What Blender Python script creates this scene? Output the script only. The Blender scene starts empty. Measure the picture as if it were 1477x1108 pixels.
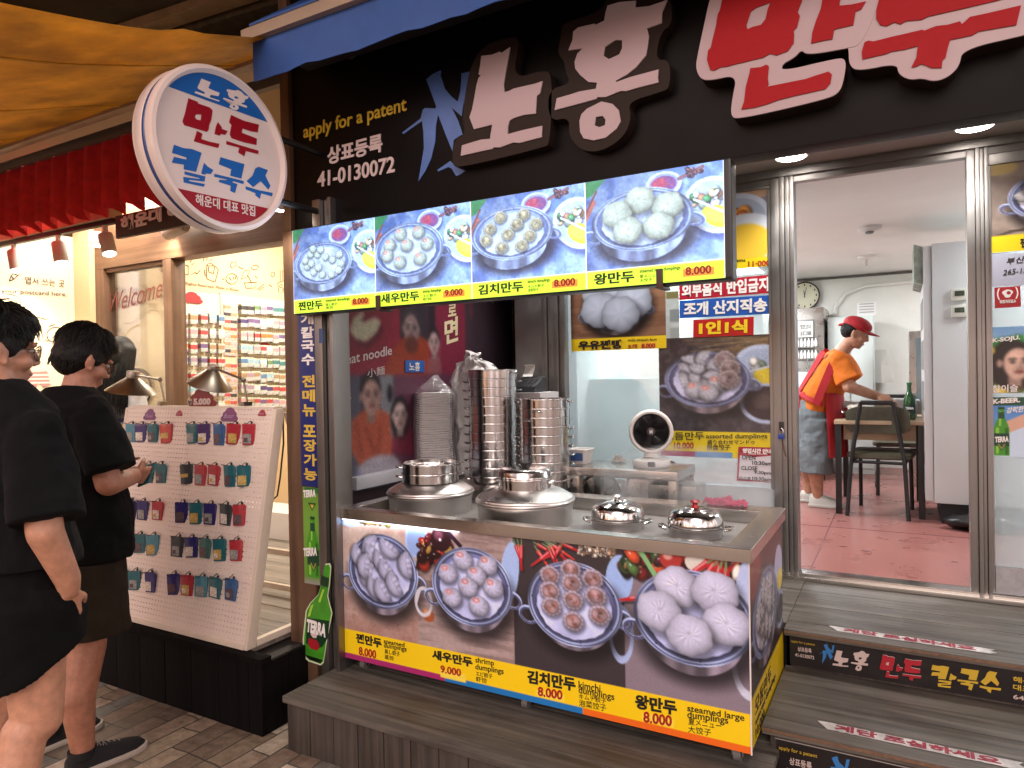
import bpy, bmesh, math, random
import numpy as np
from mathutils import Vector, Matrix, noise as mnoise
S = bpy.context.scene
COL = S.collection
R = math.radians
random.seed(5)
ords = ['first', 'second', 'third', 'fourth', 'fifth', 'sixth', 'seventh', 'eighth', 'ninth']
# ------------------------------------------------------------------ camera
H = 1.5
FPX = 1001.5
YAW, PITCH, ROLL = R(29.207), R(-0.563), R(-1.039)
_F = Vector((-math.sin(YAW)*math.cos(PITCH), math.cos(YAW)*math.cos(PITCH), math.sin(PITCH)))
_r0 = Vector((math.cos(YAW), math.sin(YAW), 0)); _u0 = _r0.cross(_F)
_RT = math.cos(ROLL)*_r0 + math.sin(ROLL)*_u0
_UP = -math.sin(ROLL)*_r0 + math.cos(ROLL)*_u0
CAM = Vector((0, 0, H))
cd = bpy.data.cameras.new('camera'); cam = bpy.data.objects.new('camera', cd); COL.objects.link(cam)
cd.sensor_fit = 'HORIZONTAL'; cd.sensor_width = 36; cd.lens = 36*FPX/1477
cd.clip_start = .05; cd.clip_end = 400
m3 = Matrix((_RT, _UP, -_F)).transposed()
cam.matrix_world = Matrix.Translation(CAM) @ m3.to_4x4()
S.camera = cam
# ------------------------------------------------------------------ night sky, street glow
W = bpy.data.worlds.new('World'); S.world = W; W.use_nodes = True
nt = W.node_tree; N = nt.nodes; L = nt.links; N.clear()
out = N.new('ShaderNodeOutputWorld')
sky = N.new('ShaderNodeTexSky'); sky.sky_type = 'NISHITA'; sky.sun_disc = False
sky.sun_elevation = R(2); sky.sun_rotation = R(200)
b1 = N.new('ShaderNodeBackground'); b1.inputs[1].default_value = .02
L.new(sky.outputs[0], b1.inputs[0])
# invented bands for the unseen lit street: warm low down, dark gaps, dark overhead
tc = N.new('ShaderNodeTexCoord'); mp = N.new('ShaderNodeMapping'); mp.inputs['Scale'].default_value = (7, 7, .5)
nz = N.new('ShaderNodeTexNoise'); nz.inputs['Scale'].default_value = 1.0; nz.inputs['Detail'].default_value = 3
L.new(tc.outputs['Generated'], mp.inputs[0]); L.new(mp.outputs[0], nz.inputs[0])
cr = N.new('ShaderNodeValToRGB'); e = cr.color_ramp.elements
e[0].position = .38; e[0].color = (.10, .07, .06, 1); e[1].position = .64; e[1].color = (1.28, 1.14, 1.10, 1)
e2 = e.new(.52); e2.color = (.42, .36, .35, 1); e3 = e.new(.72); e3.color = (.75, .6, 1.3, 1)  # violet band added for the streaks reflected in the steel
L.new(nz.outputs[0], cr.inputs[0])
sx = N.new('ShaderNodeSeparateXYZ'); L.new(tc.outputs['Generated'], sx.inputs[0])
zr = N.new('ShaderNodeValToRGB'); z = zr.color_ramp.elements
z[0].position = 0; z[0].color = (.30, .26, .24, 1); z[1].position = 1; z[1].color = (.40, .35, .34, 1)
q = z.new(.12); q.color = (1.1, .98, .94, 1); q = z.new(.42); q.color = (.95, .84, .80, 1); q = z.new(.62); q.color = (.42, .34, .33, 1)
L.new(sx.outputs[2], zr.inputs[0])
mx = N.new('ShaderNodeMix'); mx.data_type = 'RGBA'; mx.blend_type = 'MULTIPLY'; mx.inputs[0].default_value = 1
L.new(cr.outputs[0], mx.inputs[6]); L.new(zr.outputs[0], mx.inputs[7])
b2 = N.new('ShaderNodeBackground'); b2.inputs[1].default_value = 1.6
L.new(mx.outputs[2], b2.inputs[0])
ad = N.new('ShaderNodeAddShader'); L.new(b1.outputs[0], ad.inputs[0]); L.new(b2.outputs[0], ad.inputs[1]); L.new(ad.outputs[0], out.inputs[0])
sl = bpy.data.lights.new('sun', 'SUN'); sl.energy = .7; sl.angle = R(40); sl.color = (1, .88, .82)
sun = bpy.data.objects.new('sun', sl); COL.objects.link(sun)
sun.rotation_euler = Vector((-.35, 1, -.75)).to_track_quat('-Z', 'Y').to_euler()   # soft street light from behind the camera
vs = S.view_settings; vs.view_transform = 'Standard'; vs.look = 'None'; vs.gamma = 1; vs.exposure = 1.2
try: S.cycles.use_denoising = True; S.cycles.max_bounces = 8; S.cycles.caustics_reflective = False; S.cycles.caustics_refractive = False
except Exception: pass

def spot(name, loc, aim, watts, col=(1, 1, 1), size=90, blend=.6, r=.03, parent=None):
    l = bpy.data.lights.new(name, 'SPOT'); l.energy = watts; l.color = col; l.spot_size = R(size); l.spot_blend = blend; l.shadow_soft_size = r
    o = bpy.data.objects.new(name, l); COL.objects.link(o)
    o.location = Vector(loc); o.rotation_euler = (Vector(aim)-Vector(loc)).to_track_quat('-Z', 'Y').to_euler()
    if parent: o.parent = parent; o.location = Vector(loc)-wloc(parent)
    return o
def area(name, loc, watts, sx_, sy_, col=(1, 1, 1), aim=(0, 0, -1), parent=None):
    l = bpy.data.lights.new(name, 'AREA'); l.energy = watts; l.color = col; l.shape = 'RECTANGLE'; l.size = sx_; l.size_y = sy_
    o = bpy.data.objects.new(name, l); COL.objects.link(o)
    o.location = Vector(loc); o.rotation_euler = Vector(aim).to_track_quat('-Z', 'Y').to_euler()
    if parent: o.parent = parent; o.location = Vector(loc)-wloc(parent)
    return o
# ------------------------------------------------------------------ projection: where a photo point lies on a real plane
def at(px, py, **k):
    d = _RT*((px-738.5)/FPX) - _UP*((py-554)/FPX) + _F
    (a, v), = k.items(); i = 'XYZ'.index(a)
    return CAM + d*((v-CAM[i])/d[i])
# ------------------------------------------------------------------ scene graph
def wloc(o):
    v = Vector((0, 0, 0))
    while o is not None: v = v + o.location; o = o.parent
    return v
def tag(o, label, cat, group=None, kind=None):
    if label: o['label'] = label
    if cat: o['category'] = cat
    if group: o['group'] = group
    if kind: o['kind'] = kind
    return o
def thing(name, label, cat, loc=(0, 0, 0), group=None):
    o = bpy.data.objects.new(name, None); COL.objects.link(o); o.location = Vector(loc); o.empty_display_size = .1
    return tag(o, label, cat, group)
def link(name, me, parent=None):
    o = bpy.data.objects.new(name, me); COL.objects.link(o)
    if parent is not None:
        me.transform(Matrix.Translation(-wloc(parent))); o.parent = parent
    elif len(me.vertices):
        co = np.empty(len(me.vertices)*3, 'f'); me.vertices.foreach_get('co', co); co = co.reshape(-1, 3)
        lo, hi = co.min(0), co.max(0); c = Vector(((lo[0]+hi[0])/2, (lo[1]+hi[1])/2, lo[2]))
        me.transform(Matrix.Translation(-c)); o.location = c
    return o
KIDS = {}
def dup(o, loc=None, rz=None, label=None, parent=None, mats=None, scale=None):
    c = o.copy(); COL.objects.link(c)
    if parent is not None: c.parent = parent
    if loc is not None: c.location = Vector(loc)
    if rz is not None: c.rotation_euler = (0, 0, rz)
    if scale is not None: c.scale = scale
    if label: c['label'] = label
    if mats and o.type == 'MESH' and o.data.materials and o.data.materials[0].name in mats:
        c.data = o.data.copy(); c.data.materials[0] = mats[o.data.materials[0].name]
    for ch in o.children: dup(ch, parent=c, mats=mats)
    return c
# ------------------------------------------------------------------ materials
def lin(c):
    if isinstance(c, str): c = [int(c[i:i+2], 16)/255 for i in (0, 2, 4)]
    return tuple((x/12.92 if x <= .04045 else ((x+.055)/1.055)**2.4) for x in c)
MATS = {}
def mat(name, col='808080', rough=.5, metal=0., emit=0., ecol=None, var=0., vscale=20., bump=0., bscale=80., stretch=(1, 1, 1), spec=.5, coat=0., trans=0., alpha=1., sss=0., rvar=0., dirt=None):
    if name in MATS: return MATS[name]
    m = bpy.data.materials.new(name); MATS[name] = m; m.use_nodes = True
    t = m.node_tree; P = t.nodes['Principled BSDF']; nw = t.nodes.new; lk = t.links.new
    c = lin(col) + (1,)
    P.inputs['Base Color'].default_value = c; P.inputs['Roughness'].default_value = rough; P.inputs['Metallic'].default_value = metal
    P.inputs['Specular IOR Level'].default_value = spec; P.inputs['Coat Weight'].default_value = coat
    P.inputs['Transmission Weight'].default_value = trans; P.inputs['Alpha'].default_value = alpha
    if sss: P.inputs['Subsurface Weight'].default_value = sss; P.inputs['Subsurface Radius'].default_value = (.012, .005, .003); P.inputs['Subsurface Scale'].default_value = 1
    if emit:
        P.inputs['Emission Color'].default_value = (lin(ecol) if ecol else c[:3]) + (1,); P.inputs['Emission Strength'].default_value = emit
    if var or bump or rvar or dirt:
        tc = nw('ShaderNodeTexCoord'); mp = nw('ShaderNodeMapping'); mp.inputs['Scale'].default_value = stretch
        lk(tc.outputs['Object'], mp.inputs[0])
    if var or rvar or dirt:
        n = nw('ShaderNodeTexNoise'); n.inputs['Scale'].default_value = vscale; n.inputs['Detail'].default_value = 5; n.inputs['Roughness'].default_value = .62
        lk(mp.outputs[0], n.inputs[0])
    if var or dirt:
        r = nw('ShaderNodeValToRGB'); el = r.color_ramp.elements
        lo = tuple(max(0, x*(1-var)) for x in c[:3]); hi = tuple(min(1, x*(1+var)) for x in c[:3])
        if dirt: lo = lin(dirt)
        el[0].position = .32; el[0].color = lo + (1,); el[1].position = .68; el[1].color = hi + (1,)
        lk(n.outputs[0], r.inputs[0]); lk(r.outputs[0], P.inputs['Base Color'])
    if rvar:
        a = nw('ShaderNodeMapRange'); a.inputs[1].default_value = .3; a.inputs[2].default_value = .7; a.inputs[3].default_value = max(.02, rough-rvar); a.inputs[4].default_value = min(1, rough+rvar)
        lk(n.outputs[0], a.inputs[0]); lk(a.outputs[0], P.inputs['Roughness'])
    if bump:
        n2 = nw('ShaderNodeTexNoise'); n2.inputs['Scale'].default_value = bscale; n2.inputs['Detail'].default_value = 4
        lk(mp.outputs[0], n2.inputs[0])
        b = nw('ShaderNodeBump'); b.inputs['Strength'].default_value = bump; b.inputs['Distance'].default_value = .01
        lk(n2.outputs[0], b.inputs['Height']); lk(b.outputs[0], P.inputs['Normal'])
    return m
def vcmat(name, rough=.35, emit=0., spec=.5, coat=0.):
    if name in MATS: return MATS[name]
    m = bpy.data.materials.new(name); MATS[name] = m; m.use_nodes = True
    t = m.node_tree; P = t.nodes['Principled BSDF']
    a = t.nodes.new('ShaderNodeVertexColor'); a.layer_name = 'Col'
    t.links.new(a.outputs[0], P.inputs['Base Color']); P.inputs['Roughness'].default_value = rough; P.inputs['Specular IOR Level'].default_value = spec; P.inputs['Coat Weight'].default_value = coat
    if emit: t.links.new(a.outputs[0], P.inputs['Emission Color']); P.inputs['Emission Strength'].default_value = emit
    return m
def glassmat(name, tint=(1, 1, 1), frost=0., refl=.08):
    m = bpy.data.materials.new(name); MATS[name] = m; m.use_nodes = True
    t = m.node_tree; t.nodes.clear(); o = t.nodes.new('ShaderNodeOutputMaterial')
    tr = t.nodes.new('ShaderNodeBsdfTransparent'); tr.inputs[0].default_value = tint + (1,)
    gl = t.nodes.new('ShaderNodeBsdfGlossy'); gl.inputs['Roughness'].default_value = .03
    lw = t.nodes.new('ShaderNodeLayerWeight'); lw.inputs[0].default_value = .25
    mr = t.nodes.new('ShaderNodeMapRange'); mr.inputs[3].default_value = refl; mr.inputs[4].default_value = .8
    t.links.new(lw.outputs['Fresnel'], mr.inputs[0])
    mi = t.nodes.new('ShaderNodeMixShader'); t.links.new(mr.outputs[0], mi.inputs[0]); t.links.new(tr.outputs[0], mi.inputs[1]); t.links.new(gl.outputs[0], mi.inputs[2])
    last = mi
    if frost:
        df = t.nodes.new('ShaderNodeBsdfTranslucent'); df.inputs[0].default_value = (.75, .84, .86, 1)
        d2 = t.nodes.new('ShaderNodeBsdfDiffuse'); d2.inputs[0].default_value = (.62, .70, .73, 1)
        m1 = t.nodes.new('ShaderNodeMixShader'); m1.inputs[0].default_value = .5; t.links.new(df.outputs[0], m1.inputs[1]); t.links.new(d2.outputs[0], m1.inputs[2])
        m2 = t.nodes.new('ShaderNodeMixShader'); m2.inputs[0].default_value = frost; t.links.new(mi.outputs[0], m2.inputs[1]); t.links.new(m1.outputs[0], m2.inputs[2]); last = m2
    t.links.new(last.outputs[0], o.inputs[0]); return m
# ------------------------------------------------------------------ mesh builder
class MB:
    def __init__(s): s.b = bmesh.new(); s.mi = 0
    def _mi(s, fs):
        for f in fs: f.material_index = s.mi
    def box(s, x0, y0, z0, x1, y1, z1):
        v = [s.b.verts.new(p) for p in ((x0, y0, z0), (x1, y0, z0), (x1, y1, z0), (x0, y1, z0), (x0, y0, z1), (x1, y0, z1), (x1, y1, z1), (x0, y1, z1))]
        s._mi([s.b.faces.new([v[i] for i in f]) for f in ((3, 2, 1, 0), (4, 5, 6, 7), (0, 1, 5, 4), (1, 2, 6, 5), (2, 3, 7, 6), (3, 0, 4, 7))]); return s
    def obox(s, o, a, b, c):                      # box from a corner and three edge vectors
        o, a, b, c = map(Vector, (o, a, b, c))
        if a.cross(b).dot(c) < 0: o = o+c; c = -c
        v = [s.b.verts.new(p) for p in (o, o+a, o+a+b, o+b, o+c, o+a+c, o+a+b+c, o+b+c)]
        s._mi([s.b.faces.new([v[i] for i in f]) for f in ((3, 2, 1, 0), (4, 5, 6, 7), (0, 1, 5, 4), (1, 2, 6, 5), (2, 3, 7, 6), (3, 0, 4, 7))]); return s
    def rings(s, rs, cap=True, closed=False):     # rings: lists of points, same length
        vv = [[s.b.verts.new(p) for p in r] for r in rs]; n = len(vv[0]); fs = []
        for i in range(len(vv)-(0 if closed else 1)):
            a, b = vv[i], vv[(i+1) % len(vv)]
            for j in range(n): fs.append(s.b.faces.new((a[j], a[(j+1) % n], b[(j+1) % n], b[j])))
        if cap and not closed:
            fs.append(s.b.faces.new(vv[0][::-1])); fs.append(s.b.faces.new(vv[-1]))
        s._mi(fs); return s
    def tube(s, pts, r, n=8, closed=False, flat=1.):
        pts = [Vector(p) for p in pts]; k = len(pts); rr = r if isinstance(r, (list, tuple)) else [r]*k
        rs = []; up = None
        for i, p in enumerate(pts):
            a = pts[(i-1) % k] if (i or closed) else p; b = pts[(i+1) % k] if (i < k-1 or closed) else p
            d = (b-a).normalized()
            if up is None: up = Vector((0, 0, 1)) if abs(d.z) < .9 else Vector((1, 0, 0))
            u = (up-d*up.dot(d)); u = u.normalized() if u.length > 1e-6 else d.orthogonal().normalized(); up = u; w = d.cross(u)
            rs.append([p+(u*math.cos(t)+w*math.sin(t)*flat)*rr[i] for t in (2*math.pi*j/n for j in range(n))])
        return s.rings(rs, closed=closed)
    def lathe(s, prof, c=(0, 0, 0), n=32, M=None):
        c = Vector(c); rs = []
        for r, z in prof:
            ring = [Vector((max(r, 1e-5)*math.cos(2*math.pi*j/n), max(r, 1e-5)*math.sin(2*math.pi*j/n), z)) for j in range(n)]
            rs.append([c+(M @ p if M else p) for p in ring])
        return s.rings(rs, cap=False)
    def cap(s, p0, p1, r0, r1, n=16):             # tapered capsule
        p0, p1 = Vector(p0), Vector(p1); d = p1-p0; l = d.length
        if l < 1e-6: d = Vector((0, 0, 1))
        d = d.normalized(); u = d.orthogonal().normalized(); w = d.cross(u); rs = []
        for i in range(1, 5): a = math.pi/2*(1-i/4); rs.append((p0-d*r0*math.sin(a), r0*math.cos(a)))
        for i in range(0, 4): a = math.pi/2*i/4; rs.append((p1+d*r1*math.sin(a), r1*math.cos(a)))
        return s.rings([[c+(u*math.cos(t)+w*math.sin(t))*q for t in (2*math.pi*j/n for j in range(n))] for c, q in rs])
    def ell(s, c, rx, ry, rz, M=None, n=20, k=12):
        c = Vector(c); rs = []
        for i in range(k+1):
            a = -math.pi/2+math.pi*i/k; q = max(math.cos(a), .02)
            ring = [Vector((rx*q*math.cos(2*math.pi*j/n), ry*q*math.sin(2*math.pi*j/n), rz*math.sin(a))) for j in range(n)]
            rs.append([c+(M @ p if M else p) for p in ring])
        return s.rings(rs)
    def loft(s, rs, n=24):                        # rings (center, semi-axis U, semi-axis V)
        return s.rings([[Vector(c)+Vector(u)*math.cos(t)+Vector(v)*math.sin(t) for t in (2*math.pi*j/n for j in range(n))] for c, u, v in rs])
    def poly(s, pts, ext=None):
        vs_ = [s.b.verts.new(p) for p in pts]; f = s.b.faces.new(vs_); fs = [f]
        if ext is not None:
            r = bmesh.ops.extrude_face_region(s.b, geom=[f]); nv = [g for g in r['geom'] if isinstance(g, bmesh.types.BMVert)]
            bmesh.ops.translate(s.b, verts=nv, vec=Vector(ext)); fs = list({ff for v in nv for ff in v.link_faces} | {f})
        s._mi(fs); return s
    def build(s, name, m=None, parent=None, smooth=False, bevel=0., seg=2, ang=35):
        b = s.b
        bmesh.ops.recalc_face_normals(b, faces=b.faces[:])
        if bevel:
            es = [e for e in b.edges if len(e.link_faces) == 2 and e.calc_face_angle(0) > R(30)]
            bmesh.ops.bevel(b, geom=es, offset=bevel, segments=seg, affect='EDGES', profile=.7, clamp_overlap=True)
        me = bpy.data.meshes.new(name); b.to_mesh(me); b.free()
        for x in (m if isinstance(m, (list, tuple)) else [m]):
            if x: me.materials.append(x)
        if smooth or bevel:
            me.shade_smooth()
            try: me.set_sharp_from_angle(angle=R(ang))
            except Exception: pass
        return link(name, me, parent)
def bx(name, m, parent, x0, y0, z0, x1, y1, z1, bevel=.003):
    return MB().box(x0, y0, z0, x1, y1, z1).build(name, m, parent, bevel=bevel)
# flat shapes: outlines (with holes) and lettering, in a frame (origin, U, V)
def frame_mesh(me, o, U, V):
    U, V = Vector(U), Vector(V); Nn = U.cross(V).normalized()
    me.transform(Matrix(((U.x, V.x, Nn.x, o[0]), (U.y, V.y, Nn.y, o[1]), (U.z, V.z, Nn.z, o[2]), (0, 0, 0, 1))))
def shape(name, loops, depth, m, parent, o, U, V, lift=0., bevel=0.):
    c = bpy.data.curves.new('s', 'CURVE'); c.dimensions = '2D'; c.fill_mode = 'BOTH'; c.extrude = depth/2; c.bevel_depth = bevel; c.bevel_resolution = 1; c.offset = -bevel
    for lp in loops:
        sp = c.splines.new('POLY'); sp.points.add(len(lp)-1); sp.use_cyclic_u = True
        for i, p in enumerate(lp): sp.points[i].co = (p[0], p[1], 0, 1)
    ob = bpy.data.objects.new('s', c); me = bpy.data.meshes.new_from_object(ob); me.name = name
    bpy.data.objects.remove(ob); bpy.data.curves.remove(c)
    me.transform(Matrix.Translation((0, 0, depth/2+lift))); frame_mesh(me, o, U, V)
    me.materials.clear(); me.materials.append(m); return link(name, me, parent)
TXT = {}
def text(parent, body, bl, br, tl, m, bold=.0, depth=.001, lift=.0008, name='lettering', shear=0., keep=False):
    """Lettering whose box has its corners at three world points (bottom left, bottom right, top left)."""
    key = (body, bold, shear)
    if key not in TXT:
        c = bpy.data.curves.new('t', 'FONT'); c.body = body; c.size = 1; c.offset = bold; c.resolution_u = 3; c.extrude = .5; c.shear = shear
        ob = bpy.data.objects.new('t', c); me = bpy.data.meshes.new_from_object(ob); bpy.data.objects.remove(ob); bpy.data.curves.remove(c)
        co = np.empty(len(me.vertices)*3, 'f'); me.vertices.foreach_get('co', co); co = co.reshape(-1, 3)
        lo, hi = co.min(0), co.max(0)
        me.transform(Matrix.Translation((-lo[0], -lo[1], .5))); me.transform(Matrix.Diagonal((1/(hi[0]-lo[0]), 1/(hi[1]-lo[1]), 1, 1)))
        TXT[key] = me
    me = TXT[key].copy(); me.name = name
    bl, br, tl = Vector(bl), Vector(br), Vector(tl); U, V = br-bl, tl-bl; Nn = U.cross(V).normalized()
    me.transform(Matrix.Diagonal((1, 1, depth, 1))); me.transform(Matrix.Translation((0, 0, lift)))
    frame_mesh(me, bl, U, V); me.materials.clear(); me.materials.append(m); return link(name, me, parent)
def tpx(parent, body, bl, br, tl, pl, m, **k):     # the same, from three photo points on plane pl
    return text(parent, body, at(*bl, **pl), at(*br, **pl), at(*tl, **pl), m, **k)
# ------------------------------------------------------------------ printed pictures: colour painted per vertex on the poster's own surface
def sm(a, b, x): t = np.clip((x-a)/(b-a), 0, 1); return t*t*(3-2*t)
def hx(c): return np.array([int(c[i:i+2], 16)/255 for i in (0, 2, 4)])
class Cv:
    def __init__(s, o, U, V, res, pl=None):
        s.o, s.pl = Vector(o), pl; s.W, s.H = Vector(U).length, Vector(V).length; s.Uh, s.Vh = Vector(U)/s.W, Vector(V)/s.H
        s.nx, s.ny = max(2, int(s.W/res)), max(2, int(s.H/res))
        s.u, s.v = np.meshgrid(np.linspace(0, s.W, s.nx), np.linspace(0, s.H, s.ny)); s.c = np.ones((s.ny, s.nx, 3))*.5
        s.aa = res*1.0; s.rng = np.random.default_rng(7)
    def p(s, x, y):                                # photo point -> (u, v) on this poster
        d = at(x, y, **s.pl)-s.o; return (d.dot(s.Uh), d.dot(s.Vh))
    def mix(s, mask, col):
        col = hx(col) if isinstance(col, str) else col
        s.c = s.c*(1-mask[..., None])+col*mask[..., None]
    def noise(s, sc, seed=0, oct=4, sx=1., sy=1.):
        r = np.random.default_rng(int(seed*10)); t = np.zeros_like(s.u); a = 1; tot = 0
        for o in range(oct):
            g = r.random((97, 97)); x = s.u*sc*sx*2**o % 96; y = s.v*sc*sy*2**o % 96; xi, yi = x.astype(int), y.astype(int); fx, fy = x-xi, y-yi
            fx, fy = fx*fx*(3-2*fx), fy*fy*(3-2*fy)
            t += a*((g[yi, xi]*(1-fx)+g[yi, xi+1]*fx)*(1-fy)+(g[yi+1, xi]*(1-fx)+g[yi+1, xi+1]*fx)*fy); tot += a; a *= .55
        return t/tot
    def rr(s, cx, cy, rx, ry, rot=0.):
        dx, dy = s.u-cx, s.v-cy; c, n = math.cos(rot), math.sin(rot)
        return np.sqrt(((dx*c+dy*n)/rx)**2+((-dx*n+dy*c)/ry)**2)
    def ell(s, cx, cy, rx, ry, col, rot=0., soft=0., k=1.):
        r = s.rr(cx, cy, rx, ry, rot); w = max(s.aa/min(rx, ry), soft); s.mix(k*sm(1+w/2, 1-w/2, r), col); return r
    def ring(s, cx, cy, rx, ry, w, col, rot=0.):
        r = s.rr(cx, cy, rx, ry, rot); d = np.abs(r-1)*min(rx, ry); s.mix(sm(w/2+s.aa, w/2, d), col)
    def rect(s, u0, v0, u1, v1, col, k=1.):
        a = s.aa/2
        s.mix(k*sm(u0-a, u0+a, s.u)*sm(u1+a, u1-a, s.u)*sm(v0-a, v0+a, s.v)*sm(v1+a, v1-a, s.v), col)
    def line(s, p0, p1, w, col, k=1., w1=None):
        (x0, y0), (x1, y1) = p0, p1; l2 = (x1-x0)**2+(y1-y0)**2+1e-12
        t = np.clip(((s.u-x0)*(x1-x0)+(s.v-y0)*(y1-y0))/l2, 0, 1); d = np.hypot(s.u-x0-t*(x1-x0), s.v-y0-t*(y1-y0))
        ww = w/2 if w1 is None else (w+(w1-w)*t)/2
        s.mix(k*sm(ww+s.aa*.7, ww-s.aa*.3, d), col)
    def polyg(s, pts, col, k=1.):
        ins = np.zeros(s.u.shape, bool); n = len(pts); dmin = np.full(s.u.shape, 9.)
        for i in range(n):
            (x0, y0), (x1, y1) = pts[i], pts[(i+1) % n]
            cnd = ((y0 > s.v) != (y1 > s.v)) & (s.u < (x1-x0)*(s.v-y0)/((y1-y0) or 1e-9)+x0); ins ^= cnd
            l2 = (x1-x0)**2+(y1-y0)**2+1e-12; t = np.clip(((s.u-x0)*(x1-x0)+(s.v-y0)*(y1-y0))/l2, 0, 1)
            dmin = np.minimum(dmin, np.hypot(s.u-x0-t*(x1-x0), s.v-y0-t*(y1-y0)))
        s.mix(k*sm(-s.aa/2, s.aa/2, np.where(ins, dmin, -dmin)), col)
    def finish(s, b=1, g=.03):
        for _ in range(b):
            p = np.pad(s.c, ((1, 1), (1, 1), (0, 0)), 'edge'); s.c = sum(p[i:i+s.ny, j:j+s.nx]*w for i, wi in enumerate((1, 2, 1)) for j, wj in enumerate((1, 2, 1)) for w in (wi*wj/16,))
        s.c = np.clip(s.c*(1+g*np.random.default_rng(1).standard_normal((s.ny, s.nx, 1))), 0, 1)
    def pe(s, x, y, dx, dy, col, rot=0., soft=0., k=1.):       # ellipse given in photo pixels
        a, b, c, d = s.p(x-dx, y), s.p(x+dx, y), s.p(x, y-dy), s.p(x, y+dy); return s.ell((a[0]+b[0])/2, (c[1]+d[1])/2, abs(b[0]-a[0])/2, abs(d[1]-c[1])/2, col, rot, soft, k)
    # --- what is in the pictures
    def grain(s, base, alt, sc, seed=1, amt=1., **k):
        n = s.noise(sc, seed, **k); s.c = hx(base)+(hx(alt)-hx(base))*(sm(.3, .7, n)*amt)[..., None]
    def pot(s, Lp, Rp, Tp, Bp, Bb, rim='b9c3e6', dark='4a4c6a', liner='c6c6ea', body='7d7078', seed=0, handle=True, conv=True, hs=.4):
        f = s.p if conv else (lambda x, y: (x, y))
        l, r, t, b, bb = f(*Lp), f(*Rp), f(*Tp), f(*Bp), f(*Bb)
        cx, cy = (l[0]+r[0])/2, (t[1]+b[1])/2; rx, ry = (r[0]-l[0])/2, (b[1]-t[1])/2; h = max(bb[1]-b[1], .1*ry)
        sh = s.rr(cx+.06*rx, cy+h+.12*ry, rx*1.05, ry*1.02); s.mix(.75*sm(1.25, .8, sh), '0c0a0e')
        for sg in (-1, 1):                          # loop handles
            if handle: s.ring(cx+sg*rx*1.0, cy+sg*-.12*ry+.30*ry, rx*.20, ry*.19, .036*ry, rim, .3); s.ring(cx+sg*rx*1.0, cy+sg*-.12*ry+.325*ry, rx*.19, ry*.17, .022*ry, dark, .3)
        # side of the pot
        m = np.maximum(sm(1.02, .99, s.rr(cx, cy+h, rx*.86, ry*.94)), sm(rx*(.93)+s.aa, rx*(.93), np.abs(s.u-cx)*(1+.1*np.clip((s.v-cy-ry*.3)/max(h, 1e-4), 0, 1)))*(s.v > cy)*(s.v < cy+h))
        st = .55+.45*np.sin((s.u-cx)/rx*7+seed)+.35*np.sin((s.u-cx)/rx*17+2*seed); col = hx(body)[None, None]*(.55+.5*np.clip(st, 0, 1.3))[..., None]
        col = col*(.55+.6*sm(cx-rx, cx+rx*.4, s.u))[..., None]
        s.c = s.c*(1-m[..., None])+np.clip(col, 0, 1)*m[..., None]
        r_ = s.rr(cx, cy, rx, ry); ang = np.arctan2((s.v-cy)/ry, (s.u-cx)/rx)
        hl = .72+.28*np.sin(ang*2+.6+seed)+.18*np.sin(ang*5+seed*2)
        k = sm(1.0+s.aa/ry, 1.0, r_); s.c = s.c*(1-k[..., None])+(hx(rim)*np.clip(hl, .35, 1.1)[..., None])*k[..., None]
        for rad, w, c_, a in ((.965, .018, dark, .9), (.93, .02, rim, .7), (.885, .035, dark, .95)):
            s.mix(a*sm(w+s.aa/ry*.6, w*.4, np.abs(r_-rad)), c_)
        k = sm(.87, .85, s.rr(cx, cy+.02*ry, rx, ry)); s.c = s.c*(1-k[..., None])+(hx(dark)*(.8+.9*sm(.5, -1, (s.v-cy)/ry)[..., None]))*k[..., None]
        lr = s.rr(cx, cy+.035*ry, rx*.80, ry*.80); lr = lr*(1+.012*np.sin(ang*9+seed)+.008*np.sin(ang*23)); k = sm(1.02, .98, lr)
        n = s.noise(26/ max(rx, .05)*.1, seed+3)
        s.c = s.c*(1-k[..., None])+(hx(liner)*(.82+.30*n+.06*np.sin(ang*3))[..., None])*k[..., None]
        for i in range(7): a = i*.9+seed; s.ell(cx+rx*.91*math.cos(a), cy+ry*.91*math.sin(a), ry*.02, ry*.02, '15141f')
        return cx, cy, rx, ry
    def dump(s, x, y, r, kind, seed=0, base='c6c0c2', conv=True, sq=.86, fill='a9785f'):
        if conv: x, y = s.p(x, y)
        rot = (seed*2.399) % 6.28
        x0, x1 = np.searchsorted(s.u[0], [x-1.6*r, x+1.6*r]); y0, y1 = np.searchsorted(s.v[:, 0], [y-1.6*r, y+1.6*r])
        if x1 <= x0+1 or y1 <= y0+1: return
        u, v = s.u[y0:y1, x0:x1], s.v[y0:y1, x0:x1]; dx, dy = (u-x)/r, (v-y)/(r*sq)
        if kind == 'half': c, n = math.cos(rot), math.sin(rot); dx, dy = dx*c+dy*n, (-dx*n+dy*c)*1.75; dy = dy+.42*dx*dx-.12
        th = np.arctan2(dy, dx); q = np.hypot(dx, dy)*(1+.035*np.sin(5*th+seed)+.02*np.sin(11*th+seed*3))
        shd = sm(1.35, .85, np.hypot(dx-.10, dy-.22)); sub = s.c[y0:y1, x0:x1]; sub *= (1-.42*shd)[..., None]
        m = sm(1+s.aa/r, 1-s.aa/r, q); nzv = np.sqrt(np.clip(1-q*q, 0, 1))
        lum = .56+.42*nzv+.20*(-dy*.75-dx*.35)*(1-.4*nzv)
        col = np.broadcast_to(hx(base), sub.shape).copy()
        pl = np.zeros_like(q)
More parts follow.
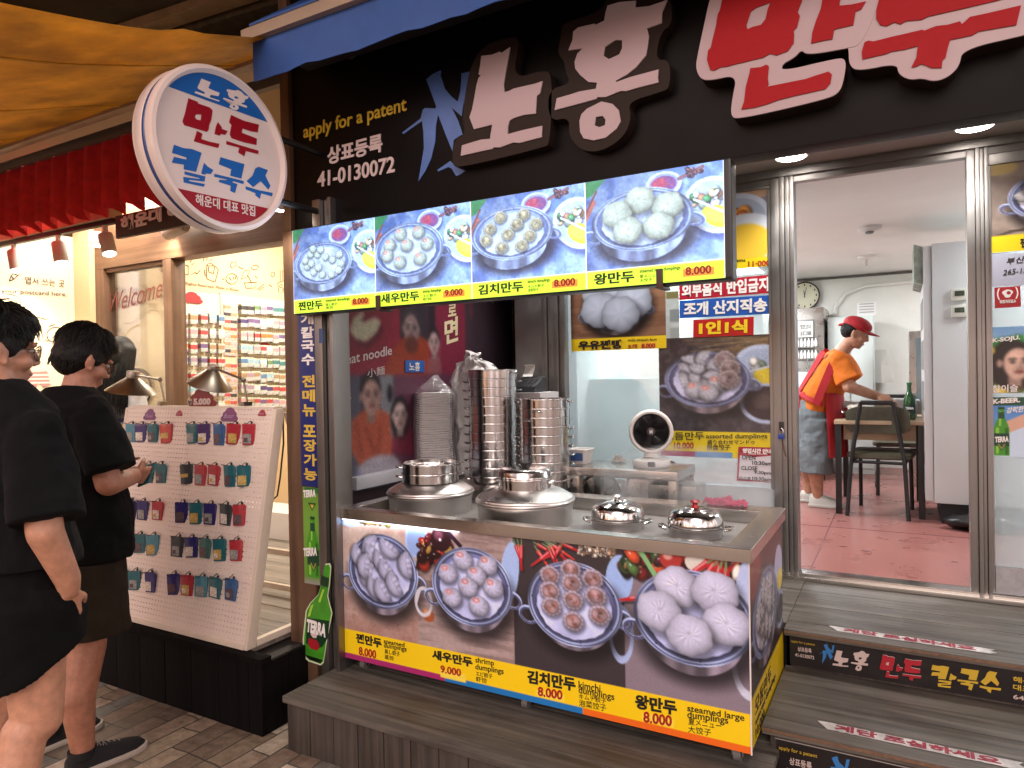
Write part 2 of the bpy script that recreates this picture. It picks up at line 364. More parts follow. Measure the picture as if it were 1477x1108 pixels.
        if kind == 'bun': ww = .9*np.sin(3*th+seed)+.6*np.sin(2*th-seed*2); pl = .12*np.sin(11*th+seed+5*q+ww*1.3)*np.exp(-((q-.26)/.24)**2)*(.55+.45*np.sin(th*2+seed))+.012*np.sin(17*th+ww*2+3*q)*sm(.9, .4, q)+.05*np.sin(2.1*dx+seed)*np.sin(2.3*dy+seed*2); lum -= .14*np.exp(-(((dx+.06*np.sin(seed))**2+(dy+.1)**2)**.5/.10)**2)
        elif kind == 'plain': pl = .02*np.sin(6*th)
        elif kind == 'shrimp':
            pl = .055*np.sin(7*th+seed+5*q+.8*np.sin(3*th))*np.exp(-((q-.45)/.35)**2)+.05*np.sin(3*dx+seed)*np.sin(2.6*dy+seed); a = sm(.40, .12, np.abs(np.hypot(dx+.30, (dy+.52)*1.3)-.26)*2.2+.25*(dx > .1))*(dy < -.2); col = col*(1-a[..., None])+hx('d88f86')*a[..., None]
        elif kind == 'kimchi':
            a = sm(.74, .60, q)*(.75+.25*np.sin(2*th+seed)); f = hx(fill)*(.86+.22*np.sin(3.1*dx+seed)*np.sin(2.7*dy+2*seed)+.12*np.sin(5*dx-4*dy+seed))[..., None]; col = col*(1-a[..., None])+f*a[..., None]
            pl = -.26*np.exp(-((q-.70)/.07)**2)+.07*np.sin(13*th+seed)*sm(.6, .9, q); lum -= .22*np.exp(-((np.hypot(dx-.1, dy-.05)-.25)/.08)**2)*(np.sin(th*1.5+seed) > 0)
        elif kind == 'half': pl = .09*np.sin(13*dx+seed+np.sin(4*dx))*sm(-.05, -.5, dy)-.10*np.exp(-((dy+.22+.06*np.sin(7*dx+seed))/.11)**2)+.05*np.sin(2*dx+seed)*np.sin(3*dy)
        elif kind == 'gyoza': pl = .24*np.sin(10*th+4*q+seed)*sm(.1, .5, q)
        out_ = np.clip(col*np.clip(lum+pl, .05, 1.25)[..., None], 0, 1)
        s.c[y0:y1, x0:x1] = sub*(1-m[..., None])+out_*m[..., None]
    def veg(s, u0, v0, u1, v1, n, r, cols, seed=0):
        g = np.random.default_rng(seed)
        for i in range(n):
            x, y = g.uniform(u0, u1), g.uniform(v0, v1); q = r*g.uniform(.6, 1.3); a = g.uniform(0, 3.1); e = g.uniform(.45, 1)
            c = hx(cols[i % len(cols)])*g.uniform(.65, 1.15); s.ell(x+q*.1, y+q*.2, q*1.12, q*e*1.15, '100a0c', a, .5, .6); s.ell(x, y, q, q*e, np.clip(c*.75, 0, 1), a, .2)
            s.ell(x-q*.1, y-q*.12, q*.75, q*e*.7, np.clip(c*1.1, 0, 1), a, .9); s.ell(x-q*.25, y-q*.3*e, q*.16, q*.1, 'f4eee8', a, .9, .7)
    def chili(s, x, y, l, a, w, col='b81f25'):
        p0 = (x, y); p1 = (x+l*math.cos(a), y+l*math.sin(a)); s.line((p0[0]+w*.3, p0[1]+w*.5), (p1[0]+w*.3, p1[1]+w*.5), w*1.2, '0c080a', .5, w*.3); s.line(p0, p1, w, col, 1, w*.3)
        s.line((p0[0]-w*.1, p0[1]-w*.2), ((p0[0]+p1[0])/2, (p0[1]+p1[1])/2-w*.15), w*.22, 'f0a0a0', .8); s.line(p0, (x-l*.3*math.cos(a), y-l*.3*math.sin(a)), w*.25, '6f8a58')
    def face(s, x, y, h, skin='c08f7a', hair='1c1718', long=False, turn=0.):
        if long: s.ell(x, y+h*.12, h*.50, h*.72, hair, 0, .15)
        s.rect(x-h*.16, y+h*.3, x+h*.16, y+h*.75, np.clip(hx(skin)*.75, 0, 1))
        s.ell(x, y-h*.08, h*.42, h*.52, hair, 0, .1)
        s.ell(x-h*.37, y+.06*h, h*.07, h*.12, np.clip(hx(skin)*.85, 0, 1)); s.ell(x+h*.37, y+.06*h, h*.07, h*.12, np.clip(hx(skin)*.85, 0, 1))
        r = s.ell(x+turn*h, y+h*.07, h*.355, h*.46, skin, 0, .12); s.ell(x+turn*h+h*.15, y+h*.15, h*.24, h*.36, np.clip(hx(skin)*.8, 0, 1), 0, .9, .55); s.ell(x+turn*h-h*.08, y-.08*h, h*.2, h*.18, np.clip(hx(skin)*1.18, 0, 1), 0, .9, .6)
        for sg in (-1, 1):
            s.line((x+turn*h*1.3+sg*h*.08, y-.07*h), (x+turn*h*1.3+sg*h*.24, y-.06*h), h*.045, hair, .9); s.ell(x+turn*h*1.3+sg*h*.155, y+.03*h, h*.075, h*.035, '20181a', 0, .4)
        s.line((x+turn*h*1.5, y+.03*h), (x+turn*h*1.6+.03*h, y+.2*h), h*.05, np.clip(hx(skin)*.72, 0, 1), .7); s.ell(x+turn*h*1.5, y+.215*h, h*.07, h*.03, np.clip(hx(skin)*.6, 0, 1), 0, .6, .8)
        s.ell(x+turn*h*1.4, y+.315*h, h*.135, h*.04, '8c3b3a', 0, .3); s.line((x+turn*h*1.4-h*.1, y+.31*h), (x+turn*h*1.4+h*.1, y+.31*h), h*.018, '4a1c1e')
    def bottle(s, x, y, h, lab='0d3b28', lean=0., word=True):      # green beer bottle, foot at (x, y)
        w = h*.135; c = math.cos(lean); n = math.sin(lean); P = lambda a, b: (x+a*c+b*n*1, y+a*n*-1*-1-b*c)
        prof = [(.0, .95), (.03, 1), (.55, 1), (.68, .72), (.78, .42), (.97, .36), (1, .38)]
        pts = [P(-w*b, h*a) for a, b in prof]+[P(w*b, h*a) for a, b in prof[::-1]]; s.polyg(pts, '3f8f22')
        s.line(P(w*.62, h*.05), P(w*.62, h*.55), w*.35, '1d4f16', .7); s.line(P(-w*.55, h*.06), P(-w*.5, h*.56), w*.3, '9fd24a', .8); s.line(P(-w*.2, h*.62), P(-w*.12, h*.9), w*.2, 'b9e06a', .7)
        s.polyg([P(-w*.98, h*.2), P(w*.98, h*.2), P(w*.98, h*.46), P(-w*.98, h*.46)], lab); s.polyg([P(-w*.7, h*.25), P(w*.7, h*.25), P(0, h*.10)], lab); s.polyg([P(-w*.5, h*.24), P(w*.5, h*.24), P(0, h*.13)], 'b8a14a'); s.polyg([P(-w*.33, h*.24), P(w*.33, h*.24), P(0, h*.16)], lab)
        s.polyg([P(-w*.4, h*.76), P(w*.4, h*.76), P(w*.36, h*.9), P(-w*.36, h*.9)], '14452c'); s.polyg([P(-w*.38, h*.955), P(w*.38, h*.955), P(w*.4, h), P(-w*.4, h)], '12381f')
        return P, w
def panel(name, o, U, V, fn, parent=None, pl=None, res=.003, m=None, thick=.0015):
    """A printed sheet: origin top left, U to the right, V downwards; fn paints it."""
    cv = Cv(o, U, V, res, pl); fn(cv); ny, nx = cv.ny, cv.nx
    U, V, o = Vector(U), Vector(V), Vector(o); Nn = V.cross(U).normalized()   # towards the viewer
    a = np.linspace(0, 1, nx)[None, :, None]; b = np.linspace(0, 1, ny)[:, None, None]
    co = (np.array(o)[None, None]+a*np.array(U)+b*np.array(V)).reshape(-1, 3)
    back = np.array([list(p-Nn*thick) for p in (o, o+U, o+U+V, o+V)]); nb = len(co); co = np.vstack([co, back])
    i = (np.arange(ny-1)[:, None]*nx+np.arange(nx-1)[None]).reshape(-1)
    quads = np.stack([i, i+nx, i+nx+1, i+1], 1)
    c4 = [0, nx-1, nx*ny-1, nx*(ny-1)]
    rim = [list(range(0, nx)), list(range(nx-1, nx*ny, nx)), list(range(nx*ny-1, nx*(ny-1)-1, -1)), list(range(nx*(ny-1), -1, -nx))]
    me = bpy.data.meshes.new(name); fs = quads.tolist()
    for k in range(4): fs.append(rim[k]+[nb+(k+1) % 4, nb+k])
    fs.append([nb, nb+1, nb+2, nb+3])
    me.from_pydata(co.tolist(), [], fs)
    at_ = me.color_attributes.new('Col', 'FLOAT_COLOR', 'POINT'); c = np.clip(cv.c, 0, 1); c = np.where(c <= .04045, c/12.92, ((c+.055)/1.055)**2.4)
    full = np.ones((len(co), 4), 'f'); full[:nb, :3] = c.reshape(-1, 3); full[nb:, :3] = .5
    at_.data.foreach_set('color', full.reshape(-1)); me.materials.append(m or vcmat('printed_paper'))
    return link(name, me, parent)
def panel_px(name, TL, TR, BL, pl, fn, **k):      # corners as photo points on plane pl, squared up
    o, a, b = at(*TL, **pl), at(*TR, **pl), at(*BL, **pl); U = a-o; V = b-o
    h = Vector((U.x, U.y, 0)).normalized()
    return panel(name, o, h*U.dot(h), Vector((0, 0, V.z)), fn, pl=pl, **k)
# ------------------------------------------------------------------ materials of the setting
def ground_mat():
    m = mat('paving', '6b6259', .75); t = m.node_tree; P = t.nodes['Principled BSDF']; nw, lk = t.nodes.new, t.links.new
    tc = nw('ShaderNodeTexCoord'); mp = nw('ShaderNodeMapping'); mp.inputs['Rotation'].default_value = (0, 0, R(90)); lk(tc.outputs['Object'], mp.inputs[0])
    nz = nw('ShaderNodeTexNoise'); nz.inputs['Scale'].default_value = 3.5; nz.inputs['Detail'].default_value = 2
    lk(mp.outputs[0], nz.inputs[0])
    av = nw('ShaderNodeVectorMath'); av.operation = 'MULTIPLY_ADD'; av.inputs[1].default_value = (.06, .03, 0); lk(nz.outputs[1], av.inputs[0]); lk(mp.outputs[0], av.inputs[2])
    br = nw('ShaderNodeTexBrick'); br.inputs['Scale'].default_value = 1; br.inputs['Brick Width'].default_value = .27; br.inputs['Row Height'].default_value = .105; br.inputs['Mortar Size'].default_value = .004; br.offset_frequency = 2; br.squash = 1.6; br.squash_frequency = 3
    br.inputs['Color1'].default_value = (0, 0, 0, 1); br.inputs['Color2'].default_value = (1, 1, 1, 1); br.inputs['Mortar'].default_value = (.5, .5, .5, 1); br.inputs['Bias'].default_value = 0
    lk(av.outputs[0], br.inputs[0])
    cr = nw('ShaderNodeValToRGB'); el = cr.color_ramp.elements; cr.color_ramp.interpolation = 'CONSTANT'
    cols = ['6c5f53', '867764', 'a3937e', '71706a', '968575', 'b9ac9b', '7d6d5f']
    el[0].color = lin(cols[0])+(1,); el[1].position = .15; el[1].color = lin(cols[1])+(1,)
    for i, c in enumerate(cols[2:]): q = el.new(.28+i*.14); q.color = lin(c)+(1,)
    lk(br.outputs['Color'], cr.inputs[0])
    n2 = nw('ShaderNodeTexNoise'); n2.inputs['Scale'].default_value = 22; n2.inputs['Detail'].default_value = 8; n2.inputs['Roughness'].default_value = .7; lk(tc.outputs['Object'], n2.inputs[0])
    r2 = nw('ShaderNodeValToRGB'); r2.color_ramp.elements[0].position = .3; r2.color_ramp.elements[0].color = (.55, .51, .47, 1); r2.color_ramp.elements[1].position = .62; r2.color_ramp.elements[1].color = (1.1, 1.08, 1.05, 1); lk(n2.outputs[0], r2.inputs[0])
    mu = nw('ShaderNodeMix'); mu.data_type = 'RGBA'; mu.blend_type = 'MULTIPLY'; mu.inputs[0].default_value = 1; lk(cr.outputs[0], mu.inputs[6]); lk(r2.outputs[0], mu.inputs[7])
    m2 = nw('ShaderNodeMix'); m2.data_type = 'RGBA'; lk(br.outputs['Fac'], m2.inputs[0]); lk(mu.outputs[2], m2.inputs[6]); m2.inputs[7].default_value = (.07, .06, .05, 1)
    lk(m2.outputs[2], P.inputs['Base Color'])
    b = nw('ShaderNodeBump'); b.inputs['Strength'].default_value = .5; b.inputs['Distance'].default_value = .006; lk(n2.outputs[0], b.inputs['Height'])
    b2_ = nw('ShaderNodeBump'); b2_.invert = True; b2_.inputs['Strength'].default_value = .9; b2_.inputs['Distance'].default_value = .004; lk(br.outputs['Fac'], b2_.inputs['Height']); lk(b.outputs[0], b2_.inputs['Normal']); lk(b2_.outputs[0], P.inputs['Normal'])
    rr = nw('ShaderNodeMapRange'); rr.inputs[3].default_value = .35; rr.inputs[4].default_value = .85; lk(n2.outputs[0], rr.inputs[0]); lk(rr.outputs[0], P.inputs['Roughness'])
    return m
def woodmat(name, a, b, rough=.6, sc=1., bump=.35, axis=0, spec=.4):
    m = mat(name, a, rough, spec=spec); t = m.node_tree; P = t.nodes['Principled BSDF']; nw, lk = t.nodes.new, t.links.new
    tc = nw('ShaderNodeTexCoord'); mp = nw('ShaderNodeMapping'); s_ = [38*sc]*3; s_[axis] = 1.7*sc; mp.inputs['Scale'].default_value = s_; lk(tc.outputs['Object'], mp.inputs[0])
    n = nw('ShaderNodeTexNoise'); n.inputs['Scale'].default_value = 1; n.inputs['Detail'].default_value = 7; n.inputs['Distortion'].default_value = .6; lk(mp.outputs[0], n.inputs[0])
    n2 = nw('ShaderNodeTexNoise'); n2.inputs['Scale'].default_value = 4; n2.inputs['Detail'].default_value = 6; n2.inputs['Roughness'].default_value = .7; lk(tc.outputs['Object'], n2.inputs[0])
    ad_ = nw('ShaderNodeMath'); ad_.operation = 'MULTIPLY_ADD'; ad_.inputs[1].default_value = .55; lk(n2.outputs[0], ad_.inputs[0]); lk(n.outputs[0], ad_.inputs[2])
    cr = nw('ShaderNodeValToRGB'); e = cr.color_ramp.elements; e[0].position = .55; e[0].color = lin(a)+(1,); e[1].position = .98; e[1].color = lin(b)+(1,); lk(ad_.outputs[0], cr.inputs[0]); lk(cr.outputs[0], P.inputs['Base Color'])
    bu = nw('ShaderNodeBump'); bu.inputs['Strength'].default_value = bump; bu.inputs['Distance'].default_value = .004; lk(n.outputs[0], bu.inputs['Height']); lk(bu.outputs[0], P.inputs['Normal'])
    r = nw('ShaderNodeMapRange'); r.inputs[3].default_value = max(.05, rough-.25); r.inputs[4].default_value = min(1, rough+.2); lk(n2.outputs[0], r.inputs[0]); lk(r.outputs[0], P.inputs['Roughness'])
    return m
def steelmat(name, col='a39d96', rough=.25, axis=2, sc=1., amp=.05):
    m = mat(name, col, rough, metal=1.); t = m.node_tree; P = t.nodes['Principled BSDF']; nw, lk = t.nodes.new, t.links.new
    tc = nw('ShaderNodeTexCoord'); mp = nw('ShaderNodeMapping'); s_ = [120*sc]*3; s_[axis] = 2*sc; mp.inputs['Scale'].default_value = s_; lk(tc.outputs['Object'], mp.inputs[0])
    n = nw('ShaderNodeTexNoise'); n.inputs['Scale'].default_value = 1; n.inputs['Detail'].default_value = 3; lk(mp.outputs[0], n.inputs[0])
    n2 = nw('ShaderNodeTexNoise'); n2.inputs['Scale'].default_value = 9; n2.inputs['Detail'].default_value = 6; lk(tc.outputs['Object'], n2.inputs[0])
    r = nw('ShaderNodeMapRange'); r.inputs[1].default_value = .3; r.inputs[2].default_value = .7; r.inputs[3].default_value = max(.03, rough-amp); r.inputs[4].default_value = rough+amp*1.3; lk(n2.outputs[0], r.inputs[0]); lk(r.outputs[0], P.inputs['Roughness'])
    bu = nw('ShaderNodeBump'); bu.inputs['Strength'].default_value = .06; bu.inputs['Distance'].default_value = .002; lk(n.outputs[0], bu.inputs['Height']); lk(bu.outputs[0], P.inputs['Normal'])
    return m
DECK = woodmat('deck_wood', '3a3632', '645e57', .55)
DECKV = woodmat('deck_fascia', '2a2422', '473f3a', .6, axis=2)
BROWN = woodmat('brown_wood', '4a3527', '6d5240', .5, .6, .2, axis=2)
BROWNH = woodmat('brown_wood_beam', '5a412f', '7c5f49', .5, .6, .2, axis=0)
BLACKW = woodmat('black_stained_wood', '060505', '0f0d0d', .9, spec=.1, axis=2, bump=.25)
STEEL = steelmat('brushed_steel', 'b5b0aa', .28, amp=.07)
STEELH = steelmat('brushed_steel_lengthwise', 'c2beb9', .24, axis=0, amp=.03)
FRAME = steelmat('bronze_anodised_frame', '8e8b89', .42, axis=2)
FRAMEH = steelmat('bronze_anodised_rail', '969391', .42, axis=0)
WALLW = mat('cream_paint', 'd9d7d0', .75, var=.05, vscale=3, bump=.05, bscale=120)
CEIL = mat('ceiling_paint', 'e6e4e0', .8, var=.03, vscale=2, bump=.05, bscale=90)
SOFF = mat('soffit_panel', '9a958f', .6, var=.06, vscale=4)
DARK = mat('dark_recess', '17110f', .7, var=.3, vscale=8)
BLACKP = mat('black_sign_panel', '080607', .42, var=.25, vscale=3, rvar=.08, spec=.15)
GLASS = glassmat('clear_glass'); FROST = glassmat('steamed_glass', (.9, .97, .98), frost=.35)
WHITEP = mat('white_plastic', 'd8d5d2', .4); WHITEM = mat('white_enamel', 'c9ccd4', .35, var=.03, vscale=3)
BLACKM = mat('black_metal', '141313', .4, var=.2, vscale=30); RUBBER = mat('dark_rubber', '1d1b1b', .7)
# ------------------------------------------------------------------ ground
g = MB().box(-40, -30, -.3, 40, 40, 0).build('ground', ground_mat()); tag(g, 'grey brown stone paving of the market street', 'ground', kind='structure')
# ------------------------------------------------------------------ stepped deck in front of the shop
def planks(x0, x1, ys, ztop, th=.026, gap=.004):
    mb = MB()
    for a, b in zip(ys[:-1], ys[1:]): mb.box(x0, a, ztop-th+random.uniform(-.0006, .0006), x1, b-gap, ztop+random.uniform(-.0012, .0008))
    return mb
def fascia(x0, x1, y, z0, z1, w=.125, th=.02):
    mb = MB(); x = x0
    while x < x1-.01: mb.box(x, y+random.uniform(-.001, .001), z0, min(x+w-.004, x1), y+th, z1); x += w
    return mb
deck = thing('timber_platform', 'low dark timber platform under the picture counter', 'platform', (-1.28, 2.9, 0))
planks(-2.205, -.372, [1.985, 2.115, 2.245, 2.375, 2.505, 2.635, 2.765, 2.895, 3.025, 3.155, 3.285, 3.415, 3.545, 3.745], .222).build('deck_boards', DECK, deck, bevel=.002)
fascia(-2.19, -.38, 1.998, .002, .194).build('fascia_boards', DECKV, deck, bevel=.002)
mb = MB()
for i in range(12): mb.box(-2.19, 2.02+i*.14, .002, -2.172, 2.156+i*.14, .194)
mb.build('side_boards', DECKV, deck, bevel=.002)
bx('frame', DARK, deck, -2.168, 2.03, 0, -.39, 3.74, .192)
EDGE = mat('orange_lit_edge', '6a5140', .5, metal=.1, var=.3, vscale=60)  # orange light along the step edges, put into this strip's colour
stairs = thing('wooden_steps', 'dark timber steps climbing to the open shop door', 'steps', (.8, 3.1, 0))
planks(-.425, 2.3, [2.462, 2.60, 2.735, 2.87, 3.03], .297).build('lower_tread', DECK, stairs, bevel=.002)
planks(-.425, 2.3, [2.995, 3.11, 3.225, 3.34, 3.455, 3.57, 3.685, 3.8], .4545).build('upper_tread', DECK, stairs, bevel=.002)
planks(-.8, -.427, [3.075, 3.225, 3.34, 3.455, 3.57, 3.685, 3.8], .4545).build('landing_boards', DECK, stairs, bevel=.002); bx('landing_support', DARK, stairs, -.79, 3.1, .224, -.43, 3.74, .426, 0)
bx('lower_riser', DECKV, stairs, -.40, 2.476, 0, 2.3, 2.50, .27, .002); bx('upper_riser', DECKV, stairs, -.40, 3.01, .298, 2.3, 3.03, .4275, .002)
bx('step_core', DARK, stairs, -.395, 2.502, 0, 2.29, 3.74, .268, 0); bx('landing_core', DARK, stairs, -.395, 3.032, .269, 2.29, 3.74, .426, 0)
for y, z in ((2.4585, .2795), (2.9915, .437)): MB().box(-.425, y, z+.003, 2.3, y+.003, z+.012).build('nosing', EDGE, stairs)
# ------------------------------------------------------------------ the dumpling shop
YP = 2.28                                           # front of the pillar and of the big sign
YG = 3.80                                           # plane of the glass front
shop = thing('dumpling_shop', 'narrow dumpling shop with black fascia, glass front and lit dining room', 'shop', (-.4, 5, 0))
xp0, xp1 = at(413, 600, Y=YP).x, at(458, 600, Y=YP).x
bx('pillar', BROWN, shop, xp0, YP, 0, xp1-.03, 2.40, 2.185); bx('upper_pillar', BROWN, shop, xp0, YP+.002, 2.187, at(424, 300, Y=2.3).x-.003, 2.62, 3.4)
px0, px1 = at(459, 600, Y=YP).x, at(486, 600, Y=YP).x
mb = MB(); mb.box(px0, YP-.012, 0, px0+.045, YP+.09, 2.3); mb.box(px0+.05, YP+.012, 0, px1-.022, YP+.09, 2.3); mb.box(px1-.02, YP-.016, 0, px1, YP+.09, 2.3); mb.build('steel_post', FRAME, shop, bevel=.003)
bx('post_gap', DARK, shop, xp1-.029, YP+.03, 0, px0-.001, YP+.2, 2.3, 0)
XS = -2.42; YE = 4.35                                # the recess' left wall and how far it runs
bx('side_wall', mat('purple_grey_wall', '4a3f42', .6), shop, XS-.1, 2.405, 0, XS, YE, 2.6, 0)
cx0, cxm, cx1 = at(751, 500, Y=YG).x, at(790, 500, Y=YG).x, at(822, 500, Y=YG).x
mb = MB(); mb.box(cx0, YG-.07, .2, cxm, YG+.12, 2.52)
for i in range(4): w = (cx1-cxm)/4; mb.box(cxm+i*w+.002, YG-.085+.012*(i % 2), .2, cxm+(i+1)*w-.001, YG+.1, 2.52)
mb.build('column', FRAME, shop, bevel=.004)
mb = MB(); mb.box(XS, YE+.012, .2, cx0+.1, YE+.03, 2.6); mb.box(cx0+.02, YG+.121, .2, cx0+.1, YE+.011, 2.6)
mb.build('dark_opening', DARK, shop)
mb = MB()
for i in range(26): mb.box(XS+.002, YE, .6+i*.07, cx0+.018, YE+.006, .6075+i*.07)
mb.build('wire_grille', mat('grille_wire', '3a3330', .4, metal=.6), shop)
# soffit, header rail and jambs
ZS = 2.53
bx('soffit', SOFF, shop, -2.6, 2.43, ZS, 2.4, 4.0, ZS+.08, 0); bx('soffit_return', SOFF, shop, -2.6, 4.001, ZS, cx0+.1, YE+.03, ZS+.08, 0)
xd0, xd1 = at(1150, 560, Y=YG).x, at(1396, 540, Y=YG).x
zt, zb = at(1149, 264, Y=YG).z, .487
mb = MB(); mb.box(-2.2, YG-.055, zt+.03, 2.4, YG-.03, ZS-.001); mb.box(-2.2, YG-.029, zt, 2.4, YG+.02, ZS-.002); mb.box(-2.2, YG+.021, zt+.012, 2.4, YG+.07, ZS-.001); mb.build('header_rail', FRAMEH, shop, bevel=.003)
def jamb(a, b, name):
    mb = MB(); w = b-a
    for p, q, y0, y1 in ((0, .38, -.045, .03), (.40, .60, -.06, .06), (.62, .80, -.045, .06), (.82, 1., -.055, .06)): mb.box(a+p*w, YG+y0, .456, a+q*w, YG+y1, zt+.028)
    return mb.build(name, FRAME, shop, bevel=.003)
jl0 = at(1117, 560, Y=YG).x; jamb(jl0, xd0, 'door_jamb'); jr1 = at(1427, 540, Y=YG).x; jamb(xd1, jr1, 'door_jamb')
mb = MB(); mb.box(jl0-.9, YG-.08, .4555, 2.4, YG-.05, .474); mb.box(jl0-.9, YG-.049, .4555, 2.4, YG-.02, .486); mb.box(jl0-.9, YG-.019, .4555, 2.4, YG+.07, .480); mb.build('threshold', STEELH, shop, bevel=.002)
# glass left of the door and right of it
gz = at(1090, 276, Y=YG).z
mb = MB(); mb.box(cx1, YG-.02, .9, jl0, YG-.012, gz); mb.build('window_glass', FROST, shop)
mb = MB(); mb.box(cx1+.002, YG-.03, gz, jl0-.002, YG+.03, zt-.002); mb.box(jl0-.018, YG-.03, .9, jl0-.002, YG+.03, gz-.002); mb.build('window_frame', FRAMEH, shop, bevel=.002)
bx('window_board', mat('pale_board', 'b9c0c4', .5, var=.05, vscale=6), shop, cx1+.002, YG-.02, .24, jl0-.002, YG+.02, .9, 0)
zr_ = at(1440, 850, Y=YG).z; zk = at(1440, 815, Y=YG).z
mb = MB(); mb.box(jr1+.012, YG-.02, zk, 2.3, YG-.012, zt-.05); mb.build('window_glass', FROST, shop)
mb = MB(); mb.box(jr1+.002, YG-.03, zt-.05, 2.3, YG+.03, zt-.002); mb.box(jr1+.001, YG-.028, .49, jr1+.011, YG+.028, zt-.052); mb.build('window_frame', FRAMEH, shop, bevel=.002)
bx('kick_panel', mat('scuffed_white_panel', 'b7b9c2', .45, dirt='8c8a8c', vscale=7), shop, jr1+.013, YG-.022, .489, 2.3, YG+.01, zk-.002, .002)
# dining room
x0, x1, y0, y1, zf, zc = -1.9, 1.9, YG+.08, 8.3, .475, 2.53
FLOOR = mat('red_floor_tile', '8a5852', .3, var=.08, vscale=5, rvar=.05)
t = FLOOR.node_tree; P = t.nodes['Principled BSDF']
fl = bx('room_floor', FLOOR, shop, x0, y0-.01, .3, x1, y1, zf, 0)
mb = MB()
for yy in (5.0, 6.2, 7.4): mb.box(x0, yy, zf, x1, yy+.006, zf+.0015)
for xx in (-1.6, -.42, .76): mb.box(xx, y0, zf, xx+.006, y1, zf+.002)
mb.build('floor_seams', mat('dark_seam', '5b2b2e', .6), shop)
mb = MB()
for i in range(6):
    a, b, r_ = random.uniform(-.4, .25), random.uniform(3.95, 4.7), random.uniform(.006, .02); mb.lathe([(0, .0012), (r_, .0012)], (a, b, zf+.0005), 9, Matrix.Diagonal((random.uniform(1, 3.2), random.uniform(.5, 1), 1)))
mb.build('floor_stains', mat('wet_stain', '7c4a48', .2), shop)
bx('back_wall', WALLW, shop, x0, y1, .3, x1, y1+.1, zc+.1, 0); bx('left_room_wall', WALLW, shop, x0-.1, y0, .3, x0, y1, zc+.1, 0); bx('right_room_wall', WALLW, shop, x1, y0, .3, x1+.1, y1, zc+.1, 0)
bx('room_ceiling', CEIL, shop, x0-.1, y0, zc, x1+.1, y1+.1, zc+.08, 0)
bx('ceiling_trim', mat('dark_trim', '55504a', .6), shop, x0, y1-.02, zc-.03, x1, y1-.001, zc-.004, 0)
mb = MB(); xa = at(1205, 410, Y=y1).x; mb.tube([(xa-.02, y1-.02, .8), (xa-.02, y1-.02, 1.95), (xa+.0, y1-.02, 2.2), (xa+.1, y1-.02, 2.33), (xa+.3, y1-.02, 2.40), (xa+1.6, y1-.02, 2.43)], .022, 8); mb.build('wall_conduit', WALLW, shop, smooth=True)
# lamps of the dining room, hidden from the door by the walls beside it
LAMP = mat('led_panel', 'ffffff', .5, emit=5., ecol='f6f6ff')
for i, (xx, yy) in enumerate(((-1.45, 5.1), (-1.45, 7.0), (1.15, 5.2), (1.1, 7.1))):
    c = thing('ceiling_light', ['square LED ceiling panel near the front window', 'square LED ceiling panel deep in the dining room on the window side', 'square LED ceiling panel above the tall fridge', 'square LED ceiling panel behind the tall fridge'][i], 'ceiling light', (xx, yy, zc), 'LED panels of the dining room')
    bx('casing', WHITEP, c, xx-.31, yy-.31, zc-.035, xx+.31, yy+.31, zc-.002, .004); MB().box(xx-.28, yy-.28, zc-.038, xx+.28, yy+.28, zc-.0352).build('diffuser', LAMP, c)
    area('panel_light', (xx, yy, zc-.05), 20, .55, .55, (.92, .97, 1), parent=c)
# soffit downlights; the hidden pair is added to brighten the recess
d0, d1 = at(1141, 223, Z=ZS), at(1406, 179, Z=ZS)
for i in range(4):
    p = (d0, d1, d0*2-d1, d0*3-d1*2)[i]
    d = thing('downlight', ['round white downlight beside the end of the menu board', 'round white downlight over the open door', 'unseen round white downlight added over the lidded pots', 'unseen round white downlight added over the steamer towers'][i], 'downlight', (p.x, p.y, ZS), 'downlights in the soffit')
    MB().lathe([(.078, 0), (.08, -.006), (.07, -.012), (.066, -.008), (.066, -.002)], (p.x, p.y, ZS-.001), 32).build('trim_ring', WHITEP, d, smooth=True)
    MB().lathe([(0, -.004), (.065, -.004), (.06, -.016), (0, -.02)], (p.x, p.y, ZS-.001), 32).build('lens', mat('downlight_lens', 'ffffff', .4, emit=14., ecol='fff4ea'), d, smooth=True)
    spot('downlight_lamp', (p.x, p.y, ZS-.03), (p.x, p.y, 0), 20, (1, .95, .9), 130, .8, .06, d)
# ------------------------------------------------------------------ big black fascia sign
YF = 2.30; PF = dict(Y=YF)
fs = thing('fascia_sign', 'big black shop sign with raised white and red brush letters', 'sign', (-.2, YF+.03, 2.19))
zb0 = at(1347, 180, Y=YF).z
bx('panel', BLACKP, fs, at(425, 300, Y=YF).x, YF, zb0, 2.4, YF+.09, 3.35, .004)
LW = mat('sign_white_acrylic', 'a89095', .35, emit=.02, ecol='ffd9d0', rvar=.05, vscale=40); LR = mat('sign_red_acrylic', 'a00c16', .55, var=.05, vscale=60, spec=.2)
LB = mat('sign_brown_letter_edge', '2a1f1a', .6, spec=.2); LBLUE = mat('sign_blue_film', '4a6db0', .35, var=.12, vscale=9); LY = mat('sign_yellow_letter', 'd9b83a', .4); LWH = mat('sign_white_letter', 'cdb9b6', .4)
def zpx(pts, ox, oy, sc): return [(ox+x*sc, oy+y*sc) for x, y in pts]
UX, UZ = Vector((1, 0, 0)), Vector((0, 0, 1))
def fpoly(loops, name, m, y, depth, par, bevel=0):
    o = Vector((0, y+depth, 0)); lp = [[(at(a, b, Y=y).x, at(a, b, Y=y).z) for a, b in l] for l in loops]
    return shape(name, lp, depth, m, par, o, UX, UZ, 0, bevel)
s1 = 160/886; Z1 = lambda p: zpx(p, 640, 50, s1)
s2 = 180/907; Z2 = lambda p: zpx(p, 790, 0, s2)
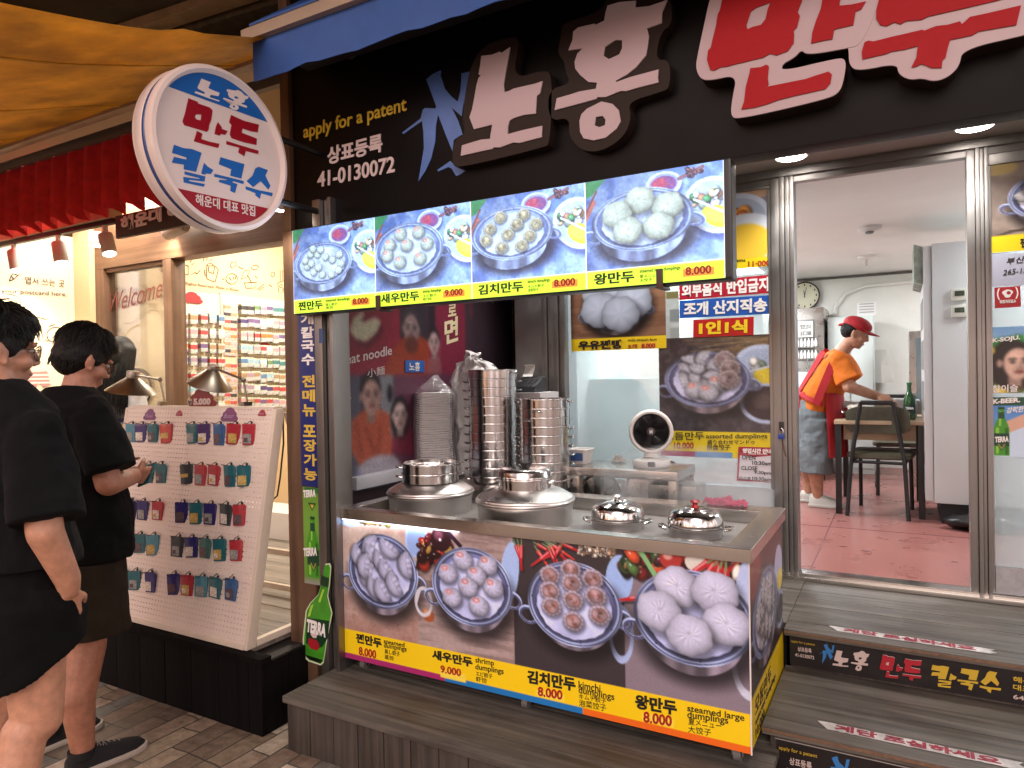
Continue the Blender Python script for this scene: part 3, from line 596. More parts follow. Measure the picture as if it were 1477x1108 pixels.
s3 = 240/1477; Z3 = lambda p: zpx(p, 1000, 0, s3)
s4 = 277/1477; Z4 = lambda p: zpx(p, 1200, 0, s4)
s7 = 130/800; Z7 = lambda p: zpx(p, 570, 90, s7)
def rnd(p, k=3):                                     # round an outline by corner cutting
    for _ in range(k): p = [q for a, b in zip(p, p[1:]+p[:1]) for q in ((a[0]*.75+b[0]*.25, a[1]*.75+b[1]*.25), (a[0]*.25+b[0]*.75, a[1]*.25+b[1]*.75))]
    return p
no_back = Z1([(235, 120), (540, 10), (610, 40), (545, 360), (800, 280), (870, 320), (850, 870), (800, 900), (110, 1070), (65, 1030), (80, 830), (180, 800), (140, 650)])
no = Z1([(300, 170), (385, 160), (450, 135), (455, 150), (528, 100), (515, 180), (495, 290), (478, 400), (485, 460), (520, 450), (560, 430), (735, 390), (788, 370), (770, 465), (742, 490), (735, 630), (640, 640), (560, 665), (525, 685), (512, 735), (510, 795), (620, 765), (785, 728), (782, 818), (600, 865), (555, 860), (450, 900), (395, 900), (390, 912), (300, 930), (135, 968), (145, 885), (240, 855), (300, 838), (370, 832), (375, 790), (388, 718), (240, 755), (205, 660), (225, 600), (245, 500), (262, 400), (278, 345), (300, 322), (278, 318), (290, 250)])
ho_back = Z2([(100, 170), (400, 80), (430, -40), (890, -80), (910, 180), (820, 230), (780, 440), (890, 430), (890, 640), (820, 670), (580, 740), (610, 850), (560, 990), (400, 1100), (250, 1100), (150, 990), (160, 850), (10, 885), (0, 650), (170, 610), (130, 520), (120, 440), (70, 390), (100, 240)])
ho = Z2([(435, 40), (520, 15), (640, 5), (635, 55), (735, 45), (868, 0), (830, 90), (828, 165), (720, 205), (735, 260), (725, 340), (715, 400), (640, 490), (570, 545), (495, 585), (495, 598), (600, 560), (805, 505), (800, 560), (805, 598), (640, 640), (570, 662), (530, 660), (420, 705), (360, 705), (355, 718), (200, 760), (50, 800), (65, 715), (170, 685), (230, 665), (350, 645), (358, 600), (295, 595), (235, 545), (200, 500), (195, 450), (215, 390), (255, 350), (150, 365), (180, 290), (185, 230), (220, 200), (340, 172), (350, 180), (410, 150), (420, 90)])
ho_h = Z2([(415, 340), (490, 290), (540, 290), (540, 350), (520, 395), (445, 430), (405, 405)])
ho_r = Z2([(285, 790), (390, 738), (470, 755), (515, 800), (530, 880), (500, 935), (420, 1000), (330, 1020), (260, 1005), (235, 960), (230, 880), (245, 830)])
ho_rh = Z2([(350, 850), (400, 842), (420, 870), (415, 910), (375, 925), (340, 910)])
D1 = .05
for nm, bk, lt in (('letter_no', no_back, [no]), ('letter_hong', ho_back, [ho, ho_h, ho_r, ho_rh])):
    yb = YF-D1
    b = fpoly([rnd(bk)], 'raised_letter', LB, YF-D1, D1, fs)
    for lps in ([lt] if len(lt) < 4 else [lt[:2], lt[2:]]): fpoly(lps, 'letter_face', LW, YF-D1-.006, .0058, b)
# red letters on a white raised outline
man_back = Z3([(300, -380), (1010, -430), (1390, -330), (1400, -60), (1620, -60), (1620, 130), (1480, 400), (1380, 425), (1010, 490), (960, 440), (900, 510), (785, 570), (790, 635), (1260, 520), (1360, 520), (1340, 690), (1300, 820), (1180, 880), (400, 1060), (330, 1030), (345, 880), (390, 660), (150, 715), (60, 700), (20, 600), (40, 480), (100, 200), (155, -50)])
du_back = Z4([(300, -400), (1500, -560), (1560, -120), (1560, 250), (1477, 270), (1000, 380), (985, 500), (900, 590), (790, 628), (690, 600), (600, 615), (510, 570), (500, 485), (200, 548), (130, 500), (130, 370), (90, 300), (100, 60)])
man = [Z3([(330, -250), (560, -270), (1000, -330), (985, -100), (965, 0), (925, 105), (945, 140), (920, 240), (890, 270), (895, 300), (890, 380), (840, 450), (740, 490), (680, 475), (620, 510), (530, 530), (450, 550), (345, 575), (300, 590), (240, 595), (185, 625), (150, 620), (120, 530), (130, 450), (155, 420), (165, 370), (200, 230), (215, 130), (235, 90), (255, 0), (300, -150)]),
       Z3([(480, 260), (470, 220), (510, 100), (560, 65), (685, 20), (660, 80), (640, 170), (600, 220), (520, 240)])]
man_a = Z3([(1045, 385), (1055, 290), (1090, 180), (1130, 80), (1145, 0), (1190, -220), (1340, -250), (1310, -30), (1295, 50), (1400, 40), (1532, 11), (1490, 80), (1440, 100), (1420, 220), (1330, 240), (1250, 260), (1235, 345), (1140, 362)])
man_n = Z3([(505, 605), (600, 595), (650, 572), (670, 590), (660, 690), (668, 750), (640, 772), (800, 740), (1000, 700), (1080, 672), (1200, 635), (1230, 660), (1215, 740), (1170, 790), (900, 850), (760, 885), (650, 925), (540, 955), (425, 970), (450, 900), (465, 770), (500, 640)])
du_d = Z4([(360, 0), (340, 80), (340, 140), (370, 190), (420, 200), (480, 170), (530, 185), (570, 160), (690, 150), (740, 125), (960, 75), (1280, 0), (1410, -40), (1430, -180), (1150, -110), (760, -40), (760, -150), (1420, -300), (1440, -440), (440, -230), (410, -120)])
du_u = Z4([(250, 325), (280, 312), (320, 318), (470, 280), (560, 260), (695, 228), (710, 235), (800, 200), (890, 190), (985, 163), (1000, 185), (1060, 130), (1200, 100), (1455, 40), (1420, 190), (1130, 240), (1080, 270), (910, 305), (890, 370), (875, 440), (850, 465), (845, 520), (770, 522), (690, 490), (640, 515), (612, 515), (650, 440), (660, 352), (560, 380), (460, 395), (420, 412), (235, 455), (228, 400)])
D2 = .075
mb_ = fpoly([rnd(man_back)], 'raised_letter', LB, YF-D2, D2, fs); fpoly([rnd(man_back)], 'letter_border', LW, YF-D2-.006, .0058, mb_)
for lp in (man, [man_a], [man_n]): fpoly(lp, 'letter_face', LR, YF-D2-.0105, .0042, mb_)
db_ = fpoly([rnd(du_back)], 'raised_letter', LB, YF-D2+.002, D2-.002, fs); fpoly([rnd(du_back)], 'letter_border', LW, YF-D2-.004, .0058, db_)
for lp in ([du_d], [du_u]): fpoly(lp, 'letter_face', LR, YF-D2-.0085, .0042, db_)
# swallow emblem
fpoly([Z7([(275, 150), (330, 105), (400, 70), (410, 85), (400, 110), (420, 170), (440, 235), (490, 295), (555, 350), (575, 270), (585, 180), (588, 98), (660, 82), (650, 180), (620, 330), (605, 370), (590, 480), (500, 400), (560, 520), (600, 640), (560, 660), (520, 690), (508, 790), (440, 620), (380, 465), (362, 560), (355, 700), (320, 850), (270, 960), (205, 1058), (225, 940), (255, 760), (250, 620), (238, 520), (75, 635), (60, 625), (225, 500), (245, 420), (265, 405), (355, 410), (365, 395), (320, 270)])], 'swallow_emblem', LBLUE, YF-.003, .0028, fs)
fpoly([Z7([(375, 955), (490, 875), (540, 930), (625, 960), (570, 1000), (540, 1008), (500, 940), (470, 930), (380, 970)])], 'swallow_emblem', LBLUE, YF-.003, .0028, fs)
tpx(fs, 'apply for a patent', (438.5, 205.8), (587, 166.5), (438.5, 181), PF, LY, bold=.012, depth=.004, name='patent_lettering')
tpx(fs, '상표등록', (473, 238.6), (552.2, 219.3), (473, 212.9), PF, LWH, bold=.03, depth=.004, name='patent_lettering')
tpx(fs, '41-0130072', (458.8, 271.4), (570, 249), (458.8, 249), PF, LWH, bold=.02, depth=.004, name='patent_lettering')
# ------------------------------------------------------------------ lit menu board under it
YM = 2.20; PM = dict(Y=YM)
mbd = thing('menu_board', 'wide backlit menu board of four dumpling photos above the counter', 'menu board', (-1.4, YM, 1.79))
tl, tr, bl_, br_ = at(418, 336, **PM), at(1043.5, 227.5, **PM), at(428, 455, **PM), at(1046, 397, **PM)
zt_, zb_ = (tl.z+tr.z)/2, (bl_.z+br_.z)/2; xl, xr = (tl.x+bl_.x)/2, (tr.x+br_.x)/2
CASE = mat('menu_case_dark', '16181c', .35)
MB().box(xl-.006, YM+.004, zb_-.006, xr+.022, YM+.075, zt_+.006).build('case', CASE, mbd, bevel=.012, seg=4)
def menu_paint(i):
    n = ['a', 'b', 'c', 'd'][i]
    def f(cv):
        sc = (zt_-zb_)/.36
        cv.grain('6488d8', '9cbcf4', 22, i); n_ = cv.noise(60, i+9); cv.c *= (.86+.24*n_)[..., None]
        g_ = sm(cv.H*.75, 0, cv.v)*sm(cv.W*.1, cv.W*.9, cv.W-cv.u); cv.c *= (1-.30*g_)[..., None]; cv.mix(.35*sm(cv.W*.4, cv.W, cv.u)*sm(0, cv.H, cv.v), 'a8c6f6'); cv.mix(.55*sm(cv.W*.28, 0, cv.u)*sm(cv.H*.55, cv.H*.82, cv.v), '39415e')
        W, Hh = cv.W, cv.H
        cv.polyg([(0, 0), (W*.16, 0), (W*.05, Hh*.14), (0, Hh*.16)], '2f7a4a'); cv.line((0, .30*Hh), (.09*W, .10*Hh), .006, '6f3b33'); cv.line((0, .36*Hh), (.07*W, .2*Hh), .012, 'a85e54')
        # dipping sauce and chopped chili spoon
        cv.ell(.60*W, .165*Hh, .125*W, .115*Hh, '3d4a78', 0, .25, .8); cv.ell(.59*W, .13*Hh, .128*W, .115*Hh, 'c3d3f2'); cv.ell(.59*W, .125*Hh, .105*W, .09*Hh, '90a2d6'); r = cv.ell(.59*W, .13*Hh, .092*W, .075*Hh, '7a4a86'); cv.ell(.56*W, .12*Hh, .055*W, .05*Hh, 'a2405e', 0, .6); cv.mix(.6*sm(1, .9, r)*sm(.55, .75, cv.noise(150, 3)), 'd4606a')
        cv.line((.70*W, .10*Hh), (.86*W, .03*Hh), .012, '7c5b66'); cv.veg(.74*W, .02*Hh, .88*W, .10*Hh, 14, .006, ['6a4456', '8a5a4c', '35304a'], 2)
        # side plate: kimchi above, yellow radish below
        cv.ell(.965*W, .42*Hh, .22*W, .24*Hh, '4a588c', .5, .25, .8); cv.ell(.95*W, .37*Hh, .225*W, .235*Hh, 'd2e2f6', .5); cv.ell(.95*W, .37*Hh, .195*W, .20*Hh, 'b2caee', .5)
        cv.veg(.78*W, .22*Hh, .98*W, .36*Hh, 26, .013, ['e9eef2', 'c8e0d2', 'b9846a', '3f8a5a', 'f2f4f6', 'd8b48a'], 4); cv.ell(.96*W, .47*Hh, .115*W, .09*Hh, 'd9e83a', .45, .15); cv.ell(.94*W, .455*Hh, .08*W, .06*Hh, 'eaf25a', .45, .6); cv.line((.8*W, .30*Hh), (1.0*W, .44*Hh), .006, 'dbe8f8')
        Zb = lambda x, y: (410+x*.22343, 300+y*.22343); Zc = lambda x, y: (670+x*.26404, 220+y*.26404)
        Tt = dict(rim='bcd2f4', dark='5a6a98', liner='bcd0ee', body='8c9cc4')
        if i == 0:
            cv.pot(Zb(68, 355), Zb(432, 345), Zb(245, 222), Zb(235, 492), Zb(235, 545), seed=1, **Tt)
            g = np.random.default_rng(3); pts = [(150, 300), (195, 300), (245, 315), (290, 335), (335, 300), (345, 360), (330, 400), (285, 430), (225, 430), (170, 415), (130, 380), (115, 340), (165, 265), (215, 270), (155, 360), (200, 385)]
            for k, (a, b) in enumerate(pts): cv.dump(*Zb(a+20, b), .020, 'gyoza', k, 'c6d8ce', sq=.8)
        if i == 1:
            cv.pot(Zb(580, 285), Zb(1025, 225), Zb(800, 97), Zb(805, 442), Zb(805, 500), seed=2, **Tt)
            for k, (a, b) in enumerate([(750, 170), (865, 155), (680, 240), (790, 240), (920, 230), (665, 310), (745, 350), (875, 325)]): cv.dump(*Zb(a, b), .030, 'shrimp', k+3, 'bccabc')
        if i == 2:
            cv.pot(Zc(42, 490), Zc(480, 425), Zc(275, 293), Zc(275, 582), Zc(275, 645), seed=3, **Tt)
            for k, (a, b) in enumerate([(195, 355), (322, 340), (285, 392), (390, 390), (138, 420), (237, 448), (355, 455), (118, 482), (203, 520), (312, 508)]): cv.dump(*Zc(a, b), .0265, 'kimchi', k, 'd2d0b8', fill='b5ad86')
        if i == 3:
            cv.pot(Zc(700, 405), Zc(1250, 325), Zc(965, 196), Zc(1000, 530), Zc(1000, 600), seed=4, **Tt)
            for k, (a, b) in enumerate([(955, 260), (1110, 290), (832, 340), (890, 425), (1060, 400)]): cv.dump(*Zc(a, b), .052, 'bun', k+2, 'c2d0bc')
        cv.c = np.clip((.07+.93*cv.c)*np.array([.86, .95, 1.06])*(.86+.28*cv.noise(110, i+31))[..., None], 0, 1); cv.finish(0, .02)
        # yellow price strip
        y0 = Hh*.845
        cv.rect(-1, y0, W+1, Hh+1, 'b2e234'); cv.rect(-1, y0-.003, W+1, y0, 'e6f6c0')
        cv.rect(.715*W, y0+.018*sc, .93*W, Hh-.012*sc, 'b97a2a')
        cv.rect(-1, 0, .0016, Hh, 'e8f2fa'); cv.rect(W-.0016, 0, W+1, Hh, 'e8f2fa')
    return f
SCR = vcmat('backlit_print', .3, emit=.48)
SCR.node_tree.nodes['Principled BSDF'].inputs['Base Color'].default_value = (.1, .1, .1, 1)
KINK = mat('print_black', '15130f', .5); KRED = mat('print_red', '9c1418', .5); KDG = mat('print_dark_green', '2c3310', .5); KW = mat('print_white', 'e6e2e0', .5); KY = mat('print_yellow', 'e8c81e', .5)
names = ['찐만두', '새우만두', '김치만두', '왕만두']; pr = ['8.000', '9.000', '8.000', '8.000']; eng = ['steamed dumplings', 'shrimp dumplings', 'kimchi dumplings', 'steamed large dumplings']
cjk = [('蒸し餃子', '蒸饺'), ('エビ餃子', '虾饺'), ('キムチ餃子', '泡菜饺子'), ('夏メニュー', '大饺子')]
wS = (xr-xl)/4; hS = zt_-zb_
for i in range(4):
    a = Vector((xl+i*wS, YM, zt_)); p = panel('menu_picture', a, (wS, 0, 0), (0, 0, -hS), menu_paint(i), mbd, PM, .0029, SCR)
    zq = zt_-hS*.985; hh = hS*.1; P3 = lambda u0, u1, z0, z1: (Vector((a.x+u0*wS, YM, z0)), Vector((a.x+u1*wS, YM, z0)), Vector((a.x+u0*wS, YM, z1)))
    n = len(names[i]); text(p, names[i], *P3(.06, .06+.103*n, zq+.006, zq+.044), KINK, bold=.03)
    u = .10+.103*n; text(p, eng[i], *P3(u, .70, zq+.030, zq+.045), KDG, bold=.01, name='small_lettering')
    text(p, cjk[i][0], *P3(u, u+.14, zq+.016, zq+.027), KDG, name='small_lettering'); text(p, cjk[i][1], *P3(u, u+.09, zq+.003, zq+.014), KDG, name='small_lettering')
    text(p, pr[i], *P3(.735, .91, zq+.012, zq+.038), KRED, bold=.03, name='price_lettering')
for px in (547, 953):
    x = at(px, 430, **PM).x; mb = MB(); mb.box(x-.011, YM-.012, zb_-.018, x+.011, YM-.004, zb_+.045); mb.box(x-.011, YM-.004, zb_-.018, x+.011, YM+.075, zb_-.0075); mb.build('bracket', mat('brown_bracket', '3a1c16', .4), mbd, bevel=.003)
area('board_glow', ((xl+xr)/2, YM-.02, (zt_+zb_)/2), 2.4, xr-xl, hS, (.80, .88, 1), (0, -1, 0), mbd)
# ------------------------------------------------------------------ counter with dumpling pictures
YC = 2.30; PC = dict(Y=YC)
cl, crr = at(496, 850, **PC).x, at(1080.5, 900, **PC).x
zbt, zpt, zrim = at(800, 1020.5, **PC).z, at(800, 780, **PC).z, at(1080.5, 791.5, **PC).z
yb = 3.06; XR = crr
ct = thing('food_counter', 'steel topped steaming counter wrapped in dumpling photos', 'counter', ((cl+crr)/2, (YC+yb)/2, .222))
bx('body', mat('counter_carcass', '8f8c8a', .5), ct, cl+.02, YC+.012, zbt, XR-.012, yb-.03, zpt-.012, .004)
ZC = lambda x, y: (480+x*.24372, 730+y*.24372); ZD = lambda x, y: (740+x*.33223, 740+y*.33223)
def counter_paint(cv):
    p = cv.p; W, Hh = cv.W, cv.H
    e = [p(626, 850)[0], p(740.5, 850)[0], p(900, 850)[0]]
    b = p(602, 830)[0]
    n = cv.noise(14, 4, sx=.6); n2 = cv.noise(70, 5)
    # backgrounds: marbled stone, warm wood, dark slate, warm grey
    c1 = hx('b58f80')+(hx('c9ae9c')-hx('b58f80'))*sm(.3, .7, n)[..., None]; c2 = hx('a98f86')+(hx('8a726a')-hx('a98f86'))*sm(.35, .7, cv.noise(30, 8, sx=.25, sy=2))[..., None]
    c3 = hx('3d3436')+(hx('332a2d')-hx('3d3436'))*n2[..., None]; c4 = hx('8e7c80')+(hx('7a6a70')-hx('8e7c80'))*n2[..., None]
    k = lambda x: sm(x-.002, x+.002, cv.u)[..., None]
    cv.c = c1*(1-k(b))+c2*k(b); cv.c = cv.c*(1-k(e[1]))+c3*k(e[1]); cv.c = cv.c*(1-k(e[2]))+c4*k(e[2])
    cv.c *= (.93+.14*n2)[..., None]
    v_ = sm(.46, .54, cv.noise(20, 12, 5))*sm(.56, .48, cv.noise(20, 12, 5)); cv.mix(v_*(cv.u < b)*.55*(cv.v > Hh*.55), '7a4a3e'); cv.mix(.35*(cv.u < b)*sm(Hh*.45, Hh*.8, cv.v), '7d4b3c')
    # panel 1
    cv.ell(*p(505, 750), .07, .03, 'a9bfe8', 0, .1); cv.veg(*p(518, 744), *p(562, 758), 40, .012, ['d8c22a', 'c9a81e', 'e2d65a', 'b98a22'], 3)
    cv.ell(*p(600, 775), .055, .085, 'a8bce0', .2); cv.ell(*p(600, 777), .045, .07, '93a9d2', .2)
    cv.pot(ZC(92, 345), ZC(503, 455), ZC(275, 168), ZC(325, 612), ZC(325, 662), seed=1, hs=.5)
    for i, (x, y, a) in enumerate([(150, 300, 1), (215, 235, 2), (240, 290, .6), (285, 335, .9), (320, 390, .7), (360, 465, 1), (200, 400, 1.9), (250, 490, .8), (330, 255, .5), (430, 350, 1.4), (185, 350, 1.7), (290, 505, .9)]): cv.dump(*ZC(x, y), .060, 'half', a/2.399, 'c2bdd4', sq=.95)
    # panel 2
    u0, v0 = p(604, 765); u1, v1 = p(650, 815); cv.veg(u0, v0+.01, u1, v1+.02, 34, .022, ['8e1c22', '3a1216', '5a1a20', 'c23a2a', '2a1214', 'd8a24a'], 6); x, y = p(636, 778); cv.ell(x, y, .050, .05, '2a1218'); cv.ell(x-.012, y-.014, .022, .02, '6a3a44', 0, .9); cv.ell(x-.005, y+.002, .006, .006, 'e8d8d8'); cv.line(p(648, 770), p(664, 788), .016, '2a1424')
    cv.ell(*p(735, 826), .04, .12, 'a4b8dc', .12); cv.ell(*p(618, 888), .03, .026, 'a0522e', .3); cv.ell(*p(616, 884), .018, .014, 'd08a5a', .3, .5); cv.line(p(600, 872), p(606, 850), .008, 'cfc6c4'); cv.ring(*p(611, 868), .04, .055, .008, 'ccc4c6')
    cv.pot(ZC(590, 425), ZC(1062, 545), ZC(800, 246), ZC(850, 712), ZC(850, 765), seed=2.5)
    for i, (x, y) in enumerate([(770, 320), (915, 352), (680, 398), (850, 415), (800, 480), (950, 485), (705, 540), (865, 592)]): cv.dump(*ZC(x, y), .046, 'shrimp', i*1.7, 'c8c2d6')
    # panel 3
    g = np.random.default_rng(5); c = p(795, 790)
    for i in range(11): cv.chili(c[0]+g.uniform(-.06, .06), c[1]+g.uniform(-.02, .02), g.uniform(.05, .10), g.uniform(.3, 2.9), .014, ['c0262c', 'b01c24', 'd23a34'][i % 3])
    for i in range(3): q = p(744+i*4, 788); cv.chili(q[0], q[1], .09, 1.2+.2*i, .014)
    for i in range(7): a = p(778+i*3, 775); cv.line(a, (a[0]+.05, a[1]+.03-.006*i), .003, '8fa482')
    cv.veg(*p(835, 786), *p(888, 806), 120, .007, ['d8c0a0', 'c29a78', 'e6d6c2', '8a6a58'], 9)
    cv.ell(*p(893, 835), .05, .085, '9db4dc', .1); cv.ring(*p(896, 915), .04, .09, .009, 'a6b2d2')
    cv.pot(ZD(66, 360), ZD(472, 415), ZD(240, 212), ZD(285, 582), ZD(290, 612), seed=3.2)
    for i, (x, y) in enumerate([(160, 270), (250, 245), (345, 287), (255, 306), (160, 339), (260, 379), (358, 361), (167, 407), (375, 444), (262, 470)]): cv.dump(*ZD(x, y), .042, 'kimchi', i*1.3, 'd0b8c2', fill='b07a70')
    # panel 4
    u0, v0 = p(901, 797); u1, v1 = p(985, 815); cv.veg(u0, v0, u1, v1+.05, 46, .026, ['8e2a28', '2f4a2c', 'c24a2a', '46222a', 'b98a5a', '7a1a22', '5a7a42'], 7); u0, v0 = p(985, 800); u1, v1 = p(1078, 850)
    cv.veg(u0, v0, u1, v1, 40, .024, ['c2262c', 'b8a088', 'd8c8b4', 'c23a2a', '8a2228', '6a4a3a'], 8); x, y = p(967, 806); cv.ell(x, y, .038, .036, 'a8332c'); cv.ell(x-.01, y-.01, .016, .014, 'e0a090', 0, .8); x, y = p(1003, 811); cv.ell(x, y, .035, .032, 'd6cbb8')
    cv.line(p(925, 797), p(945, 830), .016, '7fae72'); 
    for i in range(4): q = p(1020+i*9, 812+i*4); cv.chili(q[0], q[1], .1, 2.5-.3*i, .022)
    q = p(925, 862); cv.chili(q[0], q[1], .08, 2.9, .02)
    cv.ell(*p(1079, 855), .04, .12, 'b4bcd8', .1); cv.ring(*p(1082, 960), .05, .10, .012, 'c6c2cc')
    cv.pot(ZD(526, 415), ZD(1046, 480), ZD(755, 250), ZD(790, 663), ZD(790, 718), seed=4.1)
    for i, (x, y) in enumerate([(710, 322), (876, 346), (632, 424), (927, 486), (766, 532)]): cv.dump(*ZD(x, y), .078, 'bun', i*2.2, 'd6d0e2', sq=.9)
    cv.c = np.clip(cv.c*np.array([1.0, 1.05, 1.12]), 0, 1); cv.finish(0, .02)
    # yellow band with the coloured line below
    vy = (p(498, 909)[1]+p(1080.5, 1027.4)[1])/2; vl = Hh-.023
    cv.rect(-1, vy, W+1, Hh+1, 'ecc914')
    for i in range(3): cv.rect([-.1, p(642, 985)[0], p(841, 1031)[0]][i], vl, [p(642, 985)[0], p(841, 1031)[0], W+1][i], Hh+1, ['a02a68', '1f72b6', 'e2671c'][i])
    for a, b_ in ((p(635, 965), p(672, 985)), (p(773, 994), p(814, 1013)), (p(926, 1028), p(972, 1050))): cv.rect(a[0], a[1], b_[0], b_[1], 'f0d64a')
fp = panel('front_picture', (cl, YC, zpt), (XR-cl, 0, 0), (0, 0, zbt-zpt), counter_paint, ct, PC, .0036, vcmat('counter_print', .32, coat=.1))
T = [('찐만두', ZC, (138, 805), (288, 838), (138, 750)), ('새우만두', ZC, (590, 905), (830, 950), (590, 850))]
def ctext(body, f, bl, br, tl, m, **k): tpx(fp, body, f(*bl), f(*br), f(*tl), PC, m, **k)
ctext('찐만두', ZC, (138, 807), (290, 842), (138, 750), KINK, bold=.045); ctext('8.000', ZC, (155, 880), (258, 905), (155, 830), KRED, bold=.03)
ctext('steamed', ZC, (303, 812), (425, 836), (303, 785), KINK, bold=.01); ctext('dumpings', ZC, (303, 845), (438, 870), (303, 808), KINK, bold=.01); ctext('蒸し餃子', ZC, (308, 872), (398, 890), (308, 845), KINK); ctext('蒸饺', ZC, (308, 905), (362, 916), (308, 878), KINK)
ctext('새우만두', ZC, (588, 905), (828, 955), (588, 848), KINK, bold=.045); ctext('9.000', ZC, (638, 985), (760, 1010), (638, 940), KRED, bold=.03)
ctext('shrimp', ZC, (845, 935), (955, 955), (845, 893), KINK, bold=.01); ctext('dumplings', ZC, (845, 975), (1012, 1005), (845, 932), KINK, bold=.01); ctext('エビ餃子', ZC, (848, 1003), (945, 1022), (848, 975), KINK); ctext('虾饺', ZC, (848, 1036), (912, 1050), (848, 1006), KINK)
ctext('김치만두', ZD, (62, 738), (272, 775), (62, 680), KINK, bold=.045); ctext('8.000', ZD, (108, 793), (215, 812), (108, 752), KRED, bold=.03)
ctext('kimchi', ZD, (285, 762), (380, 780), (285, 728), KINK, bold=.01); ctext('dumplings', ZD, (285, 790), (440, 822), (285, 752), KINK, bold=.01); ctext('キムチ餃子', ZD, (287, 806), (405, 828), (287, 783), KINK); ctext('泡菜饺子', ZD, (287, 838), (405, 862), (287, 808), KINK)
ctext('왕만두', ZD, (530, 848), (712, 880), (530, 785), KINK, bold=.045); ctext('8.000', ZD, (566, 908), (690, 928), (566, 860), KRED, bold=.03)
ctext('steamed large', ZD, (757, 868), (1005, 912), (757, 832), KINK, bold=.01); ctext('dumplings', ZD, (757, 898), (935, 925), (757, 858), KINK, bold=.01); ctext('夏メニュー', ZD, (762, 918), (905, 940), (762, 890), KINK); ctext('大饺子', ZD, (760, 952), (860, 968), (760, 922), KINK)
def side_paint(cv):
    W, Hh = cv.W, cv.H; cv.grain('2c2428', '3a3034', 50, 3)
    cv.ell(.12*W, .10*Hh, .2*W, .14*Hh, '7a3030', 0, .5); cv.ell(.86*W, .28*Hh, .14*W, .15*Hh, '9aa6c6', 0, .1); cv.ell(.9*W, .36*Hh, .1*W, .07*Hh, 'c8b24a', 0, .3); cv.ell(.9*W, .55*Hh, .15*W, .12*Hh, '8a90ae', 0, .1); cv.ell(.9*W, .55*Hh, .12*W, .09*Hh, '2a2028', 0, .1)
    cv.pot((.08*W, .42*Hh), (.80*W, .42*Hh), (.4*W, .16*Hh), (.4*W, .64*Hh), (.4*W, .72*Hh), conv=False, seed=2, liner='a2a2b6', rim='8e94b0')
    for i in range(12): a = i*.55; cv.dump(.44*W+.2*W*math.cos(a)*(1-.4*(i % 2)), .40*Hh+.14*Hh*math.sin(a)*(1-.4*(i % 2)), .055, 'gyoza', i, 'a8a0a8', conv=False)
    cv.rect(-1, Hh-.165, W+1, Hh+1, 'c9a90e'); n = cv.noise(60, 4)
sd = panel('side_picture', (XR, YC+.004, zpt), (0, yb-.05-YC, 0), (0, 0, zbt-zpt), side_paint, ct, dict(X=XR), .006, MATS['counter_print'])
for k in range(3): text(sd, ['모둠만두', 'assorted dumplings', '10.000'][k], (XR, YC+.08, zbt+[.085, .05, .015][k]), (XR, YC+[.4, .5, .25][k], zbt+[.085, .05, .015][k]), (XR, YC+.08, zbt+[.145, .078, .045][k]), KINK)
MB().box(XR, YC-.002, zbt-.002, XR+.004, YC+.003, zpt).build('corner_trim', mat('white_trim', 'd8d4d2', .4), ct)
MB().box(cl-.014, YC-.004, zbt, cl-.001, YC+.02, zpt+.002).build('corner_trim', MATS['white_trim'], ct)
# steel top: rim, sunk basin
ZR, zi = zrim, zrim-.105
mb = MB()
rim = .055; o0, o1, p0, p1 = cl-.012, XR+.012, YC-.014, yb
ix0, ix1, iy0, iy1 = o0+rim, o1-rim*1.5, p0+rim*1.25, p1-rim*1.9
def quad(a): mb.b.faces.new([mb.b.verts.new(p) for p in a])
zl = zpt-.001
for (a, b), (c, d) in ((((o0, p0), (o1, p0)), ((ix0, iy0), (ix1, iy0))), (((o1, p0), (o1, p1)), ((ix1, iy0), (ix1, iy1))), (((o1, p1), (o0, p1)), ((ix1, iy1), (ix0, iy1))), (((o0, p1), (o0, p0)), ((ix0, iy1), (ix0, iy0)))):
    quad([(a[0], a[1], ZR), (b[0], b[1], ZR), (d[0], d[1], ZR-.002), (c[0], c[1], ZR-.002)]); quad([(a[0], a[1], zl), (b[0], b[1], zl), (b[0], b[1], ZR), (a[0], a[1], ZR)]); quad([(c[0], c[1], ZR-.002), (d[0], d[1], ZR-.002), (d[0], d[1], zi), (c[0], c[1], zi)])
quad([(ix0, iy0, zi), (ix1, iy0, zi), (ix1, iy1, zi), (ix0, iy1, zi)])
bmesh.ops.remove_doubles(mb.b, verts=mb.b.verts[:], dist=.0005)
top = mb.build('steel_top', STEELH, ct, bevel=.004, seg=3)
# LED strip under the front edge
MB().box(cl+.01, YC-.0125, zpt-.007, cl+.62, YC-.0035, zpt-.0015).build('led_strip', mat('led_strip', 'ffffff', .4, emit=1., ecol='f4f2ff'), ct)
area('led_strip_light', (cl+.31, YC-.010, zpt-.010), .11, .6, .008, (.95, .95, 1), (0, .12, -1), ct)
for x, y in ((cl+.07, YC+.05), (at(751, 1018, **PC).x, YC+.05), (XR-.05, YC+.045), (XR-.03, yb-.1)):
    c = MB().tube([(x-.012, y, .245), (x+.012, y, .245)], .024, 16).build('caster', mat('grey_caster', '5f5c5b', .5, var=.2, vscale=60), ct, smooth=True)
    mb = MB(); mb.box(x-.017, y-.02, .262, x+.017, y+.02, zbt); mb.box(x-.019, y-.01, .24, x-.014, y+.012, .263); mb.box(x+.014, y-.01, .24, x+.019, y+.012, .263); mb.build('fork', STEEL, c, bevel=.001)
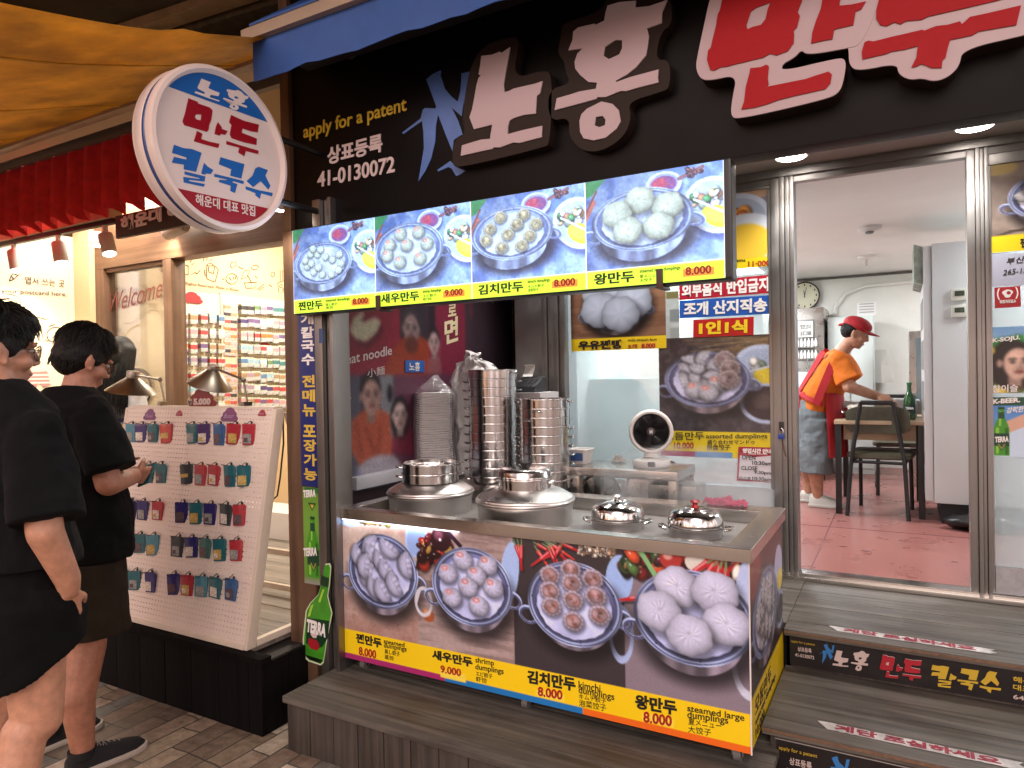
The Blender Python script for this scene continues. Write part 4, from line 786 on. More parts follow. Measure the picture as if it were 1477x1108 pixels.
# ------------------------------------------------------------------ pots, steamers and the other things round the counter
CHROME = steelmat('polished_steel', 'c6c4c3', .15, axis=2, sc=.5, amp=.05); ALU = steelmat('dull_aluminium', 'cbc8c6', .33, axis=2, sc=.4, amp=.1)
tb = thing('steel_table', 'steel work table behind the counter carrying the steamer towers', 'table', (-1.5, 3.4, .222))
ztb = .93; ta, tz = XS+.02, at(800, 700, Y=3.3).x
bx('table_top', STEEL, tb, ta, 3.09, ztb-.03, tz, 3.70, ztb, .004)
for x, y in ((ta+.03, 3.12), (tz-.04, 3.12), (ta+.03, 3.66), (tz-.04, 3.66)): MB().box(x-.016, y-.016, .222, x+.016, y+.016, ztb-.031).build('leg', STEEL, tb, bevel=.002)
def loop_handle(mb, c, ang, r, z, w=.045, d=.022, t=.0045):
    ca, sa = math.cos(ang), math.sin(ang); pts = []
    for i in range(9):
        a = -math.pi/2+math.pi*i/8; q = r+d*math.cos(a)*1.15-.001; s_ = w/2*math.sin(a)
        pts.append((c[0]+ca*q-sa*s_, c[1]+sa*q+ca*s_, z+.006*math.cos(a)))
    mb.tube(pts, t, 8)
def tier(c, r, h, label, group):
    t = thing('steamer_tier', label, 'steamer', c, group)
    MB().lathe([(r-.004, .003), (r, 0), (r, h*.80), (r+.0025, h*.82), (r+.0035, h*.9), (r+.002, h*.985), (r-.002, h), (r-.006, h*.98), (r-.005, h*.8), (r-.005, .012), (r-.009, .008), (0, .008), (0, .003)], c, 48).build('wall', CHROME, t, smooth=True, ang=50)
    for s_ in (0, math.pi):
        mb = MB(); loop_handle(mb, c, s_, r+.002, c[2]+h*.55); mb.build('handle', CHROME, t, smooth=True)
    return t
ordn = ['lowest', 'second from the bottom', 'third from the bottom', 'fourth from the bottom', 'fifth from the bottom', 'sixth from the bottom', 'seventh from the bottom', 'eighth from the bottom', 'ninth from the bottom', 'tenth from the bottom', 'eleventh from the bottom', 'twelfth from the bottom', 'topmost']
proto = None
Y1, Y2 = 3.24, 3.22
c1 = at(711, 600, Y=Y1); top1 = at(711, 533, Y=Y1-.05).z; n1 = 13; h1 = (top1-ztb)/n1
c2 = at(785, 600, Y=Y2); top2 = at(785, 575, Y=Y2-.05).z; h2 = h1; n2 = int(round((top2-ztb)/h1)); h2 = (top2-ztb)/n2
W1 = at(745, 600, Y=Y1)-at(676, 600, Y=Y1); r1 = .5*abs(W1.dot(_RT))*1.0; r2 = .5*abs((at(822, 600, Y=Y2)-at(749, 600, Y=Y2)).dot(_RT))
aim = math.atan2(_RT.y, _RT.x)
p1 = None
for k in range(n1):
    o = ordn[k] if k < n1-1 else 'topmost'; lb = f'steel steamer ring, {o} of the taller tower'
    rz = aim+random.choice([0, 0, .1, -.12, .2, 1.9 if k in (11,) else 0])
    if k == 12: rz = aim-.6
    if p1 is None: p1 = tier((c1.x, c1.y, ztb), r1, h1-.0006, lb, 'steamer rings of the two towers'); p1.rotation_euler = (0, 0, rz)
    else: dup(p1, (c1.x+random.uniform(-.002, .002), c1.y+random.uniform(-.002, .002), ztb+k*h1), rz, lb)
sc2 = r2/r1
for k in range(n2):
    o = ordn[k] if k < n2-1 else 'topmost'; lb = f'steel steamer ring, {o} of the shorter tower'
    rz = aim+random.choice([0, .12, -.1, .25, 0]);
    if k == n2-2: rz = aim-1.9
    if k == n2-3: rz = aim-2.35
    dup(p1, (c2.x+random.uniform(-.002, .002), c2.y+random.uniform(-.002, .002), ztb+k*h2), rz, lb, scale=(sc2, sc2, h2/h1))
# water basins: two big aluminium pots with domed lids, steamers on top
def big_pot(px, Yc, rimpy, R_, label, lidlab):
    c = at(px, 700, Y=Yc); zr = at(px, rimpy, Y=Yc).z; z0 = zi+.001
    t = thing('aluminium_pot', label, 'pot', (c.x, c.y, z0), 'big aluminium pots')
    MB().lathe([(0, 0), (R_*.88, 0), (R_*.90, .004), (R_*.93, .03), (R_*.955, zr-z0-.02), (R_*.985, zr-z0-.006), (R_*.985, zr-z0), (R_*.95, zr-z0), (R_*.93, zr-z0-.02), (R_*.9, .02), (0, .01)], (c.x, c.y, z0), 64).build('body', ALU, t, smooth=True, ang=50)
    l = thing('pot_lid', lidlab, 'lid', (c.x, c.y, zr), 'domed lids of the big pots')
    pr_ = [(0, .001), (R_*.9, .001), (R_*1.0, .002), (R_*1.005, .006), (R_*1.0, .011), (R_*.975, .013), (R_*.972, .018), (R_*.96, .022), (R_*.94, .023), (R_*.86, .034), (R_*.74, .046), (R_*.62, .054), (R_*.565, .056), (0, .056)]
    MB().lathe(pr_, (c.x, c.y, zr+.001), 64).build('dome', ALU, l, smooth=True, ang=60)
    return c, zr+.058
cL, zL = big_pot(621, 2.66, 711, .205, 'big aluminium pot set nearest the side wall', 'domed aluminium lid under the open double steamer')
cR, zR2 = big_pot(757, 2.60, 722, .212, 'big aluminium pot in the middle of the counter', 'domed aluminium lid under the closed steamer')
rs = .5*abs((at(660, 690, Y=2.62)-at(583, 690, Y=2.62)).dot(_RT))
q = dup(p1, (cL.x, cL.y, zL), aim+.25, 'lower ring of the open steamer on the big pot by the side wall', scale=(rs/r1, rs/r1, .95)); q['group'] = 'steamer rings on the big pots'
q = dup(p1, (cL.x, cL.y, zL+h1*.95), aim+.3, 'upper ring of the open steamer on the big pot by the side wall', scale=(rs/r1, rs/r1, .95)); q['group'] = 'steamer rings on the big pots'
rs2 = .5*abs((at(800, 690, Y=2.58)-at(722, 690, Y=2.58)).dot(_RT))
q = dup(p1, (cR.x, cR.y, zR2), aim-.35, 'single steamer ring with a lid on the middle big pot', scale=(rs2/r1, rs2/r1, .95)); q['group'] = 'steamer rings on the big pots'
l = thing('pot_lid', 'flat polished lid with a black knob on the single steamer', 'lid', (cR.x, cR.y, zR2+h1*.95))  # lid of the single steamer ring, not of a pot
MB().lathe([(0, 0), (rs2*1.02, 0), (rs2*1.025, .006), (rs2*1.0, .009), (rs2*.985, .024), (rs2*.93, .033), (rs2*.8, .037), (0, .040)], (cR.x, cR.y, zR2+h1*.95), 56).build('dome', CHROME, l, smooth=True, ang=50)
MB().lathe([(0, .04), (.010, .04), (.012, .047), (.02, .054), (.02, .060), (.012, .064), (0, .064)], (cR.x, cR.y, zR2+h1*.95), 24).build('knob', RUBBER, l, smooth=True)
def lidded(px, py, Yc, wpx, label, knobm, red):
    c = at(px, py, Y=Yc); r = .5*abs((at(px+wpx/2, py, Y=Yc)-at(px-wpx/2, py, Y=Yc)).dot(_RT)); z0 = zi+.001; zr = at(px, py, Y=Yc).z
    t = thing('lidded_pot', label, 'pot', (c.x, c.y, z0), 'polished lidded pots')
    h = zr-z0
    MB().lathe([(0, 0), (r*.90, 0), (r*.94, .008), (r*.95, h*.55), (r*.955, h*.56), (r*.95, h*.6), (r*.965, h-.012), (r*1.02, h-.006), (r*1.02, h-.001), (r*.95, h), (r*.9, h-.01), (0, h-.02)], (c.x, c.y, z0), 56).build('body', CHROME, t, smooth=True, ang=50)
    ld = MB().lathe([(0, .0), (r*.97, 0), (r*.985, .005), (r*.975, .012), (r*.96, .022), (r*.90, .040), (r*.80, .052), (r*.66, .058), (r*.645, .0595), (r*.62, .059), (r*.5, .0625), (r*.485, .064), (r*.46, .0635), (r*.33, .0665), (r*.31, .068), (r*.28, .067), (0, .07)] if red else [(0, .0), (r*.97, 0), (r*.985, .005), (r*.975, .012), (r*.955, .03), (r*.88, .048), (r*.74, .057), (r*.52, .061), (r*.50, .063), (r*.47, .061), (0, .066)], (c.x, c.y, zr+.0005), 56).build('lid', CHROME, t, smooth=True, ang=60)
    kb = MB().lathe([(0, .066), (.017, .067), (.014, .072), (.009, .077), (.013, .083), (.019, .088), (.017, .094), (0, .096)], (c.x, c.y, zr), 8).build('knob', knobm, ld, smooth=not red)
    for s_ in (-.25, math.pi-.25):
        mb = MB(); loop_handle(mb, (c.x, c.y), aim+s_, r*1.0, zr-.012, .075, .026, .006); mb.build('handle', CHROME, t, smooth=True)
    return t
lidded(891, 747, 2.66, 84, 'polished pot with a steel knob on its domed lid', CHROME, False)
lidded(1003, 757, 2.64, 92, 'polished pot with a red knob on its ribbed lid', mat('red_knob', 'a3121c', .25, coat=.5), True)
# shelf with the fan
zs = at(900, 672, Y=3.42).z; fx0, fx1 = at(822, 680, Y=3.3).x, at(978, 680, Y=3.3).x
sh = thing('steel_shelf', 'raised steel shelf behind the counter holding the white fan', 'shelf', ((fx0+fx1)/2, 3.4, .222))
bx('shelf_top', STEELH, sh, fx0, 3.28, zs-.045, fx1, 3.62, zs, .004)
for x in (fx0+.02, fx1-.045):
    for y in (3.285, 3.575): MB().box(x, y, .222, x+.04, y+.04, zs-.0455).build('leg', STEEL, sh, bevel=.002)
fc = at(939, 622, Y=3.44); fr = .5*abs((at(974, 622, Y=3.44)-at(904, 622, Y=3.44)).dot(_RT))
fan = thing('table_fan', 'round white desk fan with black blades', 'fan', (fc.x, fc.y, zs))
MB().lathe([(0, 0), (fr*.80, 0), (fr*.84, .006), (fr*.86, .02), (fr*.82, .034), (fr*.6, .042), (.03, .046), (0, .046)], (fc.x, fc.y, zs+.001), 40).build('base', WHITEP, fan, smooth=True)
MB().tube([(fc.x, fc.y, zs+.044), (fc.x, fc.y+.01, fc.z-fr*.8)], [.04, .032], 20).build('stem', WHITEP, fan, smooth=True)
ax = (CAM-fc); ax.z = .0; ax = ax.normalized(); rot = Vector((0, 0, 1)).rotation_difference(ax).to_matrix()
MB().lathe([(fr*.80, .03), (fr*.84, .045), (fr*.92, .045), (fr, .03), (fr*1.0, 0), (fr*.94, -.04), (fr*.7, -.075), (fr*.3, -.09), (0, -.09), (0, -.08), (fr*.68, -.066), (fr*.80, -.03)], fc, 56, rot).build('housing', WHITEP, fan, smooth=True, ang=50)
mb = MB()
for i in range(60):                                   # spiral guard bars
    a0 = 2*math.pi*i/60; mb.tube([fc+rot @ Vector((fr*(.2+.62*t)*math.cos(a0+.55*t), fr*(.2+.62*t)*math.sin(a0+.55*t), .036+.006*math.sin(math.pi*t))) for t in (0, .25, .5, .75, 1)], .0011, 5)
for q in (.45, .64): mb.tube([fc+rot @ Vector((fr*q*math.cos(2*math.pi*i/40), fr*q*math.sin(2*math.pi*i/40), .036)) for i in range(40)], .001, 5, closed=True)
mb.build('guard', mat('fan_black', '0e0e10', .3), fan, smooth=True)
MB().lathe([(0, .03), (fr*.2, .03), (fr*.21, .036), (fr*.19, .042), (0, .044)], fc, 28, rot).build('hub_cap', mat('fan_hub', '2a2226', .35), fan, smooth=True)
mb = MB()
for i in range(7):
    a = 2*math.pi*i/7; rs_ = []
    for t in range(7):
        q = fr*(.16+.6*t/6); w = .30+.25*t/6; rs_.append([fc+rot @ Vector((q*math.cos(a+s_*w+.1*t/6), q*math.sin(a+s_*w+.1*t/6), .0+s_*.018+dz)) for s_, dz in ((-1, 0), (0, .004), (1, 0), (0, -.003))])
    mb.rings(rs_)
mb.build('blades', MATS['fan_black'], fan, smooth=True)
MB().lathe([(0, -.026), (fr*.795, -.026), (fr*.795, -.029), (0, -.029)], fc, 40, rot).build('back_plate', MATS['fan_black'], fan)
U_ = rot @ Vector((0, 1, 0)); rt_ = Vector((0, 0, 1)).cross(ax).normalized(); b_ = fc+ax*.0455
text(fan, 'H', b_-rt_*.007+Vector((0, 0, -.009)), b_+rt_*.007+Vector((0, 0, -.009)), b_-rt_*.007+Vector((0, 0, .009)), KW, bold=.05, name='emblem')
bb = fc+ax*(fr*.85); bx('control_panel', mat('dark_gloss', '1c0f12', .2), fan, bb.x-.018, bb.y-.008, zs+.012, bb.x+.018, bb.y+.006, zs+.036, .003)
# foam containers in their plastic bag
FOAM = mat('white_foam', 'f2eeee', .55, sss=.1)
fcx = at(626, 640, Y=3.24); zt0 = ztb; nT = 38; topz = at(626, 566, Y=3.2).z; dz = (topz-ztb)/nT
def rrect(cx, cy, a, b, r, z, rot_, n=5):
    pts = []
    for k, (sx_, sy_) in enumerate(((1, 1), (-1, 1), (-1, -1), (1, -1))):
        for i in range(n): t = math.pi/2*(k+i/(n-1)); x, y = sx_*(a-r)+r*math.cos(t), sy_*(b-r)+r*math.sin(t); pts.append(Vector((cx+x*math.cos(rot_)-y*math.sin(rot_), cy+x*math.sin(rot_)+y*math.cos(rot_), z)))
    return pts
rt0 = R(42); mb = MB(); X_, Y_ = fcx.x, fcx.y
mb.rings([rrect(X_, Y_, a, b, r, ztb+z, rt0) for a, b, r, z in ((.085, .068, .02, .0), (.090, .073, .022, .008), (.100, .083, .025, .0085), (.100, .083, .025, .0108), (.088, .071, .02, .0108), (.083, .066, .02, .004))])
f0 = mb.build('foam_container', FOAM, None, bevel=0); tag(f0, 'white foam take-away tray, one of the tall bagged stack', 'food container', 'foam trays stacked in the plastic bag')
for k in range(1, nT): dup(f0, f0.location+Vector((random.uniform(-.002, .002), random.uniform(-.002, .002), k*dz)))
def bagmat():
    m = bpy.data.materials.new('clear_bag'); m.use_nodes = True; t = m.node_tree; t.nodes.clear(); MATS['clear_bag'] = m
    o = t.nodes.new('ShaderNodeOutputMaterial'); tr = t.nodes.new('ShaderNodeBsdfTransparent'); gl = t.nodes.new('ShaderNodeBsdfGlossy'); gl.inputs['Roughness'].default_value = .12; df = t.nodes.new('ShaderNodeBsdfDiffuse'); df.inputs[0].default_value = (.75, .72, .73, 1)
    lw = t.nodes.new('ShaderNodeLayerWeight'); lw.inputs[0].default_value = .35; n = t.nodes.new('ShaderNodeTexNoise'); n.inputs['Scale'].default_value = 26; n.inputs['Detail'].default_value = 6; tc = t.nodes.new('ShaderNodeTexCoord'); t.links.new(tc.outputs['Object'], n.inputs[0])
    bu = t.nodes.new('ShaderNodeBump'); bu.inputs['Strength'].default_value = .8; bu.inputs['Distance'].default_value = .02; t.links.new(n.outputs[0], bu.inputs['Height']); t.links.new(bu.outputs[0], gl.inputs['Normal']); t.links.new(bu.outputs[0], lw.inputs['Normal'])
    m1 = t.nodes.new('ShaderNodeMixShader'); m1.inputs[0].default_value = .5; t.links.new(gl.outputs[0], m1.inputs[1]); t.links.new(df.outputs[0], m1.inputs[2])
    mr = t.nodes.new('ShaderNodeMapRange'); mr.inputs[3].default_value = .05; mr.inputs[4].default_value = .6; t.links.new(lw.outputs['Facing'], mr.inputs[0])
    m2 = t.nodes.new('ShaderNodeMixShader'); t.links.new(mr.outputs[0], m2.inputs[0]); t.links.new(tr.outputs[0], m2.inputs[1]); t.links.new(m1.outputs[0], m2.inputs[2]); t.links.new(m2.outputs[0], o.inputs[0]); return m
BAG = bagmat()
def crumple(v, a, s_): n_ = mnoise.noise_vector(v*s_); n2_ = mnoise.noise_vector(v*s_*3.1); return v+(n_+n2_*.45)*a
mb = MB(); rs_ = []
for i in range(30):
    t = i/29; z = ztb+.004+t*(topz-ztb+.09); k = 1.0 if z < topz-.01 else max(.12, 1-((z-topz+.01)/.1)**1.2*.9)
    rs_.append([crumple(p, .012, 9) for p in rrect(X_+.02*(1-k), Y_+.01*(1-k), .116*k, .10*k, .05*k, z, rt0, 14)])
mb.rings(rs_); b_ = mb.build('plastic_bag', BAG, None, smooth=True, ang=180); tag(b_, 'clear plastic bag pulled over the tray stack', 'plastic bag')
mb = MB(); bc = at(690, 535, Y=3.45)
WB = mat('white_bag', 'e6e2e2', .4, trans=.15, bump=.5, bscale=25)
for i in range(1): mb.rings([[crumple(Vector((bc.x+.155*q*math.cos(a)-.03, bc.y+.09*q*math.sin(a), z)), .035, 7)+mnoise.noise_vector(Vector((q*9*math.cos(a), q*9*math.sin(a), z*16)))*.022 for a in (2*math.pi*j/72 for j in range(72))] for q, z in ((.2, ztb+.002), (.8, ztb+.01), *[(.85+.1*t, ztb+.05+(bc.z-.1-ztb-.05)*t) for t in np.linspace(0, 1, 14)], (1.0, bc.z-.07), (1.0, bc.z-.05), (.95, bc.z-.02), (.85, bc.z+.005), (.7, bc.z+.03), (.5, bc.z+.05), (.35, bc.z+.07), (.2, bc.z+.085), (.3, bc.z+.11), (.1, bc.z+.12))])
w_ = mb.build('white_bag', WB, None, smooth=True, ang=180); tag(w_, 'white plastic bag of take-away boxes behind the taller tower', 'plastic bag')
# card printer on a white box
zb1 = at(760, 566, Y=3.5).z; bx0, bx1 = at(737, 560, Y=3.5).x, at(788, 560, Y=3.5).x
o = bx('paper_box', mat('white_card', 'c2bcbd', .6), None, bx0, 3.42, ztb+.001, bx1, 3.66, zb1, .004); tag(o, 'white carton under the black card printer', 'box')
pr_ = thing('card_printer', 'small black receipt printer with white paper curling out', 'printer', ((bx0+bx1)/2-.02, 3.5, zb1))
X0 = at(744, 545, Y=3.5).x; X1 = at(777, 545, Y=3.5).x; zz = at(760, 548, Y=3.5).z
mb = MB(); mb.rings([[Vector((x, y, z)) for y, z in ((3.44, zb1+.001), (3.58, zb1+.001), (3.58, zz+.02), (3.46, zb1+.035))] for x in (X0, X1)]); mb.build('body', mat('printer_black', '1a1a1f', .4), pr_, bevel=.004)
mb = MB()
for r_ in range(4):
    for c_ in range(4): x = X0+.025+c_*(X1-X0-.05)/3.4; y = 3.462+r_*.022; z = zb1+.035+(zz+.02-zb1-.035)*(y-3.46)/.12; mb.box(x, y, z, x+.014, y+.012, z+.004)
mb.build('keys', mat('grey_keys', '4b4b52', .5), pr_)
mb = MB(); mb.rings([[Vector((x, 3.56+.05*math.sin(t*2)-.02*t, zz+.018+.07*math.sin(t*1.5)+d)) for x in (X0+.012, X0+.075)]+[Vector((x, 3.562+.05*math.sin(t*2)-.02*t, zz+.0186+.07*math.sin(t*1.5)+d)) for x in (X0+.075, X0+.012)] for t, d in ((0, 0), (.3, 0), (.6, 0), (.9, 0), (1.2, 0))]); mb.build('paper', WHITEP, pr_)
# round steel trays leaning on the window board, small clutter
def tray(px, py, Yc, wpx, lab, tilt=R(16)):
    c = at(px, py, Y=Yc); r = .5*abs((at(px+wpx/2, py, Y=Yc)-at(px-wpx/2, py, Y=Yc)).dot(_RT)); M = Matrix.Rotation(R(90)-tilt, 3, 'X')
    t = thing('round_tray', lab, 'tray', c, 'round steel trays behind the counter')
    MB().lathe([(0, 0), (r*.90, 0), (r*.95, .012), (r, .014), (r*1.01, .018), (r*.99, .022), (r*.94, .018), (r*.88, .006), (0, .006)], c, 56, M).build('dish', STEEL, t, smooth=True, ang=50)
tray(948, 708, 3.70, 108, 'large round steel tray leaning behind the fan shelf'); tray(866, 716, 3.68, 74, 'smaller round steel tray leaning beside the shorter tower')
mb = MB(); c = at(972, 706, Y=3.4); mb.ell((c.x, 3.45, c.z-.01), .075, .06, .06, n=26, k=16)
for v in mb.b.verts: v.co = crumple(v.co.copy(), .03, 14)
o = mb.build('crumpled_bag', BAG, None, smooth=True, ang=180); tag(o, 'crumpled clear bag under the end of the fan shelf', 'plastic bag')
z0 = c.z-.075
o = bx('bag_ledge', STEEL, None, c.x-.12, 3.36, .95, c.x+.12, 3.56, z0+.003); tag(o, 'short steel ledge carrying the crumpled bag', 'ledge')
bx('support', STEEL, o, c.x-.02, 3.44, .222, c.x+.02, 3.48, .949)
p = at(838, 662, Y=3.45); bn = thing('plastic_bin', 'small white bin with blue side at the far end of the shelf', 'bin', (p.x, 3.45, zs))
mb = MB(); mb.rings([rrect(p.x, 3.45, a, b, .015, zs+z, 0) for a, b, z in ((.045, .05, .001), (.055, .06, .07), (.059, .064, .072), (.059, .064, .078), (.05, .055, .078), (.04, .045, .01))]); mb.build('tub', WHITEP, bn, smooth=True)
bx('blue_label', mat('bin_blue', '3a5a92', .4), bn, p.x-.03, 3.384, zs+.02, p.x+.035, 3.394, zs+.06, .001)
def cloth(px, py, Yc, Zc, a, b, m, label, name, seed=0):
    c = at(px, py, Z=Zc); mb = MB(); n = 26; g = []
    for i in range(n):
        row = []
        for j in range(n):
            u, v = (i/(n-1)-.5)*2, (j/(n-1)-.5)*2; e_ = max(0, 1-max(abs(u), abs(v))**3)
            w = abs(mnoise.noise(Vector((u*1.7+seed, v*1.7, 3))))*.075*e_+abs(mnoise.noise(Vector((u*4+seed, v*4, 9))))*.022
            row.append(mb.b.verts.new((c.x+a*u*(1+.25*mnoise.noise(Vector((v*2, seed, 1)))), c.y+b*v*(1+.3*mnoise.noise(Vector((u*2, seed, 5)))), Zc+.003+w)))
        g.append(row)
    for i in range(n-1):
        for j in range(n-1): mb.b.faces.new((g[i][j], g[i+1][j], g[i+1][j+1], g[i][j+1]))
    r = bmesh.ops.solidify(mb.b, geom=mb.b.faces[:], thickness=.002)
    o = mb.build(name, m, None, smooth=True, ang=180); tag(o, label, 'cloth'); return o
cloth(1047, 728, 0, ZR+.001, .085, .045, mat('pink_cloth', 'd4607f', .8, var=.15, vscale=40, bump=.5, bscale=300), 'bright pink cleaning cloth crumpled on the counter corner', 'cleaning_cloth', 2)
cloth(893, 668, 0, zs, .035, .03, mat('white_rag', 'b8b0aa', .8), 'grey white rag beside the fan', 'rag', 7)
# side wall print: the owners and a noodle banner
def wall_paint(cv):
    p = cv.p; W, Hh = cv.W, cv.H; cv.grain('5a5a6e', '47475a', 8, 2)
    y = p(500, 541)[1]; cv.mix(sm(y+.004, y-.004, cv.v), '8e1c34'); Q = lambda x, yy: p(480+x*.26159, 430+yy*.26159)
    n = cv.noise(5, 3); cv.c *= (.85+.3*n)[..., None]
    # right strip: shelves with bottles
    a = Q(725, 100)[0]; k = sm(a-.01, a+.01, cv.u)*(cv.v < y+.1); cv.mix(k, '3a2834')
    for i in range(9): cv.ell(a+.08+.09*(i % 4), .12+.12*(i//4), .022, .055, ['7a6a78', '9a8a96', '5a2a3a'][i % 3], 0, .2)
    # noodle stroke
    L_ = [Q(*q) for q in ((90, 180), (110, 110), (160, 70), (175, 95), (150, 125), (175, 130), (230, 105), (265, 130), (240, 190), (180, 243), (120, 225))]; cv.polyg([(x+.02, v+.03) for x, v in L_], '3a0a18', .6); cv.polyg(L_, 'd9d4b4')
    # man in orange above
    c = Q(430, 160); cv.rect(Q(365, 0)[0], -1, Q(520, 0)[0], Q(0, 200)[1], '2a2430'); cv.polyg([Q(*q) for q in ((270, 425), (330, 280), (400, 205), (480, 210), (530, 240), (530, 425))], '9a3320'); cv.face(c[0], c[1], .19, '9a7e80', '3a3038'); cv.ell(c[0], c[1]+.10, .06, .05, '5a2620', 0, .5)
    # woman and script banner
    cv.rect(Q(530, 0)[0], -1, Q(715, 0)[0], y, '7a1c34'); cv.rect(Q(522, 0)[0], -1, Q(560, 0)[0], Q(0, 160)[1], '1c1620'); cv.polyg([Q(*q) for q in ((520, 425), (525, 330), (590, 320), (600, 425))], '8a4a52'); q = Q(556, 240); cv.face(q[0], q[1], .14, 'c0a0a2', '1c1418')
    # lower half: couple with dough
    cv.rect(0, y, Q(325, 0)[0], Hh, '4a4e62', .6); cv.rect(Q(140, 0)[0], y, Q(165, 0)[0], Hh, '2a2c3a'); cv.rect(Q(250, 0)[0], y, Q(320, 0)[0], y+.5, '8a9098', .8); cv.rect(Q(325, 0)[0], y, W, Hh, '5a2a44'); cv.pe(480+312*.26159, 430+525*.26159, 4, 13, '16141c', 0, .2)
    cv.polyg([Q(*q) for q in ((90, 830), (100, 680), (150, 630), (200, 605), (250, 605), (310, 640), (330, 860), (240, 960), (150, 930))], 'b0503a'); 
    for a, b in (((180, 720), (230, 850)), ((260, 700), (250, 860)), ((130, 700), (150, 850))): cv.line(Q(*a), Q(*b), .03, '8a3a2c', .6)
    q = Q(207, 530); cv.face(q[0], q[1], .20, 'b8928a', '17141a', False, .03)
    cv.polyg([Q(*q) for q in ((320, 860), (330, 730), (365, 690), (420, 700), (450, 860))], '7a2038'); q = Q(368, 640); cv.face(q[0], q[1], .165, 'c8aca8', '141116', True)
    cv.pe(480+250*.26159, 430+960*.26159, 32, 24, '7f84a4', 0, .05); cv.pe(480+255*.26159, 430+928*.26159, 29, 16, 'a9a4b4', 0, .1); n = cv.noise(18, 21); cv.mix(.5*sm(.5, .6, n)*sm(1, .9, cv.rr(*Q(255, 928), .2, .05)), 'c4c0ca')
    cv.pe(480+60*.26159, 430+1030*.26159, 12, 4, 'b0acba', 0, .2)
    cv.c = cv.c*.80+.09; cv.finish(3, .05)
def xw(x, y): return at(x, y, X=XS)
wo = Vector((XS+.003, 2.42, 2.3)); wp = panel('wall_print', wo, (0, YE-.02-wo.y, 0), (0, 0, -(2.3-.93)), wall_paint, None, dict(X=XS), .0075)
tag(wp, 'big photo print of smiling noodle makers on the recess side wall', 'wall print')
KI = mat('print_ivory', 'd8d2d2', .5)
def wt(body, bl, br, tl, m, **k):
    Q = lambda x, yy: at(480+x*.26159, 430+yy*.26159, X=XS+.003); text(wp, body, Q(*bl), Q(*br), Q(*tl), m, **k)
wt('eat noodle', (72, 368), (325, 312), (72, 312), KI, bold=.01); wt('小麵', (190, 440), (285, 420), (190, 392), KI); wt('소', (52, 560), (100, 553), (52, 510), KI); wt('면', (615, 260), (690, 235), (615, 120), mat('print_cream', 'd8cfa8', .5), bold=.03); wt('로', (635, 105), (680, 95), (635, 35), MATS['print_cream'], bold=.03)
st = thing('blue_plate', 'small blue name plate stuck on the photo print', 'plate', xw(598, 528)); Q0, Q1, Q2 = [at(480+x*.26159, 430+y*.26159, X=XS+.004) for x, y in ((397, 410), (503, 410), (397, 343))]
MB().obox(Q0, Q1-Q0, Q2-Q0, (.004, 0, 0)).build('plate', mat('plate_blue', '2f62b0', .35), st, bevel=.001)
Q = lambda x, yy: at(480+x*.26159, 430+yy*.26159, X=XS+.0085)
text(st, '노홍', Q(420, 402), Q(480, 402), Q(420, 352), KW, bold=.02)
lg = bx('wall_ledge', WHITEM, None, XS+.001, 2.63, zrim+.012, XS+.055, 3.6, zrim+.075, .004); tag(lg, 'white ledge running along the foot of the photo print', 'ledge')
